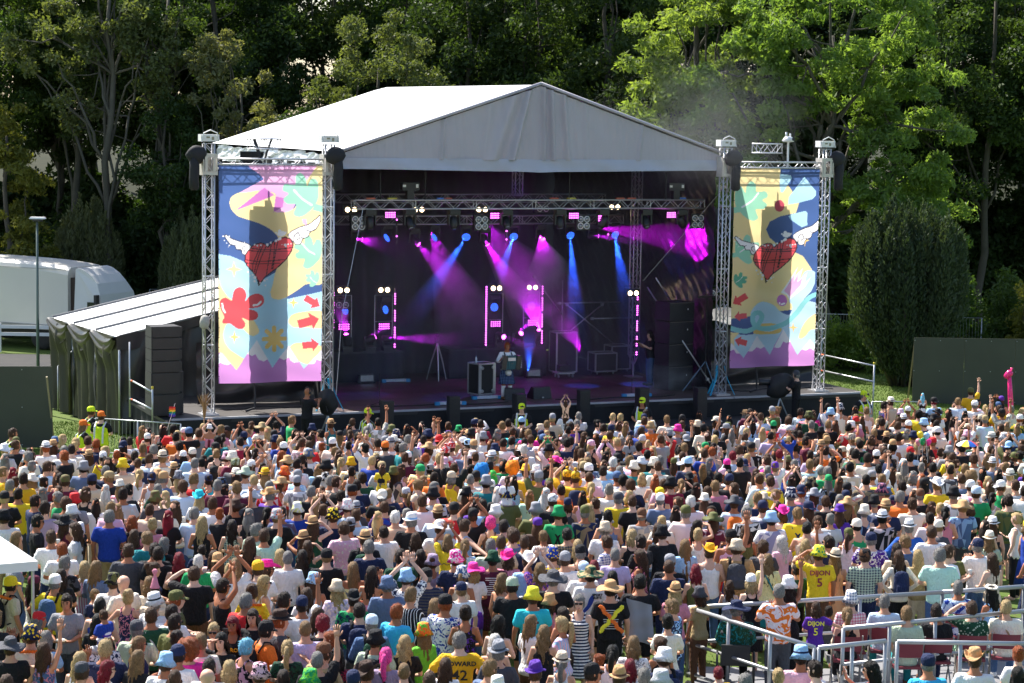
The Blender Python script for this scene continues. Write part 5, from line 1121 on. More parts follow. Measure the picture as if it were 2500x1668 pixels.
plant('sunlit_shrub', 'sunlit leafy shrub behind the rail at the right end of the stage', S3, gpos(2085, 88), 0, 1.2, 'shrub', sz=1.3)
plant('sunlit_shrub', 'smaller sunlit shrub close to the right wing tent', S3, gpos(2030, 89.5), 1.0, 1.0, 'shrub')
plant('shrub', 'light green bush above the right end of the hoarding', shrub_parts(71, 1.5, 4.2, 70, 160, .09, LF_M, .5), gpos(2455, 88), 1.5, 1.0, 'shrub')
plant('shrub', 'golden green bush at the right edge above the hoarding', shrub_parts(72, 1.3, 3.8, 60, 150, .09, LF_Y, .45), gpos(2520, 86), 1.5, 1.0, 'shrub')
plant('shrub', 'glossy green bush between the yew and the right bushes', shrub_parts(73, 1.8, 3.6, 70, 140, .10, LF_M, .55), gpos(2330, 94), 0, 1.0, 'shrub')
plant('shrub', 'leafy bush above the lorry roof on the left', S2, gpos(70, 98), 0, 1.5, 'shrub')
# ------------------------------------------------------------------ people: meshes shared by many figures
def obj_mat(name, kind='cloth', pat=None, rough=.8, psc=9.):
    m = bpy.data.materials.new(name); m.use_nodes = True; nt = m.node_tree; N = nt.nodes; L = nt.links; b = N['Principled BSDF']
    b.inputs['Roughness'].default_value = rough; b.inputs['Specular IOR Level'].default_value = .25
    oi = N.new('ShaderNodeObjectInfo'); tc = N.new('ShaderNodeTexCoord'); col = oi.outputs['Color']
    def node(t, **kw):
        n = N.new(t)
        for k, v in kw.items():
            if k in n.inputs: n.inputs[k].default_value = v
            else: setattr(n, k, v)
        return n
    if pat:
        at = N.new('ShaderNodeAttribute'); at.attribute_type = 'OBJECT'; at.attribute_name = 'col2'
        mx = node('ShaderNodeMix', data_type='RGBA'); L.new(col, mx.inputs['A']); L.new(at.outputs['Color'], mx.inputs['B'])
        off = node('ShaderNodeVectorMath', operation='ADD'); L.new(tc.outputs['Object'], off.inputs[0])
        rn = node('ShaderNodeVectorMath', operation='SCALE'); cb = N.new('ShaderNodeCombineXYZ')
        for i in (0, 2): L.new(oi.outputs['Random'], cb.inputs[i])
        L.new(cb.outputs[0], rn.inputs[0]); rn.inputs['Scale'].default_value = 7; L.new(rn.outputs[0], off.inputs[1])
        ramp = N.new('ShaderNodeValToRGB'); e = ramp.color_ramp.elements; ramp.color_ramp.interpolation = 'CONSTANT'
        if pat in ('stripe', 'vstripe', 'pin'):
            w = node('ShaderNodeTexWave', wave_type='BANDS', bands_direction='Z' if pat == 'stripe' else 'X'); w.inputs['Scale'].default_value = {'stripe': 6.5, 'vstripe': 8, 'pin': 7}[pat]; L.new(tc.outputs['Object'], w.inputs[0]); src = w.outputs['Fac']; e[1].position = .9 if pat == 'pin' else .5
        elif pat == 'check':
            wa = node('ShaderNodeTexWave', bands_direction='Z'); wb = node('ShaderNodeTexWave', bands_direction='X')
            for q in (wa, wb): q.inputs['Scale'].default_value = 7; L.new(tc.outputs['Object'], q.inputs[0])
            ad = node('ShaderNodeMath', operation='ADD'); L.new(wa.outputs['Fac'], ad.inputs[0]); L.new(wb.outputs['Fac'], ad.inputs[1])
            dv = node('ShaderNodeMath', operation='MULTIPLY'); dv.inputs[1].default_value = .5; L.new(ad.outputs[0], dv.inputs[0]); src = dv.outputs[0]; e[1].position = .42
            e2 = e.new(.75); e2.color = (.45, .45, .45, 1)
        elif pat in ('floral', 'camo', 'tie'):
            n = node('ShaderNodeTexNoise'); n.inputs['Scale'].default_value = {'floral': 17, 'camo': 12, 'tie': 7}[pat]; n.inputs['Detail'].default_value = 2; n.inputs['Distortion'].default_value = 1.4 if pat != 'camo' else .4; L.new(off.outputs[0], n.inputs[0]); src = n.outputs['Fac']; e[1].position = .53 if pat == 'floral' else .5
        elif pat in ('dot', 'lemon'):
            v = node('ShaderNodeTexVoronoi'); v.inputs['Scale'].default_value = 22 if pat == 'dot' else 20; L.new(off.outputs[0], v.inputs[0]); iv = node('ShaderNodeMath', operation='SUBTRACT'); iv.inputs[0].default_value = 1; L.new(v.outputs['Distance'], iv.inputs[1]); src = iv.outputs[0]; e[1].position = .70 if pat == 'dot' else .62
        e[0].color = (0, 0, 0, 1); e[-1].color = (1, 1, 1, 1)
        if pat == 'check': e[1].color = (.4, .4, .4, 1)
        L.new(src, ramp.inputs[0]); L.new(ramp.outputs[0], mx.inputs['Factor']); col = mx.outputs['Result']
    no = node('ShaderNodeTexNoise'); no.inputs['Detail'].default_value = 4
    mp = N.new('ShaderNodeMapping'); L.new(tc.outputs['Object'], mp.inputs[0]); L.new(mp.outputs[0], no.inputs[0])
    hv = N.new('ShaderNodeMix'); hv.data_type = 'RGBA'; hv.blend_type = 'MULTIPLY'; hv.inputs['Factor'].default_value = 1
    rr = N.new('ShaderNodeMapRange'); L.new(no.outputs['Fac'], rr.inputs[0]); bump = N.new('ShaderNodeBump'); L.new(no.outputs['Fac'], bump.inputs['Height'])
    if kind == 'hair':
        mp.inputs['Scale'].default_value = (34, 34, 6); rr.inputs[1].default_value = .3; rr.inputs[2].default_value = .7; rr.inputs[3].default_value = .35; rr.inputs[4].default_value = 1.55; bump.inputs['Strength'].default_value = .9; bump.inputs['Distance'].default_value = .02
    elif kind == 'skin':
        mp.inputs['Scale'].default_value = (9, 9, 9); rr.inputs[3].default_value = .88; rr.inputs[4].default_value = 1.1; bump.inputs['Strength'].default_value = .05
        b.inputs['Subsurface Weight'].default_value = .0
    else:
        mp.inputs['Scale'].default_value = (6, 6, 3.2); no.inputs['Detail'].default_value = 2.5; rr.inputs[3].default_value = .9; rr.inputs[4].default_value = 1.08; bump.inputs['Strength'].default_value = .6; bump.inputs['Distance'].default_value = .06
    L.new(col, hv.inputs['A']); L.new(rr.outputs[0], hv.inputs['B']); L.new(hv.outputs['Result'], b.inputs['Base Color']); L.new(bump.outputs[0], b.inputs['Normal'])
    return m
M_SKIN = obj_mat('skin', 'skin', rough=.5); M_HAIR = obj_mat('hair', 'hair', rough=.45); M_CL = obj_mat('plain_cloth'); M_STRAW = obj_mat('straw_weave', 'cloth', rough=.7)
M_PAT = {p: obj_mat('cloth_'+p, 'cloth', p) for p in ('stripe', 'vstripe', 'pin', 'check', 'floral', 'camo', 'tie', 'dot', 'lemon')}
M_GLASS = mat('sunglass_lens', (.015, .013, .012), .1, 0, .1)

def smooth_blob(build, voxel, tris, hands=None, mats=None):
    """join overlapping lofts into one continuous skin (voxel remesh), then thin it out"""
    me = bpy.data.meshes.new('tmp'); me.from_pydata(build.v, [], build.f); ob = bpy.data.objects.new('tmp', me); COL.objects.link(ob)
    r = ob.modifiers.new('r', 'REMESH'); r.mode = 'VOXEL'; r.voxel_size = voxel; r.use_smooth_shade = True
    s = ob.modifiers.new('s', 'SMOOTH'); s.factor = .5; s.iterations = 3
    dg = bpy.context.evaluated_depsgraph_get(); dg.update(); n = len(ob.evaluated_get(dg).data.polygons)*2
    d = ob.modifiers.new('d', 'DECIMATE'); d.ratio = min(1, tris/max(1, n))
    dg = bpy.context.evaluated_depsgraph_get(); ev = ob.evaluated_get(dg).data
    V = np.empty(len(ev.vertices)*3, np.float32); ev.vertices.foreach_get('co', V); ev.calc_loop_triangles()
    F = np.empty(len(ev.loop_triangles)*3, np.int32); ev.loop_triangles.foreach_get('vertices', F)
    bpy.data.objects.remove(ob); bpy.data.meshes.remove(me)
    return V.reshape(-1, 3), F.reshape(-1, 3)
def tri_arrays(mb):
    F = []
    for f in mb.f:
        for i in range(1, len(f)-1): F.append((f[0], f[i], f[i+1]))
    return np.array(mb.v, np.float32), np.array(F, np.int32)
def join_arr(*A):
    V, F, k = [], [], 0
    for v, f in A: V.append(v); F.append(f+k); k += len(v)
    return np.concatenate(V), np.concatenate(F)
def decim(V, F, tris):
    if len(F) <= tris: return V, F
    me = bpy.data.meshes.new('tmp'); me.from_pydata(V.tolist(), [], F.tolist()); ob = bpy.data.objects.new('tmp', me); COL.objects.link(ob)
    d = ob.modifiers.new('d', 'DECIMATE'); d.ratio = tris/len(F)
    dg = bpy.context.evaluated_depsgraph_get(); ev = ob.evaluated_get(dg).data
    v = np.empty(len(ev.vertices)*3, np.float32); ev.vertices.foreach_get('co', v); ev.calc_loop_triangles()
    f = np.empty(len(ev.loop_triangles)*3, np.int32); ev.loop_triangles.foreach_get('vertices', f)
    bpy.data.objects.remove(ob); bpy.data.meshes.remove(me); return v.reshape(-1, 3), f.reshape(-1, 3)
def ell_loft(mb, rings, n=14):
    k = len(mb.v)
    for (z, rx, ry, cx, cy) in rings:
        for j in range(n):
            q = 2*math.pi*j/n; mb.v.append((cx+rx*math.cos(q), cy+ry*math.sin(q), z))
    for i in range(len(rings)-1):
        for j in range(n):
            a, b = k+i*n+j, k+i*n+(j+1) % n; mb.f.append((a, b, b+n, a+n)); mb.m.append(0)
    mb.f.append(tuple(range(k+n-1, k-1, -1))); e = k+(len(rings)-1)*n; mb.f.append(tuple(range(e, e+n))); mb.m += [0, 0]
def cap_tube(mb, pts, rs, n=10):
    pts = [Vector(p) for p in pts]; a = (pts[0]-pts[1]).normalized(); b = (pts[-1]-pts[-2]).normalized()
    P = [pts[0]+a*rs[0]*.85]+pts+[pts[-1]+b*rs[-1]*.85]; rr = [rs[0]*.45]+list(rs)+[rs[-1]*.45]; mb.tube(P, rr, n)
HC = Vector((0, .015, 1.635))                     # centre of the head
TORSO = {'m': [(.80, .09, .085, 0), (.86, .16, .115, -.01), (.93, .168, .122, -.015), (1.02, .155, .112, 0), (1.10, .152, .108, 0), (1.22, .165, .112, 0), (1.33, .178, .118, -.003), (1.41, .172, .10, -.008), (1.455, .12, .078, -.012), (1.49, .066, .064, -.012), (1.56, .058, .06, .0)],
         'f': [(.80, .09, .085, 0), (.86, .165, .118, -.015), (.93, .172, .125, -.02), (1.02, .142, .10, 0), (1.10, .128, .092, 0), (1.22, .14, .105, .008), (1.31, .152, .125, .018), (1.40, .150, .09, -.005), (1.45, .10, .07, -.01), (1.485, .055, .055, -.01), (1.56, .047, .05, .0)]}
SHO = {'m': .185, 'f': .160}
def arm_pose(p, sx):
    R_, L_ = None, None
    A = {'rest': ((.245, -.02, 1.15), (.255, .07, .91), (0, .1, -1)), 'front': ((.265, .03, 1.17), (.12, .25, 1.10), (-.7, .4, .1)), 'clap': ((.28, .06, 1.19), (.055, .30, 1.30), (-.25, .3, 1)),
         'over': ((.27, .11, 1.63), (.055, .16, 1.86), (-.12, .05, 1)), 'up': ((.25, .08, 1.68), (.24, .10, 1.93), (0, .1, 1)), 'phone': ((.25, .17, 1.27), (.09, .36, 1.48), (-.1, .25, 1)),
         'shade': ((.37, .13, 1.50), (.14, .16, 1.67), (-1, .05, .1)), 'hips': ((.40, -.10, 1.19), (.20, .02, 1.03), (-.3, .5, -.6)), 'cup': ((.25, .02, 1.17), (.19, .27, 1.22), (-.2, .7, .4)),
         'behind': ((.38, .04, 1.60), (.12, -.10, 1.66), (-1, -.1, 0)), 'out': ((.42, .05, 1.30), (.66, .10, 1.22), (1, .1, -.1)), 'camera': ((.27, .12, 1.2), (.10, .36, 1.35), (-.3, .6, .4)), 'acc_r': ((.33, .05, 1.18), (.13, .26, 1.15), (-.6, .5, 0)), 'acc_l': ((.33, .12, 1.2), (.36, .34, 1.22), (-.3, .2, .4)), 'lap': ((.23, .03, 1.17), (.14, .24, 1.0), (-.5, .6, -.2))}
    return A[p]
POSES = {'rest': ('rest', 'rest'), 'front': ('front', 'front'), 'clap': ('clap', 'clap'), 'over': ('over', 'over'), 'oneup': ('up', 'rest'), 'phone': ('phone', 'front'), 'shade': ('shade', 'rest'), 'lshade': ('rest', 'shade'), 'hips': ('hips', 'hips'), 'cup': ('cup', 'rest'), 'behind': ('behind', 'behind'), 'bothup': ('up', 'up'), 'out': ('out', 'front'), 'sit': ('lap', 'lap'), 'sitshade': ('lap', 'shade'), 'ride': ('front', 'front'), 'rideover': ('over', 'over'), 'acc': ('acc_l', 'acc_r'), 'camera': ('camera', 'camera'), 'handhip': ('rest', 'hips')}
def hand_arr(w, d, side, n_seg=3):
    """palm, four unequal fingers and a thumb leaving the side of the palm"""
    mb = MB(); w = Vector(w); d = Vector(d).normalized(); up = Vector((0, 0, 1)) if abs(d.z) < .8 else Vector((0, 1, 0))
    s = d.cross(up).normalized()*side; nrm = s.cross(d).normalized()
    rm = Matrix((s, nrm, d)).transposed()
    mb.add([rm @ Vector(p)+w for p in [(-.030, -.014, -.01), (.030, -.014, -.01), (.030, .014, -.01), (-.030, .014, -.01), (-.042, -.012, .085), (.042, -.012, .085), (.042, .012, .085), (-.042, .012, .085)]], [(0, 3, 2, 1), (4, 5, 6, 7), (0, 1, 5, 4), (1, 2, 6, 5), (2, 3, 7, 6), (3, 0, 4, 7)])
    for x, ln, sp in ((-.033, .068, -.16), (-.011, .080, -.05), (.011, .075, .05), (.033, .058, .17)):
        a = Vector((x, 0, .08)); b = a+Vector((sp*ln*.5, .004, ln*.55)); c = b+Vector((sp*ln*.4, .012, ln*.45))
        mb.tube([rm @ a+w, rm @ b+w, rm @ c+w], [.0098, .009, .006], 5)
    a = Vector((-.032, .002, .02)); mb.tube([rm @ a+w, rm @ (a+Vector((-.030, .008, .030)))+w, rm @ (a+Vector((-.042, .016, .058)))+w], [.013, .011, .007], 5)
    return tri_arrays(mb)
def legs(mb, kind, grow=0., to=0., sx=1):
    for s in (-1, 1):
        if kind == 'stand': pts = [(s*.085, -.005, .88), (s*.10, .015, .48), (s*.105, -.015, .10)]
        elif kind == 'sit': pts = [(s*.09, .0, .90), (s*.12, .42, .90), (s*.12, .44, .52)]
        elif kind == 'ride': pts = [(s*.09, .02, .88), (s*.16, .30, .84), (s*.13, .30, .46)]
        if to: # shorten to a fraction of the second segment
            if to < 1: pts = [pts[0], tuple(Vector(pts[0]).lerp(Vector(pts[1]), to))]
            else: pts = [pts[0], pts[1], tuple(Vector(pts[1]).lerp(Vector(pts[2]), to-1))]
        rs = [.088, .060, .042][:len(pts)]
        if to and to < 1: rs[1] = .088-(.088-.06)*to
        cap_tube(mb, pts, [r+grow for r in rs], 10)
def upper(mb, sex, pose, grow=0., zlo=0, zhi=9, sleeve=None):
    T = [(z, rx+grow, ry+grow, 0, cy) for z, rx, ry, cy in TORSO[sex] if zlo <= z <= zhi]
    ell_loft(mb, T)
    for i, s in enumerate((1, -1)):
        e, w, d = arm_pose(POSES[pose][i], sex); k = SHO[sex]/.185
        sh = Vector((s*SHO[sex]*.93, -.01, 1.415)); e = Vector((s*e[0]*k, e[1], e[2])); w = Vector((s*w[0]*(k if abs(w[0]) > .15 else 1), w[1], w[2]))
        r0, r1, r2 = (.056, .043, .029) if sex == 'm' else (.046, .036, .025)
        if sleeve is None: cap_tube(mb, [(s*SHO[sex]*.5, -.008, 1.40), sh, e, e.lerp(w, .4), w], [r0, r0, r1, r1*.92, r2], 10)
        elif sleeve == 'short': cap_tube(mb, [(s*SHO[sex]*.5, -.008, 1.40), sh, sh.lerp(e, .62)], [r0+grow, r0+grow+.006, r1+grow+.018], 10)
        elif sleeve == 'long': cap_tube(mb, [(s*SHO[sex]*.5, -.008, 1.40), sh, e, e.lerp(w, .9)], [r0+grow, r0+grow, r1+grow+.006, r2+grow+.010], 10)
def wrists(sex, pose):
    out = []
    for i, s in enumerate((1, -1)):
        e, w, d = arm_pose(POSES[pose][i], sex); k = SHO[sex]/.185
        out.append((Vector((s*w[0]*(k if abs(w[0]) > .15 else 1), w[1], w[2])), Vector((s*d[0], d[1], d[2])), s))
    return out
def head(mb):
    c = HC
    for (z, rx, ry, cy) in (): pass
    prof = [(-.125, .030, .030, .030), (-.110, .048, .052, .030), (-.08, .058, .074, .018), (-.04, .067, .088, .008), (0, .074, .095, .002), (.04, .077, .099, -.002), (.072, .068, .089, -.004), (.097, .047, .062, -.004), (.114, .016, .022, -.004)]
    ell_loft(mb, [(c.z+z, rx, ry, 0, c.y+cy) for z, rx, ry, cy in prof], 16)
    mb.tube([(0, c.y+.088, c.z+.015), (0, c.y+.102, c.z-.018), (0, c.y+.112, c.z-.034), (0, c.y+.09, c.z-.045)], [.010, .013, .016, .008], 6)
    for s in (-1, 1):
        mb.tube([(s*.070, c.y-.012, c.z+.03), (s*.086, c.y-.022, c.z+.012), (s*.084, c.y-.016, c.z-.02), (s*.07, c.y-.004, c.z-.032)], [.010, .013, .011, .008], 6)
        mb.tube([(s*.055, c.y+.078, c.z+.028), (s*.015, c.y+.094, c.z+.026)], [.009, .009], 5)
    mb.tube([(-.022, c.y+.088, c.z-.068), (.022, c.y+.088, c.z-.068)], [.010, .010], 6)
_cache = {}
def LEGK(pose): return 'sit' if pose.startswith('sit') else 'ride' if pose.startswith('ride') else 'stand'
def body_mesh(sex, pose):
    k = ('body', sex, pose)
    if k not in _cache:
        mb = MB(); upper(mb, sex, pose); legs(mb, LEGK(pose)); head(mb)
        for s in (-1, 1):
            a = {'stand': (s*.105, -.02, .05), 'sit': (s*.12, .43, .47), 'ride': (s*.13, .29, .42)}[LEGK(pose)]
            cap_tube(mb, [a, (a[0]+s*.01, a[1]+.16, a[2]-.01)], [.045, .034], 8)
        V, F = smooth_blob(mb, .0165, 3200)
        H = [hand_arr(w, d, s) for w, d, s in wrists(sex, pose)]
        V, F = join_arr((V, F), *H)
        _cache[k] = (V, F)
    return _cache[k]
def top_mesh(sex, pose, kind):
    k = ('top', sex, pose, kind)
    if k not in _cache:
        mb = MB(); g = .016
        if kind == 'tee': upper(mb, sex, pose, g, .85, 1.46, 'short')
        elif kind == 'long': upper(mb, sex, pose, g, .85, 1.46, 'long')
        elif kind in ('tank', 'dress', 'robe'):
            T = [(z, rx+.014, ry+.014, 0, cy) for z, rx, ry, cy in TORSO[sex] if (.85 if kind == 'tank' else .9) <= z <= 1.34]
            if kind != 'tank': T = [(.48, .26, .23, 0, .0), (.62, .235, .20, 0, -.005), (.76, .21, .17, 0, -.01)]+T
            T += [(1.385, .118, .098, 0, -.004)]
            ell_loft(mb, T)
            for s in (-1, 1): mb.tube([(s*.085, .085, 1.36), (s*.088, .05, 1.44), (s*.09, -.01, 1.475), (s*.088, -.06, 1.45), (s*.08, -.095, 1.36)], [.022]*5, 6)
        elif kind == 'strapless': ell_loft(mb, [(z, rx+.014, ry+.014, 0, cy) for z, rx, ry, cy in TORSO[sex] if .85 <= z <= 1.31])
        _cache[k] = smooth_blob(mb, .021, 1100)
    return _cache[k]
def bottom_mesh(kind, lk):
    k = ('bot', kind, lk)
    if k not in _cache:
        mb = MB(); ell_loft(mb, [(z, rx+.010, ry+.010, 0, cy) for z, rx, ry, cy in TORSO['m'] if z < 1.0]+[(1.0, .165, .12, 0, 0)])
        if kind == 'trousers': legs(mb, lk, .018)
        elif kind == 'shorts': legs(mb, lk, .024, .82)
        elif kind == 'skirt':
            if lk == 'stand': ell_loft(mb, [(.48, .26, .22, 0, 0), (.62, .235, .19, 0, 0), (.76, .21, .165, 0, 0), (.95, .17, .125, 0, 0)])
            else: legs(mb, lk, .04, .95)
        _cache[k] = smooth_blob(mb, .024, 900)
    return _cache[k]
def shoe_mesh(lk):
    k = ('shoe', lk)
    if k not in _cache:
        mb = MB()
        for s in (-1, 1):
            a = {'stand': (s*.105, -.03, .05), 'sit': (s*.12, .42, .47), 'ride': (s*.13, .28, .42)}[lk]; cap_tube(mb, [a, (a[0]+s*.01, a[1]+.18, a[2]-.008)], [.056, .046], 8)
        _cache[k] = tri_arrays(mb)
    return _cache[k]
def dome(rx, ry, rz, n=16, m=9, fn=None, cz=0., cy=0.):
    mb = MB(); k = 0
    for i in range(m+1):
        th = math.pi*i/m
        for j in range(n):
            ph = 2*math.pi*j/n; p = Vector((rx*math.sin(th)*math.cos(ph), cy+ry*math.sin(th)*math.sin(ph), cz+rz*math.cos(th)))
            p = p*(1+.07*abs(math.sin(2*th)))
            if fn: p = fn(p, th, ph)
            mb.v.append(tuple(p))
    for i in range(m):
        for j in range(n): mb.f.append((i*n+j, (i+1)*n+j, (i+1)*n+(j+1) % n, i*n+(j+1) % n)); mb.m.append(0)
    return mb
def hair_mesh(style):
    k = ('hair', style)
    if k in _cache: return _cache[k]
    g = random.Random(hash(style) % 99 if False else sum(map(ord, style)))
    def cut(p, hl=.035, lo=-.07):                      # keep the face free
        if p.y > .035 and p.z < hl: t = min(1, (p.y-.035)/.04); p = p*(1-.28*t)
        if p.z < lo: p = Vector((p.x*.8, p.y*.85, p.z*.8+lo*.2))
        return p
    ns = lambda p, a, f: p*(1+a*math.sin(p.x*f+p.z*f*.7)*math.sin(p.y*f*1.3+1)+a*.6*math.sin(p.z*f*1.9+p.x*f))
    if style == 's': mb = dome(.085, .110, .133, 18, 11, lambda p, th, ph: ns(cut(p), .03, 55))
    elif style == 'z': mb = dome(.0815, .1055, .1285, 16, 10, lambda p, th, ph: cut(p, .055, -.05))
    elif style == 'c': mb = dome(.098, .12, .138, 20, 12, lambda p, th, ph: ns(cut(p), .08, 60))
    elif style == 'f': mb = dome(.15, .155, .16, 22, 14, lambda p, th, ph: ns(cut(p, .02, -.2), .10, 42) + Vector((0, -.015, .015)))
    elif style in 'blwLpu':
        mb = dome(.087, .111, .134, 18, 11, lambda p, th, ph: ns(cut(p), .035, 50))
        ln = {'b': .17, 'l': .40, 'w': .42, 'L': .62, 'p': 0, 'u': 0}[style]
        if ln:
            rows = 12
            def sheet_pt(i, j, back):
                t = i/rows; a = math.pi*(-.12+1.24*j/12); wd = (.088+.026*math.sin(t*2.4))*(1-.25*t*t); dp = .115-.02*t
                wob = .016*math.sin(j*2.6+(7*t if style != 'w' else 0)) + (.014*math.sin(t*17+j*1.3) if style == 'w' else 0)
                q = (1 if back else .62); y = -math.sin(a)*dp*q - .02*t - (.02 if t > .3 else .02*t/.3)
                return ((wd+wob)*math.cos(a)*(1 if back else .85), y-wob*(1 if back else 0), .05-ln*t-.05 + .04*math.sin(j*1.9)*t)
            V0 = len(mb.v)
            for b in (1, 0):
                for i in range(rows+1):
                    for j in range(13): mb.v.append(sheet_pt(i, j, b))
            for b in (0, 1):
                for i in range(rows):
                    for j in range(12):
                        a = V0+b*(rows+1)*13+i*13+j; mb.f.append((a, a+1, a+14, a+13) if b else (a, a+13, a+14, a+1)); mb.m.append(0)
            q = V0+rows*13; q2 = V0+(2*rows+1)*13
            for j in range(12): mb.f.append((q+j, q2+j, q2+j+1, q+j+1)); mb.m.append(0)
        if style == 'p': mb.tube([(0, -.10, .05), (0, -.15, .04), (.005, -.16, -.05), (-.005, -.15, -.16), (.005, -.14, -.27), (0, -.14, -.33)], [.022, .034, .042, .04, .028, .008], 9)
        if style == 'u':
            d = dome(.052, .045, .05, 12, 8, lambda p, th, ph: ns(p, .06, 70)+Vector((0, -.095, .075)))
            o = len(mb.v); mb.v += d.v; mb.f += [tuple(i+o for i in f) for f in d.f]; mb.m += d.m
    A = tri_arrays(mb)
    if style in 'scblwLpuf':
        v, f = A; g_ = np.random.default_rng(len(style)+ord(style[0])); fi = g_.integers(0, len(f), 170); T = v[f[fi]]; c_ = T.mean(1); nn = np.cross(T[:, 1]-T[:, 0], T[:, 2]-T[:, 0]); nn /= np.linalg.norm(nn, axis=1)[:, None]+1e-9
        out = c_/np.maximum(np.linalg.norm(c_, axis=1), 1e-6)[:, None]; nn *= np.sign((nn*out).sum(1))[:, None]
        ok = ~((c_[:, 1] > .04) & (c_[:, 2] < .05)); c_, nn = c_[ok], nn[ok]; m_ = len(c_)
        dn = np.array([0, 0, -1.])+g_.normal(0, .5, (m_, 3)); dn -= nn*(dn*nn).sum(1)[:, None]; dn /= np.linalg.norm(dn, axis=1)[:, None]+1e-9; sd = np.cross(dn, nn)
        L2 = g_.uniform(.02, .05, m_)[:, None]; w2 = g_.uniform(.006, .014, m_)[:, None]; lift = g_.uniform(.004, .016, m_)[:, None]
        V2 = np.stack([c_-sd*w2-nn*.003, c_+sd*w2-nn*.003, c_+dn*L2+nn*lift], 1).reshape(-1, 3).astype(np.float32)
        A = join_arr(A, (V2, np.arange(len(V2), dtype=np.int32).reshape(-1, 3)))
    _cache[k] = A; return _cache[k]
def hat_mesh(kind):
    k = ('hat', kind)
    if k in _cache: return _cache[k]
    mb = MB()
    def rings(R_, n=24):
        o = len(mb.v)
        for (r, z, fx) in R_:
            for j in range(n):
                a = 2*math.pi*j/n; p = (r*.90*math.cos(a), r*1.08*math.sin(a), z); p = fx(p, a) if fx else p; mb.v.append(p)
        for i in range(len(R_)-1):
            for j in range(n): mb.f.append((o+i*n+j, o+i*n+(j+1) % n, o+(i+1)*n+(j+1) % n, o+(i+1)*n+j)); mb.m.append(0)
        mb.f.append(tuple(o+(len(R_)-1)*n+j for j in range(n))); mb.m.append(0)
    sgn = lambda p, q: (p[0], p[1], p[2]+q)
    if kind == 'bkt': rings([(.088, .03, None), (.155, -.035, lambda p, a: sgn(p, .008*math.sin(3*a+1))), (.158, -.038, lambda p, a: sgn(p, .008*math.sin(3*a+1))), (.102, .035, None), (.096, .09, None), (.088, .128, None), (.06, .138, None)])
    elif kind in ('cap', 'bcap'):
        s = 1 if kind == 'cap' else -1
        rings([(.096, .0, None), (.100, .03, None), (.098, .075, None), (.08, .115, None), (.045, .135, None), (.012, .139, None)])
        o = len(mb.v)
        for i, (yy, w_, z) in enumerate(((.085, .075, .022), (.13, .075, .018), (.165, .058, .006), (.182, .02, -.004))):
            for x in (-1, -.5, 0, .5, 1): mb.v.append((x*w_, s*(yy-abs(x)*.012), z-abs(x)**2*.016))
        for i in range(3):
            for j in range(4): mb.f.append((o+i*5+j, o+i*5+j+1, o+i*5+j+6, o+i*5+j+5)); mb.m.append(0)
        o2 = len(mb.v); mb.v += [(x, y, z-.007) for x, y, z in mb.v[o:o2]]; mb.f += [tuple(i+o2-o for i in f[::-1]) for f in mb.f[-12:]]; mb.m += [0]*12
    elif kind in ('str', 'wide', 'cow'):
        br, cu = {'str': (.155, .014), 'wide': (.225, -.03), 'cow': (.20, .0)}[kind]
        def brim(q):
            def f(p, a):
                u = abs(math.cos(a))
                if kind == 'cow': return (p[0]*(1-.30*u*q), p[1]*1.08, p[2]+(.085*u**2-.025*(1-u))*q)
                if kind == 'wide': return sgn(p, (-.03+.022*math.sin(3*a+.7))*q)
                return sgn(p, (.012*math.cos(2*a)-.004+(.012 if math.sin(a) < 0 else -.012))*q)
            return f
        def pinch(p, a): return (p[0]*(.86 if p[1] > 0 else .95), p[1], p[2]-.022*(math.cos(a)**2 < .3 and 0)-.0)
        rings([(.092, .02, None), (br*.75, .022, brim(.5)), (br, .02, brim(1)), (br*1.005, .026, brim(1)), (br*.75, .029, brim(.5)), (.101, .032, None), (.099, .036, None), (.098, .075, None), (.092, .115, pinch), (.078, .145 if kind != 'wide' else .125, pinch), (.05, .148 if kind != 'wide' else .135, pinch), (.02, .128 if kind != 'wide' else .138, None)])
    elif kind == 'bnd': rings([(.092, .0, None), (.097, .03, None), (.096, .08, None), (.08, .118, None), (.04, .135, None), (.01, .138, None)])
    elif kind == 'cone': rings([(.07, .09, None), (.075, .11, None), (.055, .17, None), (.05, .19, None), (.038, .24, None), (.02, .30, None), (.04, .33, None), (.045, .36, None), (.02, .39, None)], 12)
    elif kind == 'bobble':
        rings([(.098, .0, None), (.104, .03, None), (.102, .08, None), (.085, .12, None), (.04, .14, None), (.02, .145, None), (.04, .17, None), (.035, .2, None), (.01, .21, None)], 14)
    elif kind == 'band': rings([(.1045, .034, None), (.1035, .058, None), (.095, .059, None)])
    elif kind == 'crown': rings([(.10, .06, None), (.118, .075, lambda p, a: sgn(p, .01*math.sin(6*a))), (.112, .095, lambda p, a: sgn(p, .01*math.sin(5*a))), (.095, .085, None)], 20)
    _cache[k] = tri_arrays(mb); return _cache[k]
_meshes = {}
def mesh_of(key, arr, m, smooth=True):
    if key not in _meshes: _meshes[key] = np_mesh(key[0], arr[0], arr[1], m, smooth)
    return _meshes[key]
def part(name, key, arr, m, parent, col, col2=None, loc=None, rot=None, scale=None):
    o = put(name, mesh_of(key, arr, m), parent, loc, rot, scale); o.color = (*col, 1)
    if o.data.materials[0] is not m: o.material_slots[0].link = 'OBJECT'; o.material_slots[0].material = m
    if col2 is not None: o['col2'] = [float(c) for c in col2]
    return o
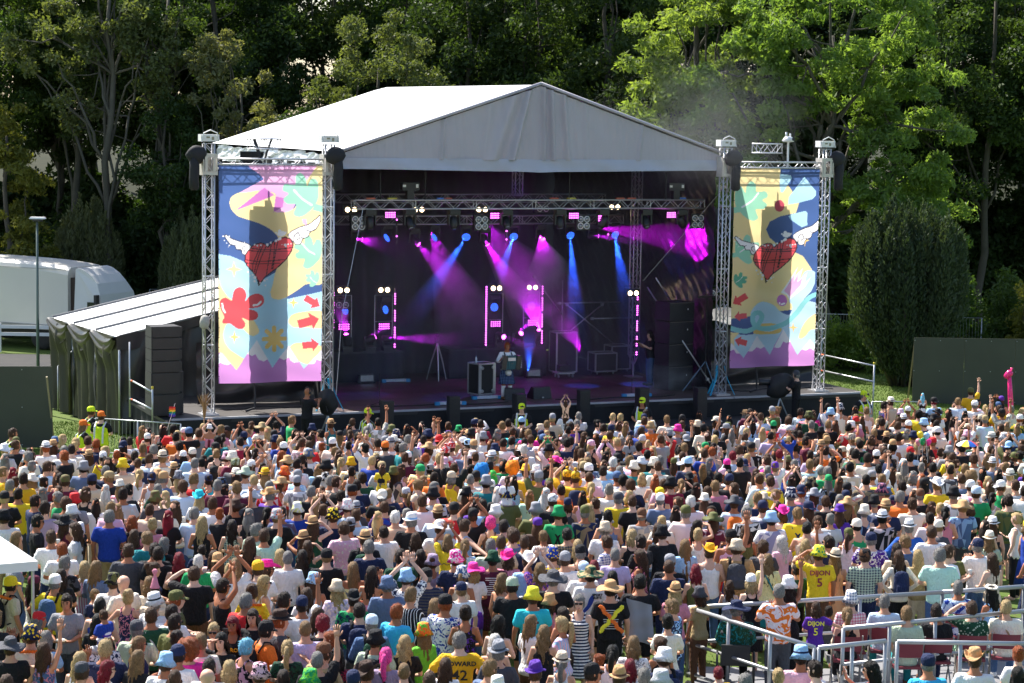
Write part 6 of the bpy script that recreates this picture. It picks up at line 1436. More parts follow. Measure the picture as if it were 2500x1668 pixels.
CN = {k: lin(v) for k, v in dict(black='#1c1c20', white='#f2f0f0', cream='#efe6d4', beige='#d9c6ad', tan='#c49a6c', khaki='#a8946c', brown='#6b4a36', dbrown='#3f2c24', grey='#8f9199', lgrey='#c2c3c8', dgrey='#4a4b52', navy='#1f2a4c', blue='#2b5fb8', royal='#1f3f9c', sky='#9cc6ee', lblue='#c3d8ee', slate='#66789a', denim='#4a6690', teal='#1f7f86', turq='#2cc4d2', aqua='#3fb6e6', green='#1f9a5c', dgreen='#1f4a36', lime='#6fc43c', olive='#5f6238', sage='#b5c4ac', mint='#bfe8d4', red='#cf2a2e', crimson='#8f1f3c', maroon='#5c1f38', burg='#6a2038', orange='#f0762a', lorange='#f2b27c', yellow='#f2cf2c', gold='#e8b020', pyellow='#f4e3a0', lemon='#eee63c', pink='#ecb8cc', hotpink='#f0329c', rose='#d8889c', ppink='#f3dcdf', peach='#f6c7a4', purple='#5a2f9c', mauve='#9a8aa4', lav='#c9b8de', hiviz='#d8f02c', silver='#b8bcc4', skin='#d9a58a').items()}
CT = dict(lgrey='light grey', dgrey='dark grey', lblue='pale blue', dgreen='dark green', burg='burgundy', lorange='pale orange', pyellow='pale yellow', ppink='pale pink', lav='lavender', hiviz='fluorescent yellow', turq='turquoise', slate='slate blue', royal='royal blue', sky='sky blue', aqua='bright blue', dbrown='dark brown', rose='dusty pink', lemon='lemon yellow', hotpink='hot pink', sage='sage green', mint='mint green', denim='denim blue')
HCN = {k: tuple(q*.74 for q in lin(v)) if k in 'kdnlygrR' else lin(v) for k, v in dict(k='#15120f', d='#2e2019', n='#543a28', l='#94754f', y='#cdb07c', g='#8d8a86', w='#d6d2cc', r='#a8552a', R='#8a1f30', B='#7cc4e0', P='#f04aa0', O='#f28a1e', G='#3cb84a', U='#1f86d8', V='#6a2fb0').items()}
SKINS = [lin(c) for c in ('#cf9c80', '#d8aa92', '#c68f70', '#b97d5e', '#dcb49e', '#a56c4e')]
# ------------------------------------------------------------------ who stands where: read off the photograph (crop origin, then x y in that crop)
TABLE = '''
#0 1350
95 290 sd cap:yellow tee:beige tr:black rest @-50 pack:black lei:orange
300 290 ld bnd:maroon tank:white tr:denim front @-40 xb:maroon
488 268 sg cap:white tee:yellow sh:black handhip @-20 txt:D:crimson pack:denim
600 90 sg - tee:dgrey/black/camo sh:black front @-25
545 215 ld - tee:black sk:black front @-10
600 445 sd - tee:grey tr:dgrey front @178 food
735 150 ly - dress:rose/white/vstripe front @25
860 150 ll - long:slate tr:denim front @-20
842 372 sl - tee:navy tr:navy cup @-120 kid
1020 285 sn bkt:olive/black/camo tee:white tr:lgrey front @5
1115 272 -- - tee:cream tr:beige front @50 gl
1140 392 uy - dress:navy/rose/floral hips @-10
1600 60 wR - dress:dbrown/black/floral front @10
1410 5 sd - tee:black sh:dgrey rest @-5
1740 195 sn - tee:black sh:brown lshade @8
1790 75 sw - tee:green sh:navy front @0
1935 78 ln bcap:tan tank:black tr:denim front @5
1990 305 sd - tank:black sk:black over @-60 gl
2065 165 sy - tee:white sh:beige over @-8
2112 115 ll - strapless:white sh:denim clap @-8
1340 285 bl - tee:cream tr:black front @5
1385 385 sn cone:rose tee:beige sh:dgrey front @-15
1412 445 sg bkt:white/black/band tee:white sh:navy front @-25
1550 435 sr cap:olive tee:olive sh:dgrey front @-70
1375 560 sn - tee:dgreen sh:black front @5 xb:lgrey
1510 545 sd - tee:white sh:navy front @-20
1562 632 sd - tee:olive sh:dgrey front @-30 gl
1225 695 sg cap:dgrey tee:sage tr:denim front @-10
936 615 sn - tee:royal/white/band sh:lgrey ride @60
895 890 sy - tee:navy tr:denim front @5
878 625 lk - tee:black tr:black front @-15
282 750 sn bkt:navy/yellow/lemon tee:cream tr:beige phone @5 lei:orange
402 780 bg - tee:sky tr:beige front @-5
388 885 ln - dress:denim/rose/floral oneup @-5
92 855 sn wide:dgrey tee:black sh:dgrey front @10
668 770 ll cap:white/purple/band tee:white/navy/floral tr:denim phone @170 gl
762 945 ly - tank:white sh:denim front @-20
730 1075 sn bnd:dgrey tank:pink sh:denim front @-30
955 1045 bR - tee:white tr:denim front @-70 gl
1240 825 wl - tee:navy tr:denim cup @-55 gl
1230 955 ll - tee:black tr:denim cup @-30
1530 985 sn bkt:sky tee:white sh:denim front @-10 xb:black
1600 915 sd cap:navy tee:white tr:denim front @-20
1668 880 fr - tee:hotpink sk:black front @10
1580 775 ud - dress:black/white/floral cup @-10
1810 800 sl - tee:cream tr:denim rest @5
1942 690 uy - tank:ppink tr:denim front @180 gl
1950 815 lk - tee:black tr:black shade @160
2090 640 lR - tank:black tr:black phone @175 txtf
2240 592 wd - tee:black tr:black front @170
2200 850 sB - dress:pink/black/camo cup @-50
2200 440 sg - tee:red sh:beige front @-20
1920 1012 sd - tee:lgrey tr:navy front @-10
1860 1125 -- - tee:white sh:beige front @15 gl
2008 1075 by - tee:dgrey tr:black front @0
1560 1130 wn - tee:white tr:denim front @-5 xb:black
2312 150 sn cap:gold tee:white sh:navy front @10
2258 355 un - tee:yellow sk:denim front @5 xb:brown lei:orange
55 1180 ln - tee:black tr:black front @0
#620 1350
110 150 bn cow:hotpink tee:lgrey sh:denim front @-70 gl
82 275 wy - tank:white sh:denim cup @-60 gl
312 50 zg - tee:white tr:navy rest @0
650 42 zl cap:black tee:black tr:navy rest @4
425 45 wd - tee:black tr:black front @0
235 30 ly - tee:white tr:denim front @15
890 150 ll - strapless:pyellow sh:black front @8
1052 192 ld - strapless:skin sk:black phone @-6
1312 42 sd - tee:dgreen/white/band tr:denim phone @4
1600 92 un bkt:mauve tank:mauve tr:denim front @0
1830 82 sn bkt:hotpink/white/floral tee:navy sh:navy front @5
1945 150 by wide:hotpink tee:white tr:denim front @12
2140 65 sd bkt:dgreen tee:maroon sk:dbrown/maroon/check rest @2 txt:~tour:white
2262 42 bn cow:hotpink tee:rose tr:denim front @-5
2315 300 sd cap:sage tee:black sh:black front @-15
1862 205 pl bkt:denim/white/floral tank:beige tr:dbrown rest @-8 xb:purple bag:purple
1212 290 sg bkt:slate tee:slate tr:navy rest @6
1352 240 sn bkt:sky tee:white/navy/floral tr:denim over @-8
1545 215 sg cap:black tee:navy/dgrey/stripe tr:navy front @-5
1412 392 sl - tee:black/white/pin sh:black front @-40
1612 470 ll - tee:white tr:denim front @10
1715 462 sr cap:black tee:white/royal/floral sh:dgrey front @-30
1895 545 ud - tank:black/purple/floral sk:black front @-4
1842 795 sg - tee:gold tr:navy hips @5 txt:HOWARD|42:black
2190 640 lk - tank:black tr:black front @-25
1275 535 sr - tee:aqua sh:navy front @-35
945 525 sd - tee:navy sh:dgrey front @4 txt:elxa:yellow pack:navy
1055 642 sg cap:lblue long:denim sh:beige front @10 pack:dgreen
1100 782 sn bkt:black tee:sage sh:khaki front @-12 pack:black
1340 825 wy - tee:black tr:black front @-4 xb:dgrey
1522 722 ll bkt:orange/lime/floral long:lime tr:lime front @35
1180 935 pP - tee:mauve tr:denim front @-8 xb:black
1345 1075 zl - tee:dgrey tr:denim front @5
1010 1085 sn cow:dbrown tee:dgrey tr:denim front @-10
890 1155 sd cap:navy tee:denim tr:denim front @-10
740 935 lk - tee:crimson/black/floral tr:black front @-8
610 905 sn bnd:brown tee:khaki tr:denim front @-40 gl
580 965 zg - tee:black tr:denim oneup @5
690 775 br - tank:ppink tr:black camera @75 camera
470 695 zl - tee:lav sh:navy front @10
612 640 cR - tee:black tr:black front @5
445 490 sd cap:navy tee:white sh:navy oneup @10
270 440 sd - tee:black tr:black front @-50 gl
470 385 ln - tee:white tr:denim front @-10
545 545 ln - tee:white tr:denim front @-30
222 622 sr str:dbrown+black tee:dgrey tr:black front @-70
110 695 sd cap:black tee:orange tr:navy front @-60 pack:black
300 865 py - tee:dgreen/black/floral tr:denim front @0
62 1095 sn bkt:pink/black/floral tee:ppink tr:denim front @-10
252 1140 ld - tee:black tr:black front @0
500 1150 sn bkt:green/lime/floral tee:black tr:denim front @0
2190 900 sg str:grey+dgrey tee:dgrey tr:denim front @-10
2160 805 lw - tank:maroon tr:denim front @5
2110 1045 sl - tee:slate tr:denim front @-45 gl
1572 1160 sn - tee:navy tr:denim front @0
#1240 1350
185 85 sn cow:white long:sky tr:denim front @8
282 155 wl - tee:purple/rose/floral tr:denim over @0
405 30 sn bkt:royal/yellow/lemon tee:yellow/royal/check sh:navy front @6
510 65 sn cap:grey tee:white sh:beige rest @-6
652 5 sg cap:black tank:black tr:black front @5
680 155 sn bcap:lblue tee:white/navy/band sh:navy front @12
742 205 sd wide:khaki/dgreen/camo tee:white sh:black rest @4 art
770 135 wR - tee:mauve tr:black cup @-15
960 25 zg - tee:lav sh:denim rest @-5
1192 35 ln - dress:maroon/rose/floral cup @65 gl
405 245 sg wide:dgrey tee:black sh:black front @0
245 385 sn bkt:lemon tee:turq tr:denim rest @5
350 465 bn bkt:tan tank:rose tr:denim front @-10
937 232 lk - dress:black/white/floral front @-10
920 335 sd wide:tan tee:black tr:black rest @3 cross txt:~tour:lgrey
1185 268 sk - tee:black/teal/band sh:black front @0 drape
1445 135 zn - tee:navy tr:navy rest @4
1590 -60 Ll - long:sky tr:denim front @12
1685 172 bR - tank:olive tr:olive front @0
1838 152 sy - tee:red tr:black behind @0 kid
2332 72 wl - tee:pyellow sk:teal front @-5 xb:teal
1500 355 ly str:tan+brown tee:rose tr:denim front @-10
1480 490 sl - tee:navy/sky/floral tr:navy front @70 gl
1720 382 bn bkt:dgrey tee:khaki tr:brown cup @35 kid.92
2180 262 by cap:white tank:black sk:black oneup @8
2050 515 sg wide:navy long:dgreen/teal/floral tr:black sit @-5 z.15 chair:wheel
642 445 sg - dress:navy/white/stripe rest @172 gl
500 555 ld - tank:dbrown tr:black front @30
200 635 ll - tee:white tr:brown front @-50 gl
322 725 wl - tank:black sk:maroon/black/floral front @-8
492 650 py - tee:pink/sky/vstripe tr:black front @62
245 1082 sn str:purple+purple tee:black tr:black front @-10
1120 835 bl - tee:white/grey/floral tr:denim front @-5
960 885 pk - tank:ppink tr:denim front @-10
820 965 ur - tee:white tr:denim front @70 kid
1355 845 un - tank:black tr:black front @30
1435 625 uk - tee:cream tr:denim front @5
1095 1035 bR - tee:white tr:denim front @0
1402 955 sn bkt:white tee:navy sh:dgrey phone @20 pack:navy
750 1085 sd cap:black tee:slate tr:denim front @-60 gl
1010 1120 sn str:tan+brown tee:white tr:denim front @-8
1222 1140 sg - tee:dgrey tr:denim front @0
1360 1150 sg bkt:lgrey tee:lgrey tr:denim front @0
1890 1085 sR - tee:gold tr:denim front @15 kid
2130 1170 sg - tee:black tr:denim front @0
#1860 1350
182 -350 bn cow:hotpink tee:ppink tr:denim front @5
322 162 sd - tee:dgreen tr:black clap @4 kid
510 5 sn bkt:lemon/green/lemon tee:yellow tr:brown lshade @4 txt:DIJON|5:crimson
650 55 ll str:beige+black dress:lorange front @-6
925 35 sn cap:brown/black/camo tee:sage/navy/check tr:navy rest @0
1240 25 ln - long:cream tr:black hips @4 pack:navy
1372 35 ly - tee:khaki tr:beige front @10
1660 5 sn - tee:white sh:olive cup @-60 
1942 115 sd str:orange+brown bare tr:black sit @50 lei:yellow
2070 65 ln - tank:beige tr:denim front @30
155 355 zg - tee:orange/ppink/tie tr:dgrey clap @4 z.12
240 295 wd bkt:white tank:black tr:black oneup @8
485 495 bn - tee:purple tr:black out @-3 kid.82 txt:DIJON|5:lemon z.12
800 425 sg bkt:white/slate/check long:rose/white/check tr:beige sit @5 z.12 chair
600 540 ud - tee:dgrey tr:black sit @0 z.0 kid
765 575 pl - tank:black tr:black sit @-4 z.12 chair
1100 445 sg - tee:lblue tr:teal sit @-5 z.12 chair xb:purple
1300 545 sl - tee:sage tr:teal sit @0 z.12 chair
1565 535 sd - tee:black tr:navy sit @0 z.12 chair
1760 322 sg - tee:lblue/royal/tie tr:navy sit @-5 z.12 chair
1882 505 sn - tee:dgreen/sage/dot sk:dgreen/sage/dot sitshade @-5 z.12 chair
2190 495 sy - tee:cream tr:denim sit @-8 z.12 chair xb:khaki
2062 375 lk crown:cream tank:sky tr:denim sit @30 z.12
365 945 sd bkt:sky/navy/band tee:pink tr:denim front @5
470 1045 sd - tee:white tr:denim front @55 gl
150 1115 uy - tee:black tr:denim front @0
990 1055 lk - tee:red tr:denim phone @70 gl
1490 1005 zg bnd:navy long:aqua tr:navy front @8
1910 965 sn cow:tan tee:white tr:denim front @-10
2302 915 ur - tee:white tr:denim front @0
2295 1110 lk - tee:dgrey tr:denim front @-10
#0 1050
285 330 ug - tee:black tr:black front @-10
420 335 sn - long:lblue tr:beige front @-40
392 475 ud - tee:dgrey/grey/floral tr:denim front @-20
210 445 sd - tee:gold tr:denim cup @-5
20 385 zl - tee:gold tr:denim front @-60
85 505 sg - tee:black tr:lblue front @-15
585 465 sn bnd:olive/brown/stripe tee:burg sh:black hips @-3 txt:~tour:rose
825 455 sd cap:navy tee:beige sk:dgrey/dgreen/check rest @0
945 375 sg - tee:navy sh:black front @-10 txt:~box:lav
1075 515 ll str:cream+cream tee:pink/red/floral tr:denim front @-8
1150 545 sk - tee:black sh:dgrey clap @-40 txt:UMAC|9:lgrey
1248 405 py - tank:white sh:red rest @-4 xb:crimson
1465 435 sg cap:tan tee:slate tr:denim front @-45 gl
1560 355 ln str:tan+black tee:beige tr:denim front @-10
1745 305 zg - tee:lblue sh:beige rest @-3
1735 445 sl - tee:red tr:denim clap @-30
1785 615 ly cow:turq tee:white tr:denim front @0 pack:slate
1480 605 ly - tee:ppink tr:denim front @-5
1390 625 sn bkt:olive/brown/camo tee:dgrey tr:denim phone @0
1575 695 ln - long:cream tr:denim front @50
1340 725 sn - tee:beige tr:denim front @-5
1505 785 wR - tee:black tr:black front @-4
1365 850 uy - tee:rose tr:black front @-8
1160 835 br - tee:black tr:black front @0
1000 775 sg - tee:royal tr:khaki rest @-3
650 750 sg bkt:white tee:white sh:navy cup @55
575 835 ln wide:black tank:maroon tr:burg front @-30
400 705 cd - tee:mauve tr:khaki rest @-15 xb:black
330 825 sk - tee:black tr:navy cup @-75 gl
310 645 sd - tee:navy tr:navy front @-50
140 975 ll - tank:pink tr:denim cup @-60
590 665 cn - tee:black tr:denim front @-10
1740 755 sg - tee:lblue/sky/check sh:denim front @0
1810 835 ly - tank:black tr:denim front @-3
1965 755 ur - tee:black tr:black oneup @-3 xb:black
2080 865 wd - dress:sage/dgrey/check front @3
2230 765 lg - tank:black tr:denim front @-10
1915 665 sn - tee:white tr:denim front @-10
2100 695 sn wide:dbrown tee:black tr:black oneup @-10
2200 395 sn wide:sage long:white tr:denim front @-5
1950 505 sg - tee:maroon tr:denim front @0
2110 315 sn bnd:olive/sage/camo tee:dgrey tr:denim front @-20
2258 605 sg wide:lgrey tee:dgrey tr:denim front @10
2290 905 sg - tee:sage tr:beige front @-40 gl
2240 1025 ln - dress:black front @-10
1350 965 sl - tee:teal tr:navy handhip @40 gl
1440 1035 bg - tee:black tr:denim front @-30
1400 1105 sd - tee:black tr:denim front @0
1200 955 ln - tee:burg/black/floral tr:black front @-15
1810 1085 sd - tee:navy tr:denim front @0 kid
1150 1090 sn - tee:dgrey tr:denim front @0
#620 1050
115 405 ll str:gold+brown tee:white tr:denim rest @-6
260 395 lr bkt:orange/red/tie tee:red sk:brown front @4
390 415 sg cap:grey tee:sky/white/stripe tr:denim front @-40
640 445 lw bkt:black/white/dot tank:white tr:denim front @0
870 305 sn bkt:gold tee:cream/gold/band tr:denim front @-5 pack:black
780 295 py - dress:dgreen front @-20
1295 165 sd - tee:orange/black/dot tr:orange front @0
1720 205 sn bobble:red/white/stripe tee:red/white/stripe tr:denim front @-8
1782 165 sn bobble:red/white/stripe tee:white/red/stripe tr:denim over @-5
1880 195 sn - tee:slate tr:denim front @0
1490 335 sn - tee:pyellow tr:denim clap @-10 xb:slate
1150 385 ln - tee:yellow tr:navy ride @0 txt:~tour:dbrown
1150 600 sg bcap:cream tee:black tr:denim front @0 txt:DEF LEPPARD:gold
1330 545 sg cap:black tee:white tr:denim rest @-30
1510 645 sn - tee:ppink tr:denim rest @0
1605 585 sn bkt:black tee:black/white/floral tr:denim front @0
1905 575 ln bkt:black tee:brown tr:denim front @0
2040 595 sn bkt:navy/yellow/lemon tee:olive tr:denim front @5
1990 425 sn cap:black tee:white tr:denim front @0
2040 365 fU - tee:lime tr:denim front @0
2140 415 bG - tee:purple tr:denim front @0
2270 495 pn - tee:white sk:mauve ride @-4
2240 870 sd - tee:yellow tr:denim front @0
250 745 sd - tee:slate/maroon/floral tr:denim front @0
380 725 sn bkt:white/lemon/dot tee:royal tr:denim front @0
120 755 pk - tee:black tr:denim front @-10
620 725 un - tank:dgreen/rose/floral tr:denim over @0
715 785 sn bkt:black/yellow/lemon tee:navy tr:denim front @0
835 695 sn bkt:white/rose/floral tee:lblue tr:denim front @-10
530 855 ln str:tan+brown tank:dgreen tr:denim shade @0
445 985 ln str:tan+brown tank:teal tr:denim lshade @-10
860 865 ud str:grey+dgrey tank:black tr:black rest @0
995 985 sn str:tan+black tee:black tr:black rest @-3 pack:dgreen
915 775 sn - tee:lblue tr:denim front @-10
1120 800 wy - dress:navy rest @0 xb:khaki
1255 780 sw - tee:peach tr:denim front @0
1370 765 ug - tee:white tr:denim front @-5
1412 825 sg str:white+sky tee:black tr:black front @-5
1450 985 bn - tank:black tr:denim front @4 pack:dgrey
1650 755 sn str:tan+brown tee:lblue tr:denim front @0
1680 895 sn wide:white tee:white tr:denim front @5
1725 990 bl - tee:yellow tr:black over @0 txt:~line:brown
1795 715 sn cap:black tee:red tr:denim front @-15
1885 865 sn - tank:sky tr:denim out @-60
1975 780 sn cap:black tee:black tr:denim over @-5
2110 830 cP - dress:brown front @0
1890 1045 pl - tee:sky/white/tie tr:denim front @0
2140 1060 sg - tee:sage tr:denim front @0
2215 1015 sn - tee:beige tr:denim front @0
2322 945 sn - tee:purple tr:denim front @0
90 955 sn - tee:mint tr:denim oneup @0
480 1055 ln - tank:dgreen tr:denim shade @0
#1240 1050
160 380 sn str:gold+gold tee:gold tr:denim front @0 txt:DIJON:crimson
255 375 ln bkt:white tee:purple tr:denim front @5
40 345 fO - tee:ppink tr:denim front @0
600 425 sn bobble:gold/black/stripe tee:gold tr:denim front @0 pack:navy
548 425 sn bobble:gold/black/stripe tee:gold tr:denim over @0
715 300 sl - tee:slate/white/check tr:denim front @0
720 435 zn - tee:pink tr:denim front @0
855 375 sd - tee:sky tr:denim front @-10
945 295 sw - tee:sky tr:denim front @0
1000 375 zg - tee:dgreen/red/floral tr:denim front @0
1130 340 sn bkt:cream tee:teal tr:denim front @5
1310 310 sn bkt:cream tee:teal tr:denim front @0
1200 435 by - tee:white tr:denim rest @0
1090 135 pn - tee:grey sh:denim ride @0
1265 135 Ly - tee:cream tr:denim front @0
1360 85 sn - tee:grey tr:denim front @40 gl
1600 285 sd - long:black tr:black front @0
1625 445 wd cow:black tank:beige tr:denim front @0 xb:black
1460 490 sn bkt:black tee:crimson tr:black rest @0
1830 285 sn - tee:white tr:denim rest @0
2080 300 zk - tee:black tr:black rest @0
1985 455 sn cap:navy tee:black tr:denim front @-10
1790 565 sn - tee:black tr:denim front @0
1762 645 ln str:cream+white tee:sky tr:denim front @0
2030 660 sn wide:dgrey tee:lblue tr:denim front @0 pack:orange
2140 745 sg - tee:black/white/floral tr:navy rest @25
990 620 sg cap:dgrey tee:yellow tr:brown rest @0 txt:RHUBARB|~pi:black
1085 600 by - tee:black tr:black front @0 xb:brown
910 540 sg - tee:white tr:denim front @-5
745 525 py - tee:gold tr:denim front @0
670 600 ld - tank:pink tr:denim front @0
690 745 sg cap:olive tee:navy/khaki/band tr:navy rest @0
450 760 sn bkt:green tee:green tr:black rest @-3 braces:black
270 850 ln bnd:purple tee:dbrown tr:denim front @4
250 725 sg bkt:grey tee:olive tr:denim clap @0
400 640 sn cap:white/navy/band tee:black tr:denim front @0
890 820 sn bkt:white/navy/check tee:brown tr:brown front @0 kid.85
870 900 sg bkt:beige tee:white tr:navy rest @-4
1200 770 sg bcap:brown tee:grey/beige/floral tr:denim rest @-4 xb:dbrown
1365 630 sg cap:white tee:slate tr:denim rest @0
1380 830 uy - tee:cream tr:denim front @0
1595 745 sg cap:olive tee:ppink tr:denim clap @-6
1640 650 sw - long:ppink tr:denim clap @-4
1840 810 ln wide:olive tee:burg/ppink/check tr:denim front @0
1385 935 sn bkt:black tee:black tr:black rest @10
1195 1010 sd - tee:black tr:black front @50
1115 950 by - tank:black tr:black front @0
895 1010 sn - tee:white/royal/check tr:navy front @60
625 1045 wy - tee:black tr:denim front @0
320 960 sl - tee:white tr:navy front @30 kid.85
130 1000 sn - tee:navy tr:denim front @0
60 960 cn - tee:slate tr:denim front @-10
1820 1090 sn cow:gold tank:white tr:denim front @0
1705 945 uy - tank:cream tr:denim clap @0
2050 1065 sn bkt:beige tee:tan tr:purple/black/pin rest @-3 pack:dgrey
2000 965 sn cap:black tank:pink tr:denim oneup @0
2285 700 sn cap:navy tee:white tr:denim front @0 pack:navy
#1860 1050
320 755 sl - tee:yellow tr:navy rest @0 braces:navy
140 700 bn - tee:slate tr:denim front @0 xb:black
260 590 sg bkt:navy/white/dot tee:denim/sky/floral tr:denim front @-3
620 800 ug - tee:lgrey tr:denim rest @-4
580 650 sn - tee:black tr:denim rest @5
762 665 ll wide:tan tank:black sh:denim front @-8
690 750 ln str:purple+purple tee:purple tr:denim front @-6
920 740 sg bkt:cream dress:navy/sky/floral rest @0
1110 700 zl str:tan+brown tee:navy tr:navy rest @0 txt:NATURE:khaki
1350 670 sn - tee:cream tr:denim phone @3
1320 880 sg str:white+black long:blue tr:denim hips @-5
1010 655 sg bkt:black tee:slate/white/check tr:denim front @0
1260 510 sd - tee:navy tr:denim front @0
1075 550 sg bkt:navy/rose/floral tee:maroon tr:denim front @0
1420 590 sg cap:brown tee:black tr:black front @0 txt:~tour:lgrey
1600 710 uy - tank:white/ppink/floral sh:khaki front @-5
1720 580 sg bkt:black tee:white/dgrey/floral sh:navy front @0
1920 570 sn cap:lblue tee:green tr:denim front @-8 txt:~line:sage
1800 700 zl wide:tan tee:denim/sky/floral tr:dgrey front @10
2000 870 Ld - tank:burg tr:denim clap @0
2180 650 uk - tank:black sh:denim rest @0
1330 250 sk - tee:black tr:black rest @-5
1680 200 sg bkt:grey tee:grey tr:denim front @0
1870 430 fl - tee:white tr:denim front @0
2290 800 uy - tank:white tr:black cup @55
2040 985 ll str:cream+tan tee:sage tr:denim front @-8
1940 1040 sg cap:navy tee:white tr:denim clap @15
1290 1010 sl - tee:denim tr:denim front @45 gl
980 990 sg cap:navy tee:purple/white/floral tr:denim front @-10
600 1010 sd - tee:navy tr:denim front @50 gl
400 1045 wy - tee:beige tr:denim oneup @0
1230 1095 ld - tee:beige tr:denim front @0
1690 1095 sn - tee:olive tr:olive front @20
1600 1120 sg - tee:mint tr:denim front @-10
%1381 988 ln - tee:peach tr:denim rideover
%344 1040 -- bkt:white bare tr:navy rideover
%512 1052 sl - bare tr:black ride
%2252 975 lB - strapless:white tr:maroon ride
%1925 1082 sy - tee:royal tr:royal rideover
%1940 1062 sd - tee:orange/gold/floral tr:denim front
%1862 1055 wy - tee:white tr:denim front
%1290 1060 sl - tee:hotpink tr:denim clap
%38 1088 wy - dress:red/black/dot phone @-50
%2440 1000 sn - tee:gold tr:denim phone
%2370 958 sn cap:olive tee:gold tr:denim oneup
%2380 990 sg cap:white tee:white tr:denim front
%130 1090 ln str:tan+brown tee:mauve tr:denim front
%152 1072 ly - tee:white tr:denim clap @-50
%235 1085 sr - tee:navy tr:denim front pack:navy
%256 1102 wy - strapless:beige tr:denim front @-60
%322 1070 pR - dress:black front
%300 1080 bk - tee:white tr:denim front
%1470 1010 wn - tee:white tr:black clap
%2180 985 sd - tee:black tr:black front @-60 gl
'''
HATW = dict(bkt='bucket hat', cap='cap', bcap='backwards cap', str='straw hat', wide='wide brimmed hat', cow='cowboy hat', bnd='headscarf', cone='pointed party hat', bobble='bobble hat', crown='flower crown')
TOPW = dict(tee='T-shirt', long='long sleeved top', tank='vest top', dress='dress', strapless='strapless top', bare='bare back')
PATW = dict(stripe='striped', vstripe='striped', pin='pinstriped', check='checked', floral='patterned', camo='mottled', tie='tie-dyed', dot='spotted', lemon='lemon print', band='two tone')
BOTW = dict(tr='trousers', sh='shorts', sk='skirt')
POSEW = dict(over='clapping overhead', oneup='one arm raised', bothup='both arms raised', phone='hands raised to the face', shade='right hand shading the eyes', lshade='left hand at the forehead', hips='hands on hips', behind='hands behind the head', clap='clapping', cup='holding a cup', sit='seated', sitshade='seated, hand at forehead', out='arm out along the rail', ride='riding on shoulders', camera='holding a camera', handhip='one hand on hip', rest='arms down', front='hands in front')
def cname(c): return CT.get(c, c)
FEM = set('lbwLpu')
def parse(line, ox, oy):
    T = line.split(); sc_ = 1 if line[0] == '%' else 3.672; T[0] = T[0].lstrip('%'); ox, oy = (0, 0) if sc_ == 1 else (ox, oy)
    P = dict(x=ox+float(T[0])/sc_, y=oy+float(T[1])/sc_, hair=T[2], hat=None, top=None, bot=('tr', 'denim', None, None), pose='front', yaw=0, ex={}, h=1.0, z=None)
    for t in T[3:]:
        if t == '-': continue
        if t[0] == '@': P['yaw'] = float(t[1:]); continue
        if t.startswith('kid'): P['h'] = float(t[3:] or .78); continue
        if t[0] == 'z' and len(t) > 1 and t[1] == '.': P['z'] = float('0'+t[1:]); continue
        k, _, v = t.partition(':')
        if k in HATW or k in TOPW:
            band = None
            if '+' in v: v, band = v.split('+')
            c = (v.split('/')+[None, None])[:3]
            if k in HATW: P['hat'] = (k, c[0], c[1], c[2], band)
            else: P['top'] = (k, c[0] or 'skin', c[1], c[2])
        elif k in BOTW: c = (v.split('/')+[None, None])[:3]; P['bot'] = (k, *c)
        elif k in POSES: P['pose'] = k
        else: P['ex'][k] = v
    return P
PEOPLE = []
ox = oy = 0
txt_join = TABLE.replace('DEF LEPPARD', 'DEF_LEPPARD')
for ln_ in txt_join.strip().split('\n'):
    if ln_[0] == '#': ox, oy = [float(q) for q in ln_[1:].split()]; continue
    PEOPLE.append(parse(ln_, ox, oy))

PLAT = [(2.75, 34.0), (4.35, 31.0), (9.6, 31.6), (9.6, 36.2)]
PLZ = .12
def in_poly(x, y, P):
    c = False; j = len(P)-1
    for i in range(len(P)):
        if (P[i][1] > y) != (P[j][1] > y) and x < (P[j][0]-P[i][0])*(y-P[i][1])/(P[j][1]-P[i][1])+P[i][0]: c = not c
        j = i
    return c
def locate(p):
    hh = 1.635*p['h']*p.get('k', 1)
    if p['pose'].startswith('sit'): hh -= .43*p['h']
    if p['pose'].startswith('ride'): hh = 1.47*.98+(1.635-.90)*p['h']*.86
    hh += (p['z'] or 0)
    r = ray(p['x'], p['y']); t = 20.
    for _ in range(80):
        P = Vector((0, 0, CAM_H))+r*t; e = P.z-(ground_z(P.y)+hh); t += e*3.2
        t = max(5, min(120, t))
    return P.x, P.y
prs = random.Random(3)
for p in PEOPLE:
    p['sex'] = 'f' if p['hair'][0] in FEM or (p['top'] and p['top'][0] in ('dress', 'strapless')) else 'm'
    p['k'] = prs.uniform(.975, 1.035)*(1 if p['sex'] == 'm' else .95)
    if p['pose'].startswith('ride'): p['k'] = 1; p['h'] = .62
    p['wx'], p['wy'] = locate(p); p['tab'] = True
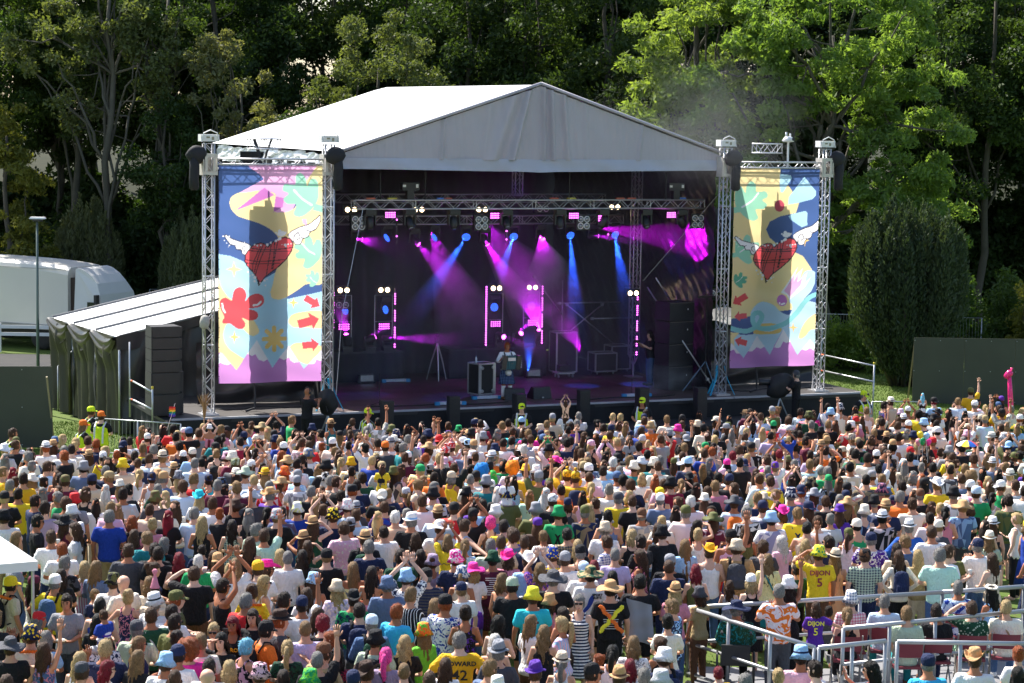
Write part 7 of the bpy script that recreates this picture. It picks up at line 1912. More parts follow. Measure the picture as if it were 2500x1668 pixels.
# keep bodies from standing inside one another: nudge apart along the line of sight
def sep(L_, it=60, dmin=.42):
    for _ in range(it):
        moved = False
        for i, a in enumerate(L_):
            if a['pose'].startswith('ride') or a['z'] is not None: continue
            for b in L_[i+1:]:
                if b['pose'].startswith('ride'): continue
                dx, dy = a['wx']-b['wx'], a['wy']-b['wy']
                if abs(dx) > dmin or abs(dy) > dmin: continue
                d = math.hypot(dx, dy*1.0)
                if d < dmin:
                    s = 1 if dy > 0 else -1; q = (dmin-d)*.3
                    a['wy'] += s*q; b['wy'] -= s*q; a['wx'] += q*.3*(1 if dx > 0 else -1); b['wx'] -= q*.3*(1 if dx > 0 else -1); moved = True
        if not moved: break
sep(PEOPLE)
for p in PEOPLE:                                   # riders sit on the nearest standing person in front of the picture point
    if p['pose'].startswith('ride'):
        c = min((q for q in PEOPLE if not q['pose'].startswith(('ride', 'sit'))), key=lambda q: math.hypot(q['wx']-p['wx'], (q['wy']-p['wy'])*.6))
        c['carrier'] = True; c['wx'], c['wy'] = p['wx'], p['wy']; p['on'] = c
# ---- fill the rest of the crowd
def allowed(x, y):
    if y < 27.2 or abs(x) > .2355*y+.6: return False
    dx, dy = x-SX, y-SY; v = -SN*dx+CS*dy; u = CS*dx+SN*dy
    if v > (-6.6 if u > 2.5 else -5.6): return False
    if x < -9.6 and y > 53 and y > 53+(-9.6-x)*-1.2: return False
    if x < -8.4 and y > 59: return False
    if y > 69: return False
    if x < -7.0 and 31 < y < 35.2 and x < -6.6: return False
    if in_poly(x, y, [(1.9, 35.2), (1.9, 27), (10.5, 27), (10.5, 37.0)]): return False
    if y < 56 and math.sin(x*1.3+y*.9+2)+math.sin(y*1.1-x*.7)+math.sin(x*2.3+1.7*y) > 1.75: return False
    if (x, y) and math.hypot((x-1.35)/.55, (y-32.3)/1.6) < 1: return False
    return True
cells = {}
def near(x, y, r):
    i, j = int(x//1), int(y//1)
    for a in (-1, 0, 1):
        for b in (-1, 0, 1):
            for (X, Y) in cells.get((i+a, j+b), ()):
                if (X-x)**2+(Y-y)**2 < r*r: return True
    return False
def put_cell(x, y): cells.setdefault((int(x//1), int(y//1)), []).append((x, y))
for p in PEOPLE: put_cell(p['wx'], p['wy'])
def wpick(d): 
    t = prs.uniform(0, sum(d.values()))
    for k, v in d.items():
        t -= v
        if t <= 0: return k
    return k
TOPC = dict(white=20, black=20, navy=9, grey=5, beige=4, cream=7, sky=4, lblue=4, slate=4, red=3.5, maroon=2, crimson=1.2, pink=3, rose=2, ppink=4, yellow=3.2, gold=1.2, green=2, dgreen=2.5, teal=2.5, olive=2.5, khaki=2, lgrey=4, dgrey=4, royal=2, purple=1.5, orange=1.2, hotpink=1, turq=.8, mint=.8, lav=1, burg=1)
HATC = dict(white=10, black=9, navy=8, grey=6, beige=5, tan=2, olive=4, khaki=3, sky=5, pink=2, hotpink=1.6, yellow=2, red=2, green=1, purple=1, orange=1, denim=3, cream=4, lgrey=4)
def random_person(x, y, far=False):
    fem = prs.random() < .5
    st_ = wpick(dict(l=9, b=4, w=4, p=3, u=4, L=1)) if fem else wpick(dict(s=15, z=4, c=1.2))
    hc = wpick(dict(k=9, d=20, n=24, l=13, y=8, g=9, w=2, r=3, R=1))
    hat = None
    if prs.random() < .31:
        hk = wpick(dict(cap=14, bkt=9, str=5, wide=3, bcap=2, bnd=1.2, cow=1))
        if hk in ('str', 'wide') and prs.random() < .8: hcx = prs.choice(['tan', 'beige', 'cream', 'tan', 'white'])
        else: hcx = wpick(HATC)
        if hk == 'cow': hcx = prs.choice(['hotpink', 'tan', 'white', 'black'])
        pt = (wpick(HATC), prs.choice(['floral', 'dot', 'lemon'])) if hk == 'bkt' and prs.random() < .4 else (None, None)
        hat = (hk, hcx, pt[0], pt[1], prs.choice(['black', 'brown', 'dbrown']) if hk == 'str' else None)
    tk_ = wpick(dict(tee=6, tank=6, dress=3, long=1, strapless=.8)) if fem else wpick(dict(tee=16, long=1, tank=.8))
    tc_ = wpick(TOPC); pat = (None, None)
    if prs.random() < .2: pat = (wpick(TOPC), prs.choice(['floral', 'floral', 'check', 'stripe', 'dot']))
    pose = wpick(dict(front=42, rest=20, clap=13, over=4, oneup=3, phone=3, shade=2, cup=4, handhip=2, bothup=1)) if y > 38 else wpick(dict(front=52, rest=22, clap=8, cup=5, phone=3, shade=2))
    return dict(x=0, y=0, hair=st_+hc, hat=hat, top=(tk_, tc_, *pat), bot=(wpick(dict(tr=5, sh=3)) if not fem else wpick(dict(tr=5, sh=3, sk=2)), wpick(dict(denim=6, navy=4, black=6, beige=2, khaki=2, dgrey=2, olive=1)), None, None), pose=pose, yaw=prs.gauss(0, 20)-x*.6+(prs.choice([-75, 70, 50, -50]) if prs.random() < .13 else 0), ex={}, h=.8 if prs.random() < .04 else 1., z=None, sex='f' if fem else 'm', k=prs.uniform(.95, 1.045)*(1 if not fem else .94), wx=x, wy=y, tab=False)
for rad, n in ((.78, 20000), (.68, 30000), (.60, 26000)):
    for _ in range(n):
        y = prs.uniform(27.2, 69); x = prs.uniform(-16.8, 16.8)
        if rad < .6 and y < 36: continue
        if not allowed(x, y) or near(x, y, rad if y > 40 else rad*1.12): continue
        put_cell(x, y); PEOPLE.append(random_person(x, y))
# ------------------------------------------------------------------ build the figures
PEOPLE.sort(key=lambda p: p['wy'])
for p in PEOPLE:
    if 'on' in p: p['wx'], p['wy'] = p['on']['wx'], p['on']['wy']-.02
NEAR_MAX = 284
def visible(p):
    P = Vector((p['wx'], p['wy'], ground_z(p['wy'])+1.6)); d = P-Vector((0, 0, CAM_H)); z = d @ Fw
    x = 1250+FPX*(d @ Rc)/z; y = 834-FPX*(d @ Uc)/z
    return -25 < x < 2525 and y < 1668+28
inview = [p for p in PEOPLE if visible(p)]
indiv = inview[:NEAR_MAX]; s_ind = set(map(id, indiv))
for p in indiv:
    if 'on' in p and id(p['on']) not in s_ind: s_ind.add(id(p['on'])); indiv.append(p['on'])
rest_ = [p for p in inview if id(p) not in s_ind]
def pcol(c): return CN[c] if c in CN else CN['grey']
def text_child(parent, body, col, y, z, size, name='lettering'):
    cu = bpy.data.curves.new('lettering', 'FONT'); cu.body = body; cu.size = size; cu.align_x = 'CENTER'; cu.align_y = 'CENTER'; cu.extrude = .0015; cu.resolution_u = 2; cu.offset = .003
    key = 'print_'+col
    cu.materials.append(mat(key, pcol(col), .7)); tmp = bpy.data.objects.new(name, cu); COL.objects.link(tmp); me = bpy.data.meshes.new_from_object(tmp.evaluated_get(bpy.context.evaluated_depsgraph_get())); bpy.data.objects.remove(tmp)
    me.materials.clear(); me.materials.append(mat(key, pcol(col), .7)); o = put(name, me, parent)
    o.location = (0, y, z); o.rotation_euler = (R(90), 0, 0); return o
cup_mb = MB().lathe([(.028, 0), (.036, .10), (.038, .115)], 10); CUPW = mat('clear_cup', (.75, .75, .73), .2, 0, .05); BEER = mat('beer', (.75, .38, .05), .2)
PHONE = mat('phone_black', (.02, .02, .025), .2)
PK = {}
def pack_arr():
    if 'a' not in PK:
        mb = MB(); ell_loft(mb, [(-.22, .11, .05, 0, 0), (-.2, .145, .085, 0, 0), (-.05, .15, .10, 0, 0), (.12, .14, .085, 0, 0), (.19, .11, .06, 0, 0), (.21, .05, .03, 0, 0)], 14); ell_loft(mb, [(-.19, .10, .03, 0, -.09), (-.17, .115, .045, 0, -.09), (-.04, .11, .045, 0, -.09), (.0, .08, .02, 0, -.085)], 12)
        PK['a'] = smooth_blob(mb, .016, 700)
        mb = MB()
        for s in (-1, 1): mb.tube([(s*.09, -.135, 1.36), (s*.10, -.05, 1.50), (s*.11, .02, 1.49), (s*.115, .115, 1.38), (s*.12, .125, 1.22), (s*.135, .05, 1.10), (s*.12, -.12, 1.06)], [.024]*7, 6, squash=.45)
        PK['s'] = tri_arrays(mb)
        mb = MB(); mb.tube([(-.115, .05, 1.46), (-.06, -.10, 1.42), (.03, -.135, 1.28), (.12, -.125, 1.10), (.17, -.06, .98), (.15, .08, .99), (.0, .15, 1.2), (-.09, .10, 1.42), (-.115, .05, 1.46)], [.016]*9, 6, squash=.5); PK['x'] = tri_arrays(mb)
        mb = MB()
        for s in (-1, 1): mb.tube([(s*.10, .10, 1.38), (s*.11, .0, 1.475), (s*.09, -.10, 1.40), (0, -.138, 1.24), (-s*.08, -.135, 1.0)], [.017]*5, 6, squash=.4)
        PK['b'] = tri_arrays(mb)
        mb = MB(); mb.box((-.034, .10, .006), (.05, .012, .034)).box((.034, .10, .006), (.05, .012, .034)).box((0, .104, .012), (.03, .008, .008))
        for s in (-1, 1): mb.tube([(s*.06, .098, .014), (s*.082, .03, .012), (s*.086, -.01, .006)], .004, 4)
        PK['g'] = tri_arrays(mb)
        mb = MB()
        for i in range(26):
            a = 2*math.pi*i/26; c = Vector((.135*math.sin(a), -.02+.12*math.cos(a), 1.44-.10*math.cos(a)*(1 if math.cos(a) > 0 else .3))); mb.lathe([(.006, -.02), (.024, -.008), (.024, .008), (.006, .02)], 6, c, rot=aim((math.sin(i*3), math.cos(i*5), .5)))
        PK['l'] = tri_arrays(mb)
        mb = MB()
        for s in (-1, 1):
            mb.lathe([(.003, -.006), (.011, 0), (.003, .006)], 8, (s*.031, .094, .006), axis='Y')
            mb.tube([(s*.018, .098, .027), (s*.048, .088, .026)], .006, 5)
        PK['e'] = tri_arrays(mb); mb = MB(); mb.tube([(-.02, .1005, -.068), (0, .103, -.070), (.02, .1005, -.068)], [.004, .0065, .004], 6); PK['m'] = tri_arrays(mb)
    return PK
def build_person(p, label, grp):
    pack_arr(); sx, pose = p['sex'], p['pose']; s = p['h']*p['k']; lk = LEGK(pose)
    z = ground_z(p['wy'])+(p['z'] or 0)
    if lk == 'sit': z -= .43*s
    if lk == 'ride': z += 1.47*p['on']['k']-.86*s
    if 'zabs' in p: z = p['zabs']
    t = thing('person', label, 'person', (p['wx'], p['wy'], z), R(p['yaw']), grp); t.scale = (s*p.get('fat', prs.uniform(.95, 1.08)), s*prs.uniform(.97, 1.1), s)
    skin = SKINS[prs.choice([0, 0, 1, 1, 2, 3, 4, 5])] if prs.random() < .9 else SKINS[5]
    bmesh_ = 'rideover' if pose == 'rideover' else pose
    part('body', ('body', sx, pose), body_mesh(sx, pose), M_SKIN, t, skin)
    k, c, c2, pt = p['top']
    if k != 'bare' and c != 'skin':
        if pt == 'band':
            o = part('top', ('top', sx, pose, k), top_mesh(sx, pose, k), M_CL, t, pcol(c))
        else: o = part('top', ('top', sx, pose, k), top_mesh(sx, pose, k), M_PAT[pt] if pt else M_CL, t, pcol(c), pcol(c2) if c2 else None)
    elif c == 'skin': part('top', ('top', sx, pose, 'strapless', 'low'), top_mesh(sx, pose, 'strapless'), M_CL, t, CN['rose'], None, (0, 0, -.17))
    if k != 'dress':
        bk, bc, b2, bp = p['bot']; nm = {'tr': 'trousers', 'sh': 'shorts', 'sk': 'skirt'}[bk]
        part(nm, ('bot', nm, lk), bottom_mesh(nm, lk), M_PAT[bp] if bp else M_CL, t, pcol(bc), pcol(b2) if b2 else None)
    part('shoes', ('shoe', lk), shoe_mesh(lk), M_CL, t, CN[prs.choice(['white', 'black', 'dgrey', 'brown'])])
    hs, hc = p['hair'][0], p['hair'][1]; hl = (HC.x, HC.y, HC.z)
    if hs != '-':
        o = part('hair', ('hair', hs), hair_mesh(hs), M_HAIR, t, HCN[hc], None, hl)
        o.scale = (prs.uniform(.97, 1.03), prs.uniform(.97, 1.03), prs.uniform(.97, 1.04)*(.95 if p['hat'] else 1))
    if p['hat']:
        hk, c, c2, pt, band = p['hat']; loc = (HC.x, HC.y-(.01 if hk != 'crown' else 0), HC.z+(.012 if hk in ('cap', 'bcap', 'bnd', 'bobble') else .028 if hk != 'cone' else .03))
        m_ = M_PAT.get(pt, M_CL) if pt else (M_STRAW if hk in ('str', 'wide', 'cow') else M_CL)
        tilt = (R(prs.uniform(-8, 5)), R(prs.uniform(-5, 5)), R(prs.uniform(-12, 12)))
        h_ = part('hat', ('hat', hk), hat_mesh(hk), m_, t, pcol(c), pcol(c2) if c2 else None, loc, tilt)
        if band: part('hat_band', ('hat', 'band'), hat_mesh('band'), M_CL, h_, pcol(band))
        elif pt == 'band': part('hat_band', ('hat', 'band'), hat_mesh('band'), M_CL, h_, pcol(c2))
    ex = p['ex']
    if 'pack' in ex: part('backpack', ('pack',), PK['a'], M_CL, t, pcol(ex['pack']), None, (0, -.215, 1.22)); part('strap', ('straps',), PK['s'], M_CL, t, CN['black'])
    if 'xb' in ex: part('strap', ('xstrap',), PK['x'], M_CL, t, pcol(ex['xb']))
    if 'braces' in ex: part('braces', ('braces',), PK['b'], M_CL, t, pcol(ex['braces']))
    if 'bag' in ex: part('bag', ('pack',), PK['a'], M_CL, t, pcol(ex['bag']), None, (.24, -.02, .92), None, (.8, .8, .7))
    if 'lei' in ex: part('garland', ('lei',), PK['l'], M_CL, t, pcol(ex['lei']))
    if 'cross' in ex:
        for sg, cc in ((1, 'orange'), (-1, 'lemon')):
            mb = MB()
            for i in range(30):
                a = i/29; mb.lathe([(.004, -.03), (.034, -.008), (.03, .008), (.004, .03)], 5, (sg*(-.15+.30*a)+.012*math.sin(i*7), -.145-.012*math.sin(a*3.1), 1.42-.38*a), rot=aim((math.sin(i*3), math.cos(i*5), .5)))
            mb.build('garland', mat('garland_'+cc, CN[cc], .8), t)
    if 'gl' in ex: part('sunglasses', ('glasses',), PK['g'], M_GLASS, t, (0, 0, 0), None, hl)
    if abs(p['yaw']) > 100:
        if 'gl' not in ex: part('eyes', ('eyes',), PK['e'], mat('eye', (.03, .02, .015), .2), t, (0, 0, 0), None, hl)
        part('mouth', ('mouth',), PK['m'], mat('lips', (.40, .13, .11), .5), t, (0, 0, 0), None, hl)
    if 'drape' in ex:
        MB().grid(lambda a, b: (-.19+.34*a+.05*b, -.185-.015*math.sin(a*9)-.012*math.sin(b*14+a*4)+.02*(1-b), 1.44-.62*b-.10*a), 10, 12).build('jacket', mat('grey_jacket', CN['grey'], .8), t, True)
    if 'art' in ex:
        mb = MB(); pts = cr([(-.10, 1.08), (-.02, 1.16), (.04, 1.28), (.02, 1.36), (-.03, 1.30), (-.06, 1.20), (-.12, 1.12)], 5)
        mb.add([(a, -.139, b) for a, b in pts], [tuple(range(len(pts)))]); mb.build('shirt_print', mat('print_royal', CN['royal'], .7), t)
        text_child(t, 'SPORT', 'black', -.142, 1.36, .05).location.x = .09; text_child(t, 'SUITS', 'black', -.142, 1.315, .05).location.x = .09
    if 'txt' in ex:
        body, _, tc_ = ex['txt'].partition(':'); body = body.replace('_', ' ')
        if body == '~tour':
            lines = MB(); q = random.Random(2)
            for i in range(9):
                w_ = q.uniform(.05, .12); lines.box((0, -.137-.004*(i < 2), 1.36-i*.035), (w_*2, .002, .012))
            tag(lines.build('shirt_print', mat('print_'+tc_, pcol(tc_), .7), t), kind='stuff')
        elif body == '~box':
            MB().box((0, -.142, 1.33), (.2, .002, .016)).box((0, -.142, 1.17), (.2, .002, .016)).box((-.1, -.142, 1.25), (.016, .002, .17)).box((.1, -.142, 1.25), (.016, .002, .17)).box((.0, -.142, 1.24), (.1, .002, .09)).build('shirt_print', mat('print_'+tc_, pcol(tc_), .7), t)
        elif body == '~line':
            MB().tube([(-.12, -.142, 1.22), (-.06, -.144, 1.25), (0, -.144, 1.22), (.06, -.144, 1.245), (.12, -.142, 1.22)], .007, 5).build('shirt_print', mat('print_'+tc_, pcol(tc_), .7), t)
        else:
            ls_ = body.split('|')
            for i, w_ in enumerate(ls_):
                if w_ == '~pi': text_child(t, '\u03c0', tc_, -.140, 1.16, .38)
                else: text_child(t, w_, tc_, -.143, 1.36-.005-i*.165 if len(ls_) > 1 else 1.30, (.115 if len(w_) <= 5 else .088) if len(w_) > 2 else .20)
    if 'txtf' in ex: text_child(t, 'HERO', 'gold', .155, 1.28, .08).rotation_euler = (R(90), 0, R(180))
    W_ = wrists(sx, pose)
    if pose in ('cup',):
        w, d, q = W_[0]; c_ = w+d.normalized()*.09+Vector((-.02, 0, -.03)); o = put('cup', _meshes.setdefault('cup', cup_mb.mesh('cup', CUPW, True)), t, c_)
        put('drink', _meshes.setdefault('beer', MB().lathe([(.027, .005), (.033, .075)], 10).mesh('drink', BEER, True)), o, (0, 0, .004), None, (1.03, 1.03, 1))
    if pose == 'phone' and ('gl' not in ex or True) and prs.random() < .6:
        w, d, q = W_[0]; put('phone', _meshes.setdefault('phone', MB().box((0, 0, 0), (.075, .01, .15)).mesh('phone', PHONE)), t, w+d.normalized()*.10+Vector((-.06, .02, .02)))
    if 'food' in ex:
        o = MB().lathe([(.05, 0), (.09, .05)], 8).build('food_box', mat('card_box', (.5, .36, .2), .8), t, False, (0, .36, 1.10)); MB().lathe([(.08, .045), (.06, .065)], 8).build('food', mat('pale_food', (.75, .7, .6), .8), o)
    if 'camera' in ex:
        o = MB().box((0, .43, 1.43), (.14, .08, .10)).build('camera', FIX, t); MB().lathe([(.04, 0), (.045, .09)], 10, (0, .47, 1.42), axis='Y').build('lens', FIX, o)
    return t
# ---- labels: what each person wears, does and holds, then whom they stand beside
def w_top(p):
    k, c, c2, pt = p['top']; 
    if k == 'bare': return 'no shirt'
    if c == 'skin': return 'low backed top'
    if pt in ('band',): return '%s and %s %s' % (cname(c), cname(c2), TOPW[k])
    if pt: return '%s and %s %s %s' % (cname(c), cname(c2), PATW[pt], TOPW[k])
    return '%s %s' % (cname(c), TOPW[k])
def w_hat(p):
    k, c, c2, pt, b = p['hat']
    nm = HATW[k] if not (k == 'str' and c not in ('tan', 'beige', 'cream', 'white', 'gold')) else 'trilby hat'
    return ('%s and %s ' % (cname(c), cname(c2)) if pt else '%s ' % cname(c))+nm
def w_ex(p):
    ex = p['ex']; o = []
    if 'txt' in ex and not ex['txt'].startswith('~'): o.append('reading '+ex['txt'].split(':')[0].replace('|~pi', '').replace('|', ' ').replace('_', ' '))
    if 'pack' in ex: o.append(cname(ex['pack'])+' backpack')
    if 'braces' in ex: o.append(cname(ex['braces'])+' braces')
    if 'lei' in ex: o.append('flower garland')
    if 'cross' in ex: o.append('crossed orange and yellow garlands')
    if 'food' in ex: o.append('holding a food box')
    if 'drape' in ex: o.append('grey jacket over one shoulder')
    if 'bag' in ex: o.append('purple bag')
    if 'xb' in ex: o.append(cname(ex['xb'])+' shoulder strap')
    if 'gl' in ex and abs(p['yaw']) > 30: o.append('sunglasses')
    return o
def facing(p):
    a = p['yaw']
    return 'facing the camera' if abs(a) > 140 else ''
def brief(p): return (w_hat(p) if p['hat'] else w_top(p))
def who(p):
    k = 'child' if p['h'] < .9 else 'person'
    return ('bareheaded '+k if not p['hat'] and TOPN.get(w_top(p), 0) > 1 else k)+' in '+w_top(p)
TOPN = {}
def cand(p):
    b = who(p)
    hat = ' and '+w_hat(p) if p['hat'] else ' without a hat'
    ex = w_ex(p); f = facing(p); pw = POSEW[p['pose']] if p['pose'] not in ('front',) else ''
    if p['pose'] == 'rest': pw = ''
    if p['pose'] == 'front' and 'food' in p['ex']: pw = ''
    l0 = b+(' and '+w_hat(p) if p['hat'] else '')
    for e in ex[:1]: l0 += ', '+e
    if pw: l0 += ', '+pw
    if f: l0 += ', '+f
    yield l0
    l1 = l0+(', '+ex[1] if len(ex) > 1 else '')
    if len(ex) > 1: yield l1
    bk, bc, _, _ = p['bot']
    if p['top'][0] != 'dress' and p['pose'] not in ('ride',) and not p['pose'].startswith('sit'):
        pass
    if not p['hat']: yield l0.replace(' in '+w_top(p), ' in '+w_top(p)+hat, 1)
def nwords(s): return len(s.replace(',', '').split())
def make_labels(L_):
    base = {}
    for p in L_: TOPN[w_top(p)] = TOPN.get(w_top(p), 0)+1
    for p in L_:
        for c in cand(p): base.setdefault(c, []).append(p)
    used = set(); done = {}
    for p in L_:
        for c in cand(p):
            if len(base[c]) == 1 and c not in used and nwords(c) <= 16: done[id(p)] = c; used.add(c); break
    full = lambda q: w_top(q)+(' and '+w_hat(q) if q['hat'] else '')
    bcount = {}
    for p in L_:
        for q_ in {full(p), brief(p)}: bcount[q_] = bcount.get(q_, 0)+1
    for p in L_:
        if id(p) in done: continue
        nb = sorted((q for q in L_ if q is not p and full(q) != full(p) and bcount[full(q)] <= 2), key=lambda q: math.hypot(q['wx']-p['wx'], (q['wy']-p['wy'])*.6)*(1 if bcount[full(q)] == 1 else 2))[:14]
        b = who(p)+(' and '+w_hat(p) if p['hat'] else ''); b2 = who(p)
        ok = None
        for bb in (b, b2):
            for q in nb:
                dx, dy = q['wx']-p['wx'], q['wy']-p['wy']
                rel = ('just in front of' if False else 'behind') if dy < -.45 and abs(dx) < .5 else ('nearer than') if dy > .45 and abs(dx) < .5 else 'beside'
                rel = {'behind': 'right behind', 'nearer than': 'nearer the camera than', 'beside': 'beside'}[rel]
                c = bb+', '+rel+' the '+(w_hat(q)+' wearer' if q['hat'] and bcount[brief(q)] == 1 else 'person in '+full(q))
                if nwords(c) <= 16 and c not in used: ok = c; break
            if ok: break
        done[id(p)] = ok or b; used.add(ok or b)
    return done
for p in indiv: p.setdefault('fat', 1.12 if p['sex'] == 'm' and prs.random() < .25 else prs.uniform(.96, 1.07))
LB = make_labels(indiv)
CHAIRS = []
for p in indiv:
    t = build_person(p, LB[id(p)], 'crowd watching the stage')
    if 'chair' in p['ex']: CHAIRS.append(p)

# ---- everyone farther back: one mass, still real figures
lod_c = {}
def lod(key, arr, n):
    if key not in lod_c: lod_c[key] = decim(*arr, n)
    return lod_c[key]
HSW = {'L': 'l'}
VV, FF, CC, kk = [], [], [], 0
g8 = np.random.default_rng(4)
def addp(arr, M4, col, col2=None, loc=(0, 0, 0), frac=.4):
    global kk
    v, f = arr; v = (v+np.array(loc, np.float32)) @ M4[0].T+M4[1]
    VV.append(v.astype(np.float32)); FF.append(f+kk); kk += len(v)
    c = np.tile(np.array(col, np.float32), (len(f), 1))
    if col2 is not None:
        q = g8.random(len(f)) < frac; c[q] = np.array(col, np.float32)*.35+np.array(col2, np.float32)*.65
    CC.append(c)
for p in rest_:
    sx, pose = p['sex'], p['pose']; lk = LEGK(pose); s = p['h']*p['k']; z = ground_z(p['wy'])
    if lk == 'ride': z += 1.47*p['on']['k']-.86*s
    if lk == 'sit': z -= .43*s
    a = R(p['yaw']); w_ = prs.uniform(.95, 1.1); Rm = np.array([[math.cos(a), -math.sin(a), 0], [math.sin(a), math.cos(a), 0], [0, 0, 1]])*np.array([s*w_, s*w_, s]); M4 = (Rm.astype(np.float32), np.array([p['wx'], p['wy'], z], np.float32))
    skin = SKINS[prs.choice([0, 0, 1, 1, 2, 3, 4, 5])]; nr_ = p['wy'] < 46
    addp(lod(('b', sx, pose), body_mesh(sx, pose), 520), M4, skin)
    k, c, c2, pt = p['top']
    if k == 'bare' or c == 'skin': k, c = 'strapless', 'rose'
    addp(lod(('t', sx, pose, k), top_mesh(sx, pose, k), 190), M4, pcol(c), pcol(c2) if c2 else None)
    nm = {'tr': 'trousers', 'sh': 'shorts', 'sk': 'skirt'}[p['bot'][0]]
    addp(lod(('bo', nm, lk), bottom_mesh(nm, lk), 90), M4, pcol(p['bot'][1]))
    hs = HSW.get(p['hair'][0], p['hair'][0])
    if hs != '-': addp(lod(('h', hs), hair_mesh(hs), 150), M4, HCN[p['hair'][1]], [q*.62 for q in HCN[p['hair'][1]]], tuple(HC), .45)
    if p['hat']:
        hk, c, c2, pt, band = p['hat']
        addp(lod(('ht', hk), hat_mesh(hk), 150), M4, pcol(c), pcol(c2) if pt else None, (HC.x, HC.y-.01, HC.z+(.012 if hk in ('cap', 'bcap', 'bnd', 'bobble') else .028)))
        if band: addp(hat_mesh('band'), M4, pcol(band), None, (HC.x, HC.y-.01, HC.z+.028))
    if 'pack' in p['ex']: addp(lod(('pk',), PK['a'], 120), M4, pcol(p['ex']['pack']), None, (0, -.215, 1.22))
    if 'braces' in p['ex']: addp(PK['b'], M4, pcol(p['ex']['braces']))
cm = bpy.data.materials.new('crowd_cloth_and_skin'); cm.use_nodes = True; N = cm.node_tree.nodes; L = cm.node_tree.links
vcn = N.new('ShaderNodeVertexColor'); vcn.layer_name = 'Col'; L.new(vcn.outputs[0], N['Principled BSDF'].inputs['Base Color']); N['Principled BSDF'].inputs['Roughness'].default_value = .75; N['Principled BSDF'].inputs['Specular IOR Level'].default_value = .25
cb_ = N.new('ShaderNodeBump'); cn_ = N.new('ShaderNodeTexNoise'); cn_.inputs['Scale'].default_value = 7; cb_.inputs['Strength'].default_value = .5; cb_.inputs['Distance'].default_value = .03; ct_ = N.new('ShaderNodeTexCoord'); L.new(ct_.outputs['Object'], cn_.inputs[0]); L.new(cn_.outputs[0], cb_.inputs['Height']); L.new(cb_.outputs[0], N['Principled BSDF'].inputs['Normal'])
crowd = put('crowd', np_mesh('crowd', np.concatenate(VV), np.concatenate(FF), cm, True, ('FACE', np.concatenate(CC))))
tag(crowd, 'dense crowd of people standing between the near rows and the stage', kind='stuff')
print('people', len(PEOPLE), 'in view', len(inview), 'single', len(indiv), 'mass', len(rest_), 'mass tris', sum(len(f) for f in FF))
# ------------------------------------------------------------------ performer, crew, stewards
def solo(label, hair, top, bot, pose, yaw, wx, wy, zabs=None, hat=None, ex=None, sex='m', h=1., grp=None, k=1.02):
    p = dict(hair=hair, hat=hat, top=top, bot=bot, pose=pose, yaw=yaw, ex=ex or {}, h=h, z=None, sex=sex, k=k, wx=wx, wy=wy, tab=True, fat=1.04)
    if zabs is not None: p['zabs'] = zabs
    return build_person(p, label, grp)
P0 = st(9.79, .98, 0)
pf = solo('person in white shirt and dark tartan kilt playing a black accordion on stage', 'sr', ('long', 'white', None, None), ('sk', 'navy', 'slate', 'check'), 'acc', -160, P0.x, P0.y, P0.z)
for s in (-1, 1): MB().tube([(s*.105, -.01, .08), (s*.105, .0, .25), (s*.103, .01, .40), (s*.103, .012, .43)], [.05, .06, .068, .07], 10).build('sock', mat('white_sock', (.75, .75, .75), .9), pf, True)
MB().lathe([(.02, -.1), (.085, -.06), (.10, .03), (.06, .08)], 12, (0, .155, .84)).build('sporran', mat('white_fur', (.75, .74, .72), .95), pf, True)
MB().tube([(-.06, .155, .80), (-.06, .165, .72)], .012, 6).tube([(.06, .155, .80), (.06, .165, .72)], .012, 6).build('tassel', BLACK, pf)
acc = thing('accordion', 'black piano accordion held by the person in the kilt', 'accordion', (P0.x, P0.y, P0.z), R(-160))
ACC = mat('accordion_shell', (.035, .045, .045), .22, .2, .3, 10)
for x, rz_, w_ in ((-.24, .18, .17), (.20, -.14, .15)):
    MB().box((0, 0, 0), (w_, .20, .44)).build('end_box', ACC, acc, False, (x, .30, 1.19)).rotation_euler = (0, R(-8), rz_)
mb = MB()
for i in range(9): mb.box((-.15+i*.037, .30, 1.19), (.03, .19-.03*(i % 2), .42-.02*(i % 2)))
mb.build('bellows', mat('teal_bellows', (.03, .12, .13), .5), acc)
for i in range(12): MB().box((-.345, .32, 1.01+i*.033), (.05, .07, .026)).build('key', WHITE if i % 2 else BLACKM, acc)
MB().box((-.02, .405, 1.30), (.25, .01, .10)).build('silver_trim', ALU, acc)
for s in (-1, 1): MB().tube([(s*.12, .2, 1.36), (s*.11, .05, 1.48), (s*.10, -.08, 1.42), (s*.10, -.13, 1.2)], .022, 6, squash=.4).build('shoulder_strap', BLACK, acc)
q = st(15.75, 3.0, 0); solo('person in black T-shirt and blue jeans holding a camera at the right of the stage', 'ld', ('tee', 'black', None, None), ('tr', 'denim', None, None), 'camera', 112, q.x, q.y, q.z, ex={'camera': ''}, k=1.03)
CLOAK = mat('black_rain_cover', (.016, .016, .018), .7, 0, .3, 5, .8, bscale=7)
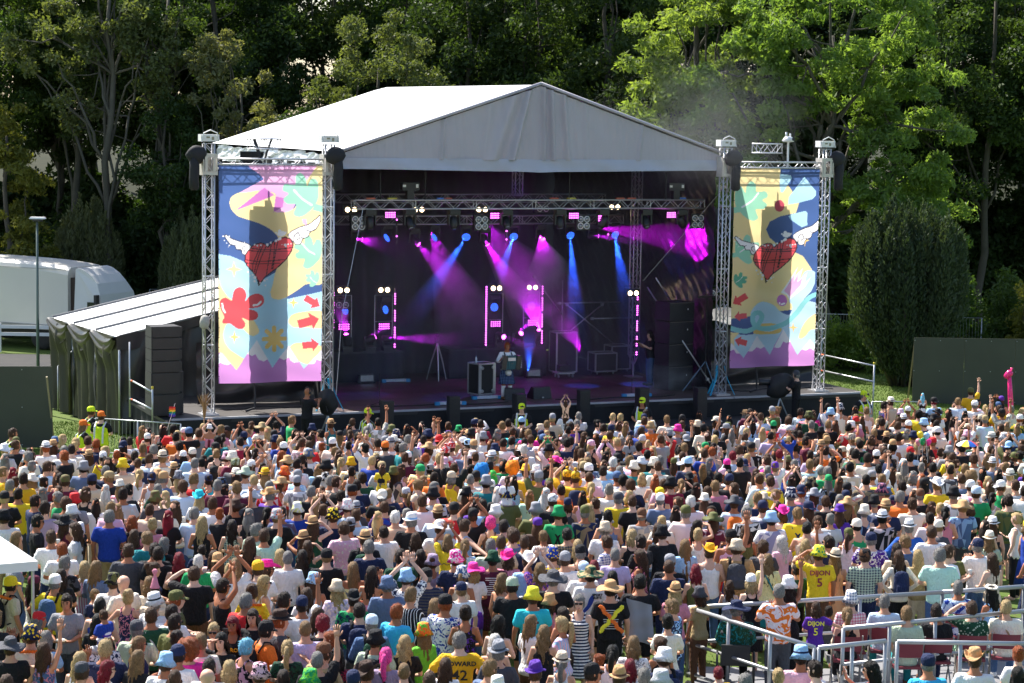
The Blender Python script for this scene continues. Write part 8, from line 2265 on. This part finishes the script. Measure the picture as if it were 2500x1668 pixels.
def tv_camera(px, py, v, label, turn, zf):
    u, v, z = on_v(px, py, v); t = sthing('tv_camera', label, 'camera', u, v, zf, 'covered television cameras', turn); h = z-zf
    for k in range(3):
        a = k*2.09+.5; MB().tube([(0, 0, h-.45), (.42*math.cos(a), .42*math.sin(a), .02)], .025, 6).build('tripod_leg', STEEL, t)
    g = random.Random(4); bag = MB(); n = 14
    for i in range(11):
        for j in range(n):
            th = math.pi*i/10; ph = 2*math.pi*j/n; w_ = 1+.14*math.sin(3*ph+i*1.3)+.1*math.sin(5*ph-i)
            bag.v.append((.27*math.sin(th)*math.cos(ph)*w_, .42*math.sin(th)*math.sin(ph)*w_, h-.05+.40*math.cos(th)*(1.0)+(-.10*math.sin(ph)*math.sin(th))))
    bag.f = [(i*n+j, (i+1)*n+j, (i+1)*n+(j+1) % n, i*n+(j+1) % n) for i in range(10) for j in range(n)]; bag.m = [0]*len(bag.f)
    bag.build('rain_cover', CLOAK, t, True); MB().lathe([(.09, -.2), (.10, .1), (.11, .22)], 12, (0, .45, h+.05), axis='Y').build('lens_hood', FIX, t, True)
    MB().tube([(0, -.3, h-.1), (.12, -.62, h-.25)], .014, 6).build('pan_bar', FIX, t)
plf = sthing('camera_platform', 'low black platform in the pit under the left camera operator', 'platform', 3.6, -2.6, -1.15, 'camera platforms'); 
for px, py, v, yaw, lbl, hat in ((750, 958, -2.3, -38, 'person in black T-shirt operating the covered camera before the left inner tower', None), (1945, 916, -2.3, 62, 'person in black T-shirt and headphones operating the covered camera below the right banner', ('cap', 'dgrey', None, None, None))):
    u, v, z = on_v(px, py, v); w_ = st(u, v, z); zf = w_.z-1.635*1.04
    t = solo(lbl, '--' if hat is None else 'sg', ('tee', 'black', None, None), ('tr', 'black', None, None), 'camera', yaw, w_.x, w_.y, zf, hat=hat, k=1.04)
    MB().lathe([(.03, -.02), (.045, 0), (.03, .02)], 10, (.085, HC.y, HC.z-.01), axis='X').lathe([(.03, -.02), (.045, 0), (.03, .02)], 10, (-.085, HC.y, HC.z-.01), axis='X').tube([(-.09, HC.y, HC.z), (-.07, HC.y, HC.z+.11), (0, HC.y, HC.z+.15), (.07, HC.y, HC.z+.11), (.09, HC.y, HC.z)], .012, 6).build('headphones', BLACKM, t, True)
    if px < 1000:
        MB().box((0, 0, (zf-.0)/2), (1.9, 1.9, zf-.02)).build('riser_block', BLACK, plf); plf.location = (w_.x+.3, w_.y, 0)
        tv_camera(800, 978, -1.75, 'black covered television camera on a tripod before the left inner tower', -.5, zf-DZ)
    else:
        p2 = thing('camera_platform', 'low black platform in the pit under the right camera operator', 'platform', (w_.x-.3, w_.y, 0), PSI, 'camera platforms'); MB().box((0, 0, zf/2), (1.9, 1.9, zf-.02)).build('riser_block', BLACK, p2)
        tv_camera(1905, 938, -2.0, 'black covered television camera on a tripod below the right banner', 1.1, zf-DZ)
def steward(px, py, lbl, hat, yaw, hair='sn', gl=None, dz=0.):
    p = dict(x=px, y=py, h=1., pose='front', z=None, k=1.0); x, y = locate(p)
    t = solo(lbl, hair, ('tee', 'black', None, None), ('tr', 'black', None, None), 'front', yaw, x, y, None, hat=hat, ex=gl or {}, grp='stewards in fluorescent vests')
    o = part('vest', ('top', 'm', 'front', 'tank'), top_mesh('m', 'front', 'tank'), M_CL, t, CN['hiviz']); o.scale = (1.12, 1.22, 1.01); o.location = (0, -.003, -.012)
    for s in (-1, 1): MB().tube([(s*.10, .175, .95), (s*.10, .165, 1.2), (s*.105, .13, 1.36), (s*.11, .0, 1.495), (s*.105, -.12, 1.38), (s*.10, -.155, 1.2), (s*.10, -.165, .95)], .022, 6, squash=.3).build('reflective_strip', mat('reflective_grey', (.62, .65, .66), .3), o)
    return t
HV = ('cap', 'hiviz', None, None, None); OR = ('cap', 'orange', None, None, None)
steward(897, 1012, 'steward in yellow vest and fluorescent cap in the pit left of the stage centre', HV, -70)
steward(1274, 1000, 'steward in yellow vest and fluorescent cap facing the camera at stage centre', HV, 172, gl={})
steward(1568, 985, 'steward in yellow vest and fluorescent cap in the pit under the slim column', HV, 165, 'ln')
steward(2108, 968, 'steward in yellow vest and fluorescent cap by the right end of the stage', HV, -150, 'sg', {'gl': ''})
steward(222, 1008, 'steward in yellow vest and fluorescent cap beside the tent drapes', HV, -60)
steward(247, 1020, 'steward in yellow vest and orange cap, back turned, beside the tent drapes', OR, -10)
steward(203, 1042, 'steward in yellow vest and orange cap at the front of the tent group', OR, -60, 'll')
steward(30, 1062, 'bareheaded steward in yellow vest at the left edge below the hoarding', None, -60)

# ------------------------------------------------------------------ viewing platform with rails and seats
PZ = 1.15+PLZ; RT = 2.38
AL2 = mat('satin_alloy_tube', (.42, .43, .44), .4, .6, .06, 8)
pl = thing('viewing_platform', 'low grey viewing platform with chairs at the lower right', 'platform', (2.9, 31, 1.15))
g9 = random.Random(6); PB = mat('grey_platform_board', (.22, .22, .23), .7, 0, .2, 2, .1)
for i in range(6):
    for j in range(6):
        cx, cy = 2.9+.6+i*1.16, 30.0+.6+j*1.16
        if not in_poly(cx, cy, [(2.3, 34.4), (4.2, 30.2), (10.4, 30.2), (10.4, 37.0)]): continue
        MB().box((cx-2.9, cy-31, PLZ/2-.004+.002*((i+j) % 2)), (1.145, 1.145, PLZ-.01)).build('board_panel', PB, pl)
def railing(label, pts, gap=1.15, mids=(.5,), drop=0):
    W_ = [at_z(x, y, RT) for x, y in pts]; o = W_[0].copy(); o.z = PZ
    t = thing('handrail', label, 'railing', o, 0, 'alloy handrails of the viewing platform')
    for a, b in zip(W_, W_[1:]):
        L_ = (b-a).length; n = max(1, round(L_/gap))
        MB().tube([a-o, b-o], .036, 8).build('top_rail', AL2, t, True)
        for m_ in mids: MB().tube([a-o-Vector((0, 0, (RT-PZ)*m_)), b-o-Vector((0, 0, (RT-PZ)*m_))], .028, 8).build('mid_rail', AL2, t, True)
        for i in range(n+1):
            q = a.lerp(b, i/n)-o; MB().tube([q, (q.x, q.y, 0)], .03, 8).build('post', AL2, t, True)
railing('alloy handrail along the left edge of the viewing platform, receding to its corner', [(1682, 1484), (1988, 1581)], .95, (.5, .93))
railing('alloy handrail along the back of the viewing platform nearest the stage', [(1682, 1484), (2301, 1446), (2500, 1432), (2600, 1425)], 1.3)
railing('alloy handrail across the middle of the platform behind the seated row', [(2059, 1535), (2500, 1492), (2600, 1482)], .9, (.5,))
railing('short alloy handrail at the front of the platform beside the purple shirt', [(1999, 1582), (2162, 1565)], .75, (.55,))
railing('alloy handrail at the front right of the platform', [(2191, 1567), (2500, 1572), (2600, 1574)], 1.0, (.62,))
MAR = mat('maroon_chair_panel', (.18, .02, .035), .5); CHT = mat('beige_chair_tube', (.35, .33, .30), .4, .4)
def chair(p, i):
    s = p['h']*p['k']; z = ground_z(p['wy'])+(p['z'] or 0)
    wh = p['ex']['chair'] == 'wheel'; who = w_top(p)
    t = thing('wheelchair' if wh else 'folding_chair', ('black wheelchair under the ' if wh else 'maroon folding chair under the ')+'person in '+who, 'wheelchair' if wh else 'chair', (p['wx'], p['wy'], z), R(p['yaw']), None if wh else 'maroon folding chairs on the platform')
    if wh:
        MB().box((0, -.02, .42), (.46, .46, .06)).build('seat', BLACK, t); MB().box((0, -.26, .58), (.44, .05, .28)).build('backrest', BLACK, t)
        for a in (-1, 1):
            w_ = MB().lathe([(.28, -.015), (.30, 0), (.28, .015)], 24, axis='X').build('wheel', BLACKM, t, True, (a*.28, -.12, .30)); 
            for k in range(6): MB().tube([(0, 0, 0), (0, .28*math.cos(k*1.047), .28*math.sin(k*1.047))], .006, 4).build('spoke', STEEL, w_)
            MB().lathe([(.07, -.02), (.09, 0), (.07, .02)], 12, axis='X').build('castor', BLACKM, t, True, (a*.22, .38, .09)); MB().tube([(a*.22, -.27, .93), (a*.22, -.42, .93)], .02, 6).build('handle', BLACKM, t)
    else:
        MB().box((0, -.02, .445), (.42, .40, .035)).build('seat', MAR, t)
        MB().grid(lambda a, b: (-.21+.42*a, -.245-.04*math.sin(math.pi*a)-.05*b, .62+.24*b), 8, 3).build('backrest', MAR, t, True)
        for a in (-1, 1):
            MB().tube([(a*.22, -.31, .88), (a*.22, .22, .0)], .013, 6).build('leg', CHT, t); MB().tube([(a*.22, .16, .44), (a*.22, -.30, .0)], .013, 6).build('leg', CHT, t)
for i, p in enumerate(CHAIRS): chair(p, i)

# ------------------------------------------------------------------ things carried in the crowd
def umbrella(px, py, d, rad, cols, label, n=8):
    c = at_depth(px, py, d); t = thing('umbrella', label, 'umbrella', c); 
    for k in range(n):
        a0, a1 = 2*math.pi*k/n, 2*math.pi*(k+1)/n
        MB().grid(lambda s, q: (rad*q*math.cos(a0+(a1-a0)*s), rad*q*math.sin(a0+(a1-a0)*s), rad*.42*(1-q*q)-.02*math.sin(math.pi*s)*q), 4, 6).build('panel', mat('umbrella_%s' % cols[k % len(cols)], CN[cols[k % len(cols)]], .4), t, True)
    MB().tube([(0, 0, rad*.5), (0, 0, -.75 if rad > .3 else -.12)], .008, 6).build('shaft', BLACKM, t)
umbrella(574, 1212, 45.5, .46, ['dgrey'], 'open dark grey umbrella in the left half of the crowd')
umbrella(2361, 1086, 50, .25, ['yellow', 'blue', 'red', 'green', 'white'], 'small rainbow coloured umbrella hat on the right of the crowd')
for k, (x, y, c) in enumerate(((2247, 1061, 'yellow'), (2262, 1064, 'sky'), (2252, 1077, 'green'), (2266, 1079, 'hotpink'), (2243, 1079, 'rose'))):
    b = thing('balloon', 'small %s balloon of the bunch above the right of the crowd' % cname(c), 'balloon', at_depth(x, y, 51.5+.05*k), 0, 'bunch of balloons')
    MB().lathe([(.01, -.105), (.05, -.07), (.08, 0), (.075, .04), (.04, .075), (.005, .085)], 16).build('skin', mat('balloon_%s' % c, CN[c], .2), b, True); MB().tube([(0, 0, -.10), (.02*math.sin(k), 0, -.5)], .004, 4).build('string', WHITE, b)
gb = at_depth(2470, 990, 66); gf = thing('inflatable_giraffe', 'hot pink inflatable giraffe neck raised above the crowd on the right', 'inflatable', gb)
HP = mat('hot_pink_vinyl', (.85, .03, .22), .25, 0, .15, 14)
MB().tube([(0, 0, -.7), (-.02, 0, -.1), (-.06, 0, .4), (-.10, 0, .85)], [.10, .085, .075, .06], 12).build('neck', HP, gf, True)
MB().lathe([(.03, -.16), (.07, -.13), (.10, -.03), (.11, .06), (.06, .13)], 12, (-.13, 0, .95), rot=aim((.75, 0, .66))).build('head', HP, gf, True)
for s in (-1, 1): MB().tube([(-.06, s*.05, 1.04), (-.04, s*.06, 1.14)], [.02, .026], 6).build('horn', HP, gf, True); MB().lathe([(.008, -.01), (.014, 0), (.008, .01)], 8, (-.16, -.085*1, 1.0) if s < 0 else (-.16, .085, 1.0), axis='Y').build('eye', BLACK, gf)
bp_ = at_depth(499, 1010, 58.5); br = thing('besom_broom', 'straw besom broom held upright in front of the left outer tower', 'broom', bp_)
MB().tube([(-.02, 0, -.85), (.0, 0, .0)], .017, 6).build('handle', mat('stick', (.28, .17, .08), .8), br, True)
mb = MB(); g9 = random.Random(9)
for i in range(90):
    a = g9.uniform(0, 6.28); r_ = g9.uniform(.02, .2); mb.tube([(.02*math.cos(a), .02*math.sin(a), -.12), (r_*.35*math.cos(a), r_*.35*math.sin(a), .2), (r_*math.cos(a), r_*math.sin(a), .42+g9.uniform(0, .14))], [.006, .005, .003], 3, cap=False)
tag(mb.build('bristles', mat('straw_bristle', (.34, .22, .10), .9), br), kind='stuff')
fp = at_depth(425, 1005, 58); fl_ = thing('small_flag', 'small rainbow flag on a thin stick in front of the speaker stack', 'flag', fp)
MB().tube([(-.22, 0, -.6), (.03, 0, .22)], .008, 5).build('stick', STEEL, fl_)
for i, c in enumerate(('red', 'orange', 'yellow', 'green', 'blue', 'purple')):
    MB().grid(lambda s, q: (-.13+.16*s+.02*math.sin(q*5), .02*math.sin(s*6), .13-i*.045-.045*q), 5, 2).build('stripe', mat('flag_'+c, CN[c], .7), fl_)
pr = thing('pushchair', 'dark blue pushchair hood with grey lining between people at the lower left', 'pushchair', (-5.3*.62, 33.2, ground_z(33.2)))
MB().grid(lambda s, q: (.27*math.cos(math.pi*s), .30*math.sin(math.pi*q*.62)-.1, .62+.38*math.sin(math.pi*s)*1.0*(1-.25*q)), 12, 8).build('hood', mat('navy_canvas', (.02, .025, .06), .7), pr, True)
MB().box((0, .1, .45), (.5, .6, .25)).build('seat', BLACK, pr)
for a in (-1, 1):
    for b in (-1, 1): MB().lathe([(.10, -.02), (.12, 0), (.10, .02)], 14, axis='X').build('wheel', BLACKM, pr, True, (a*.27, b*.32, .12))
    MB().tube([(a*.24, -.1, .5), (a*.24, -.5, 1.0)], .014, 6).build('handle', STEEL, pr)
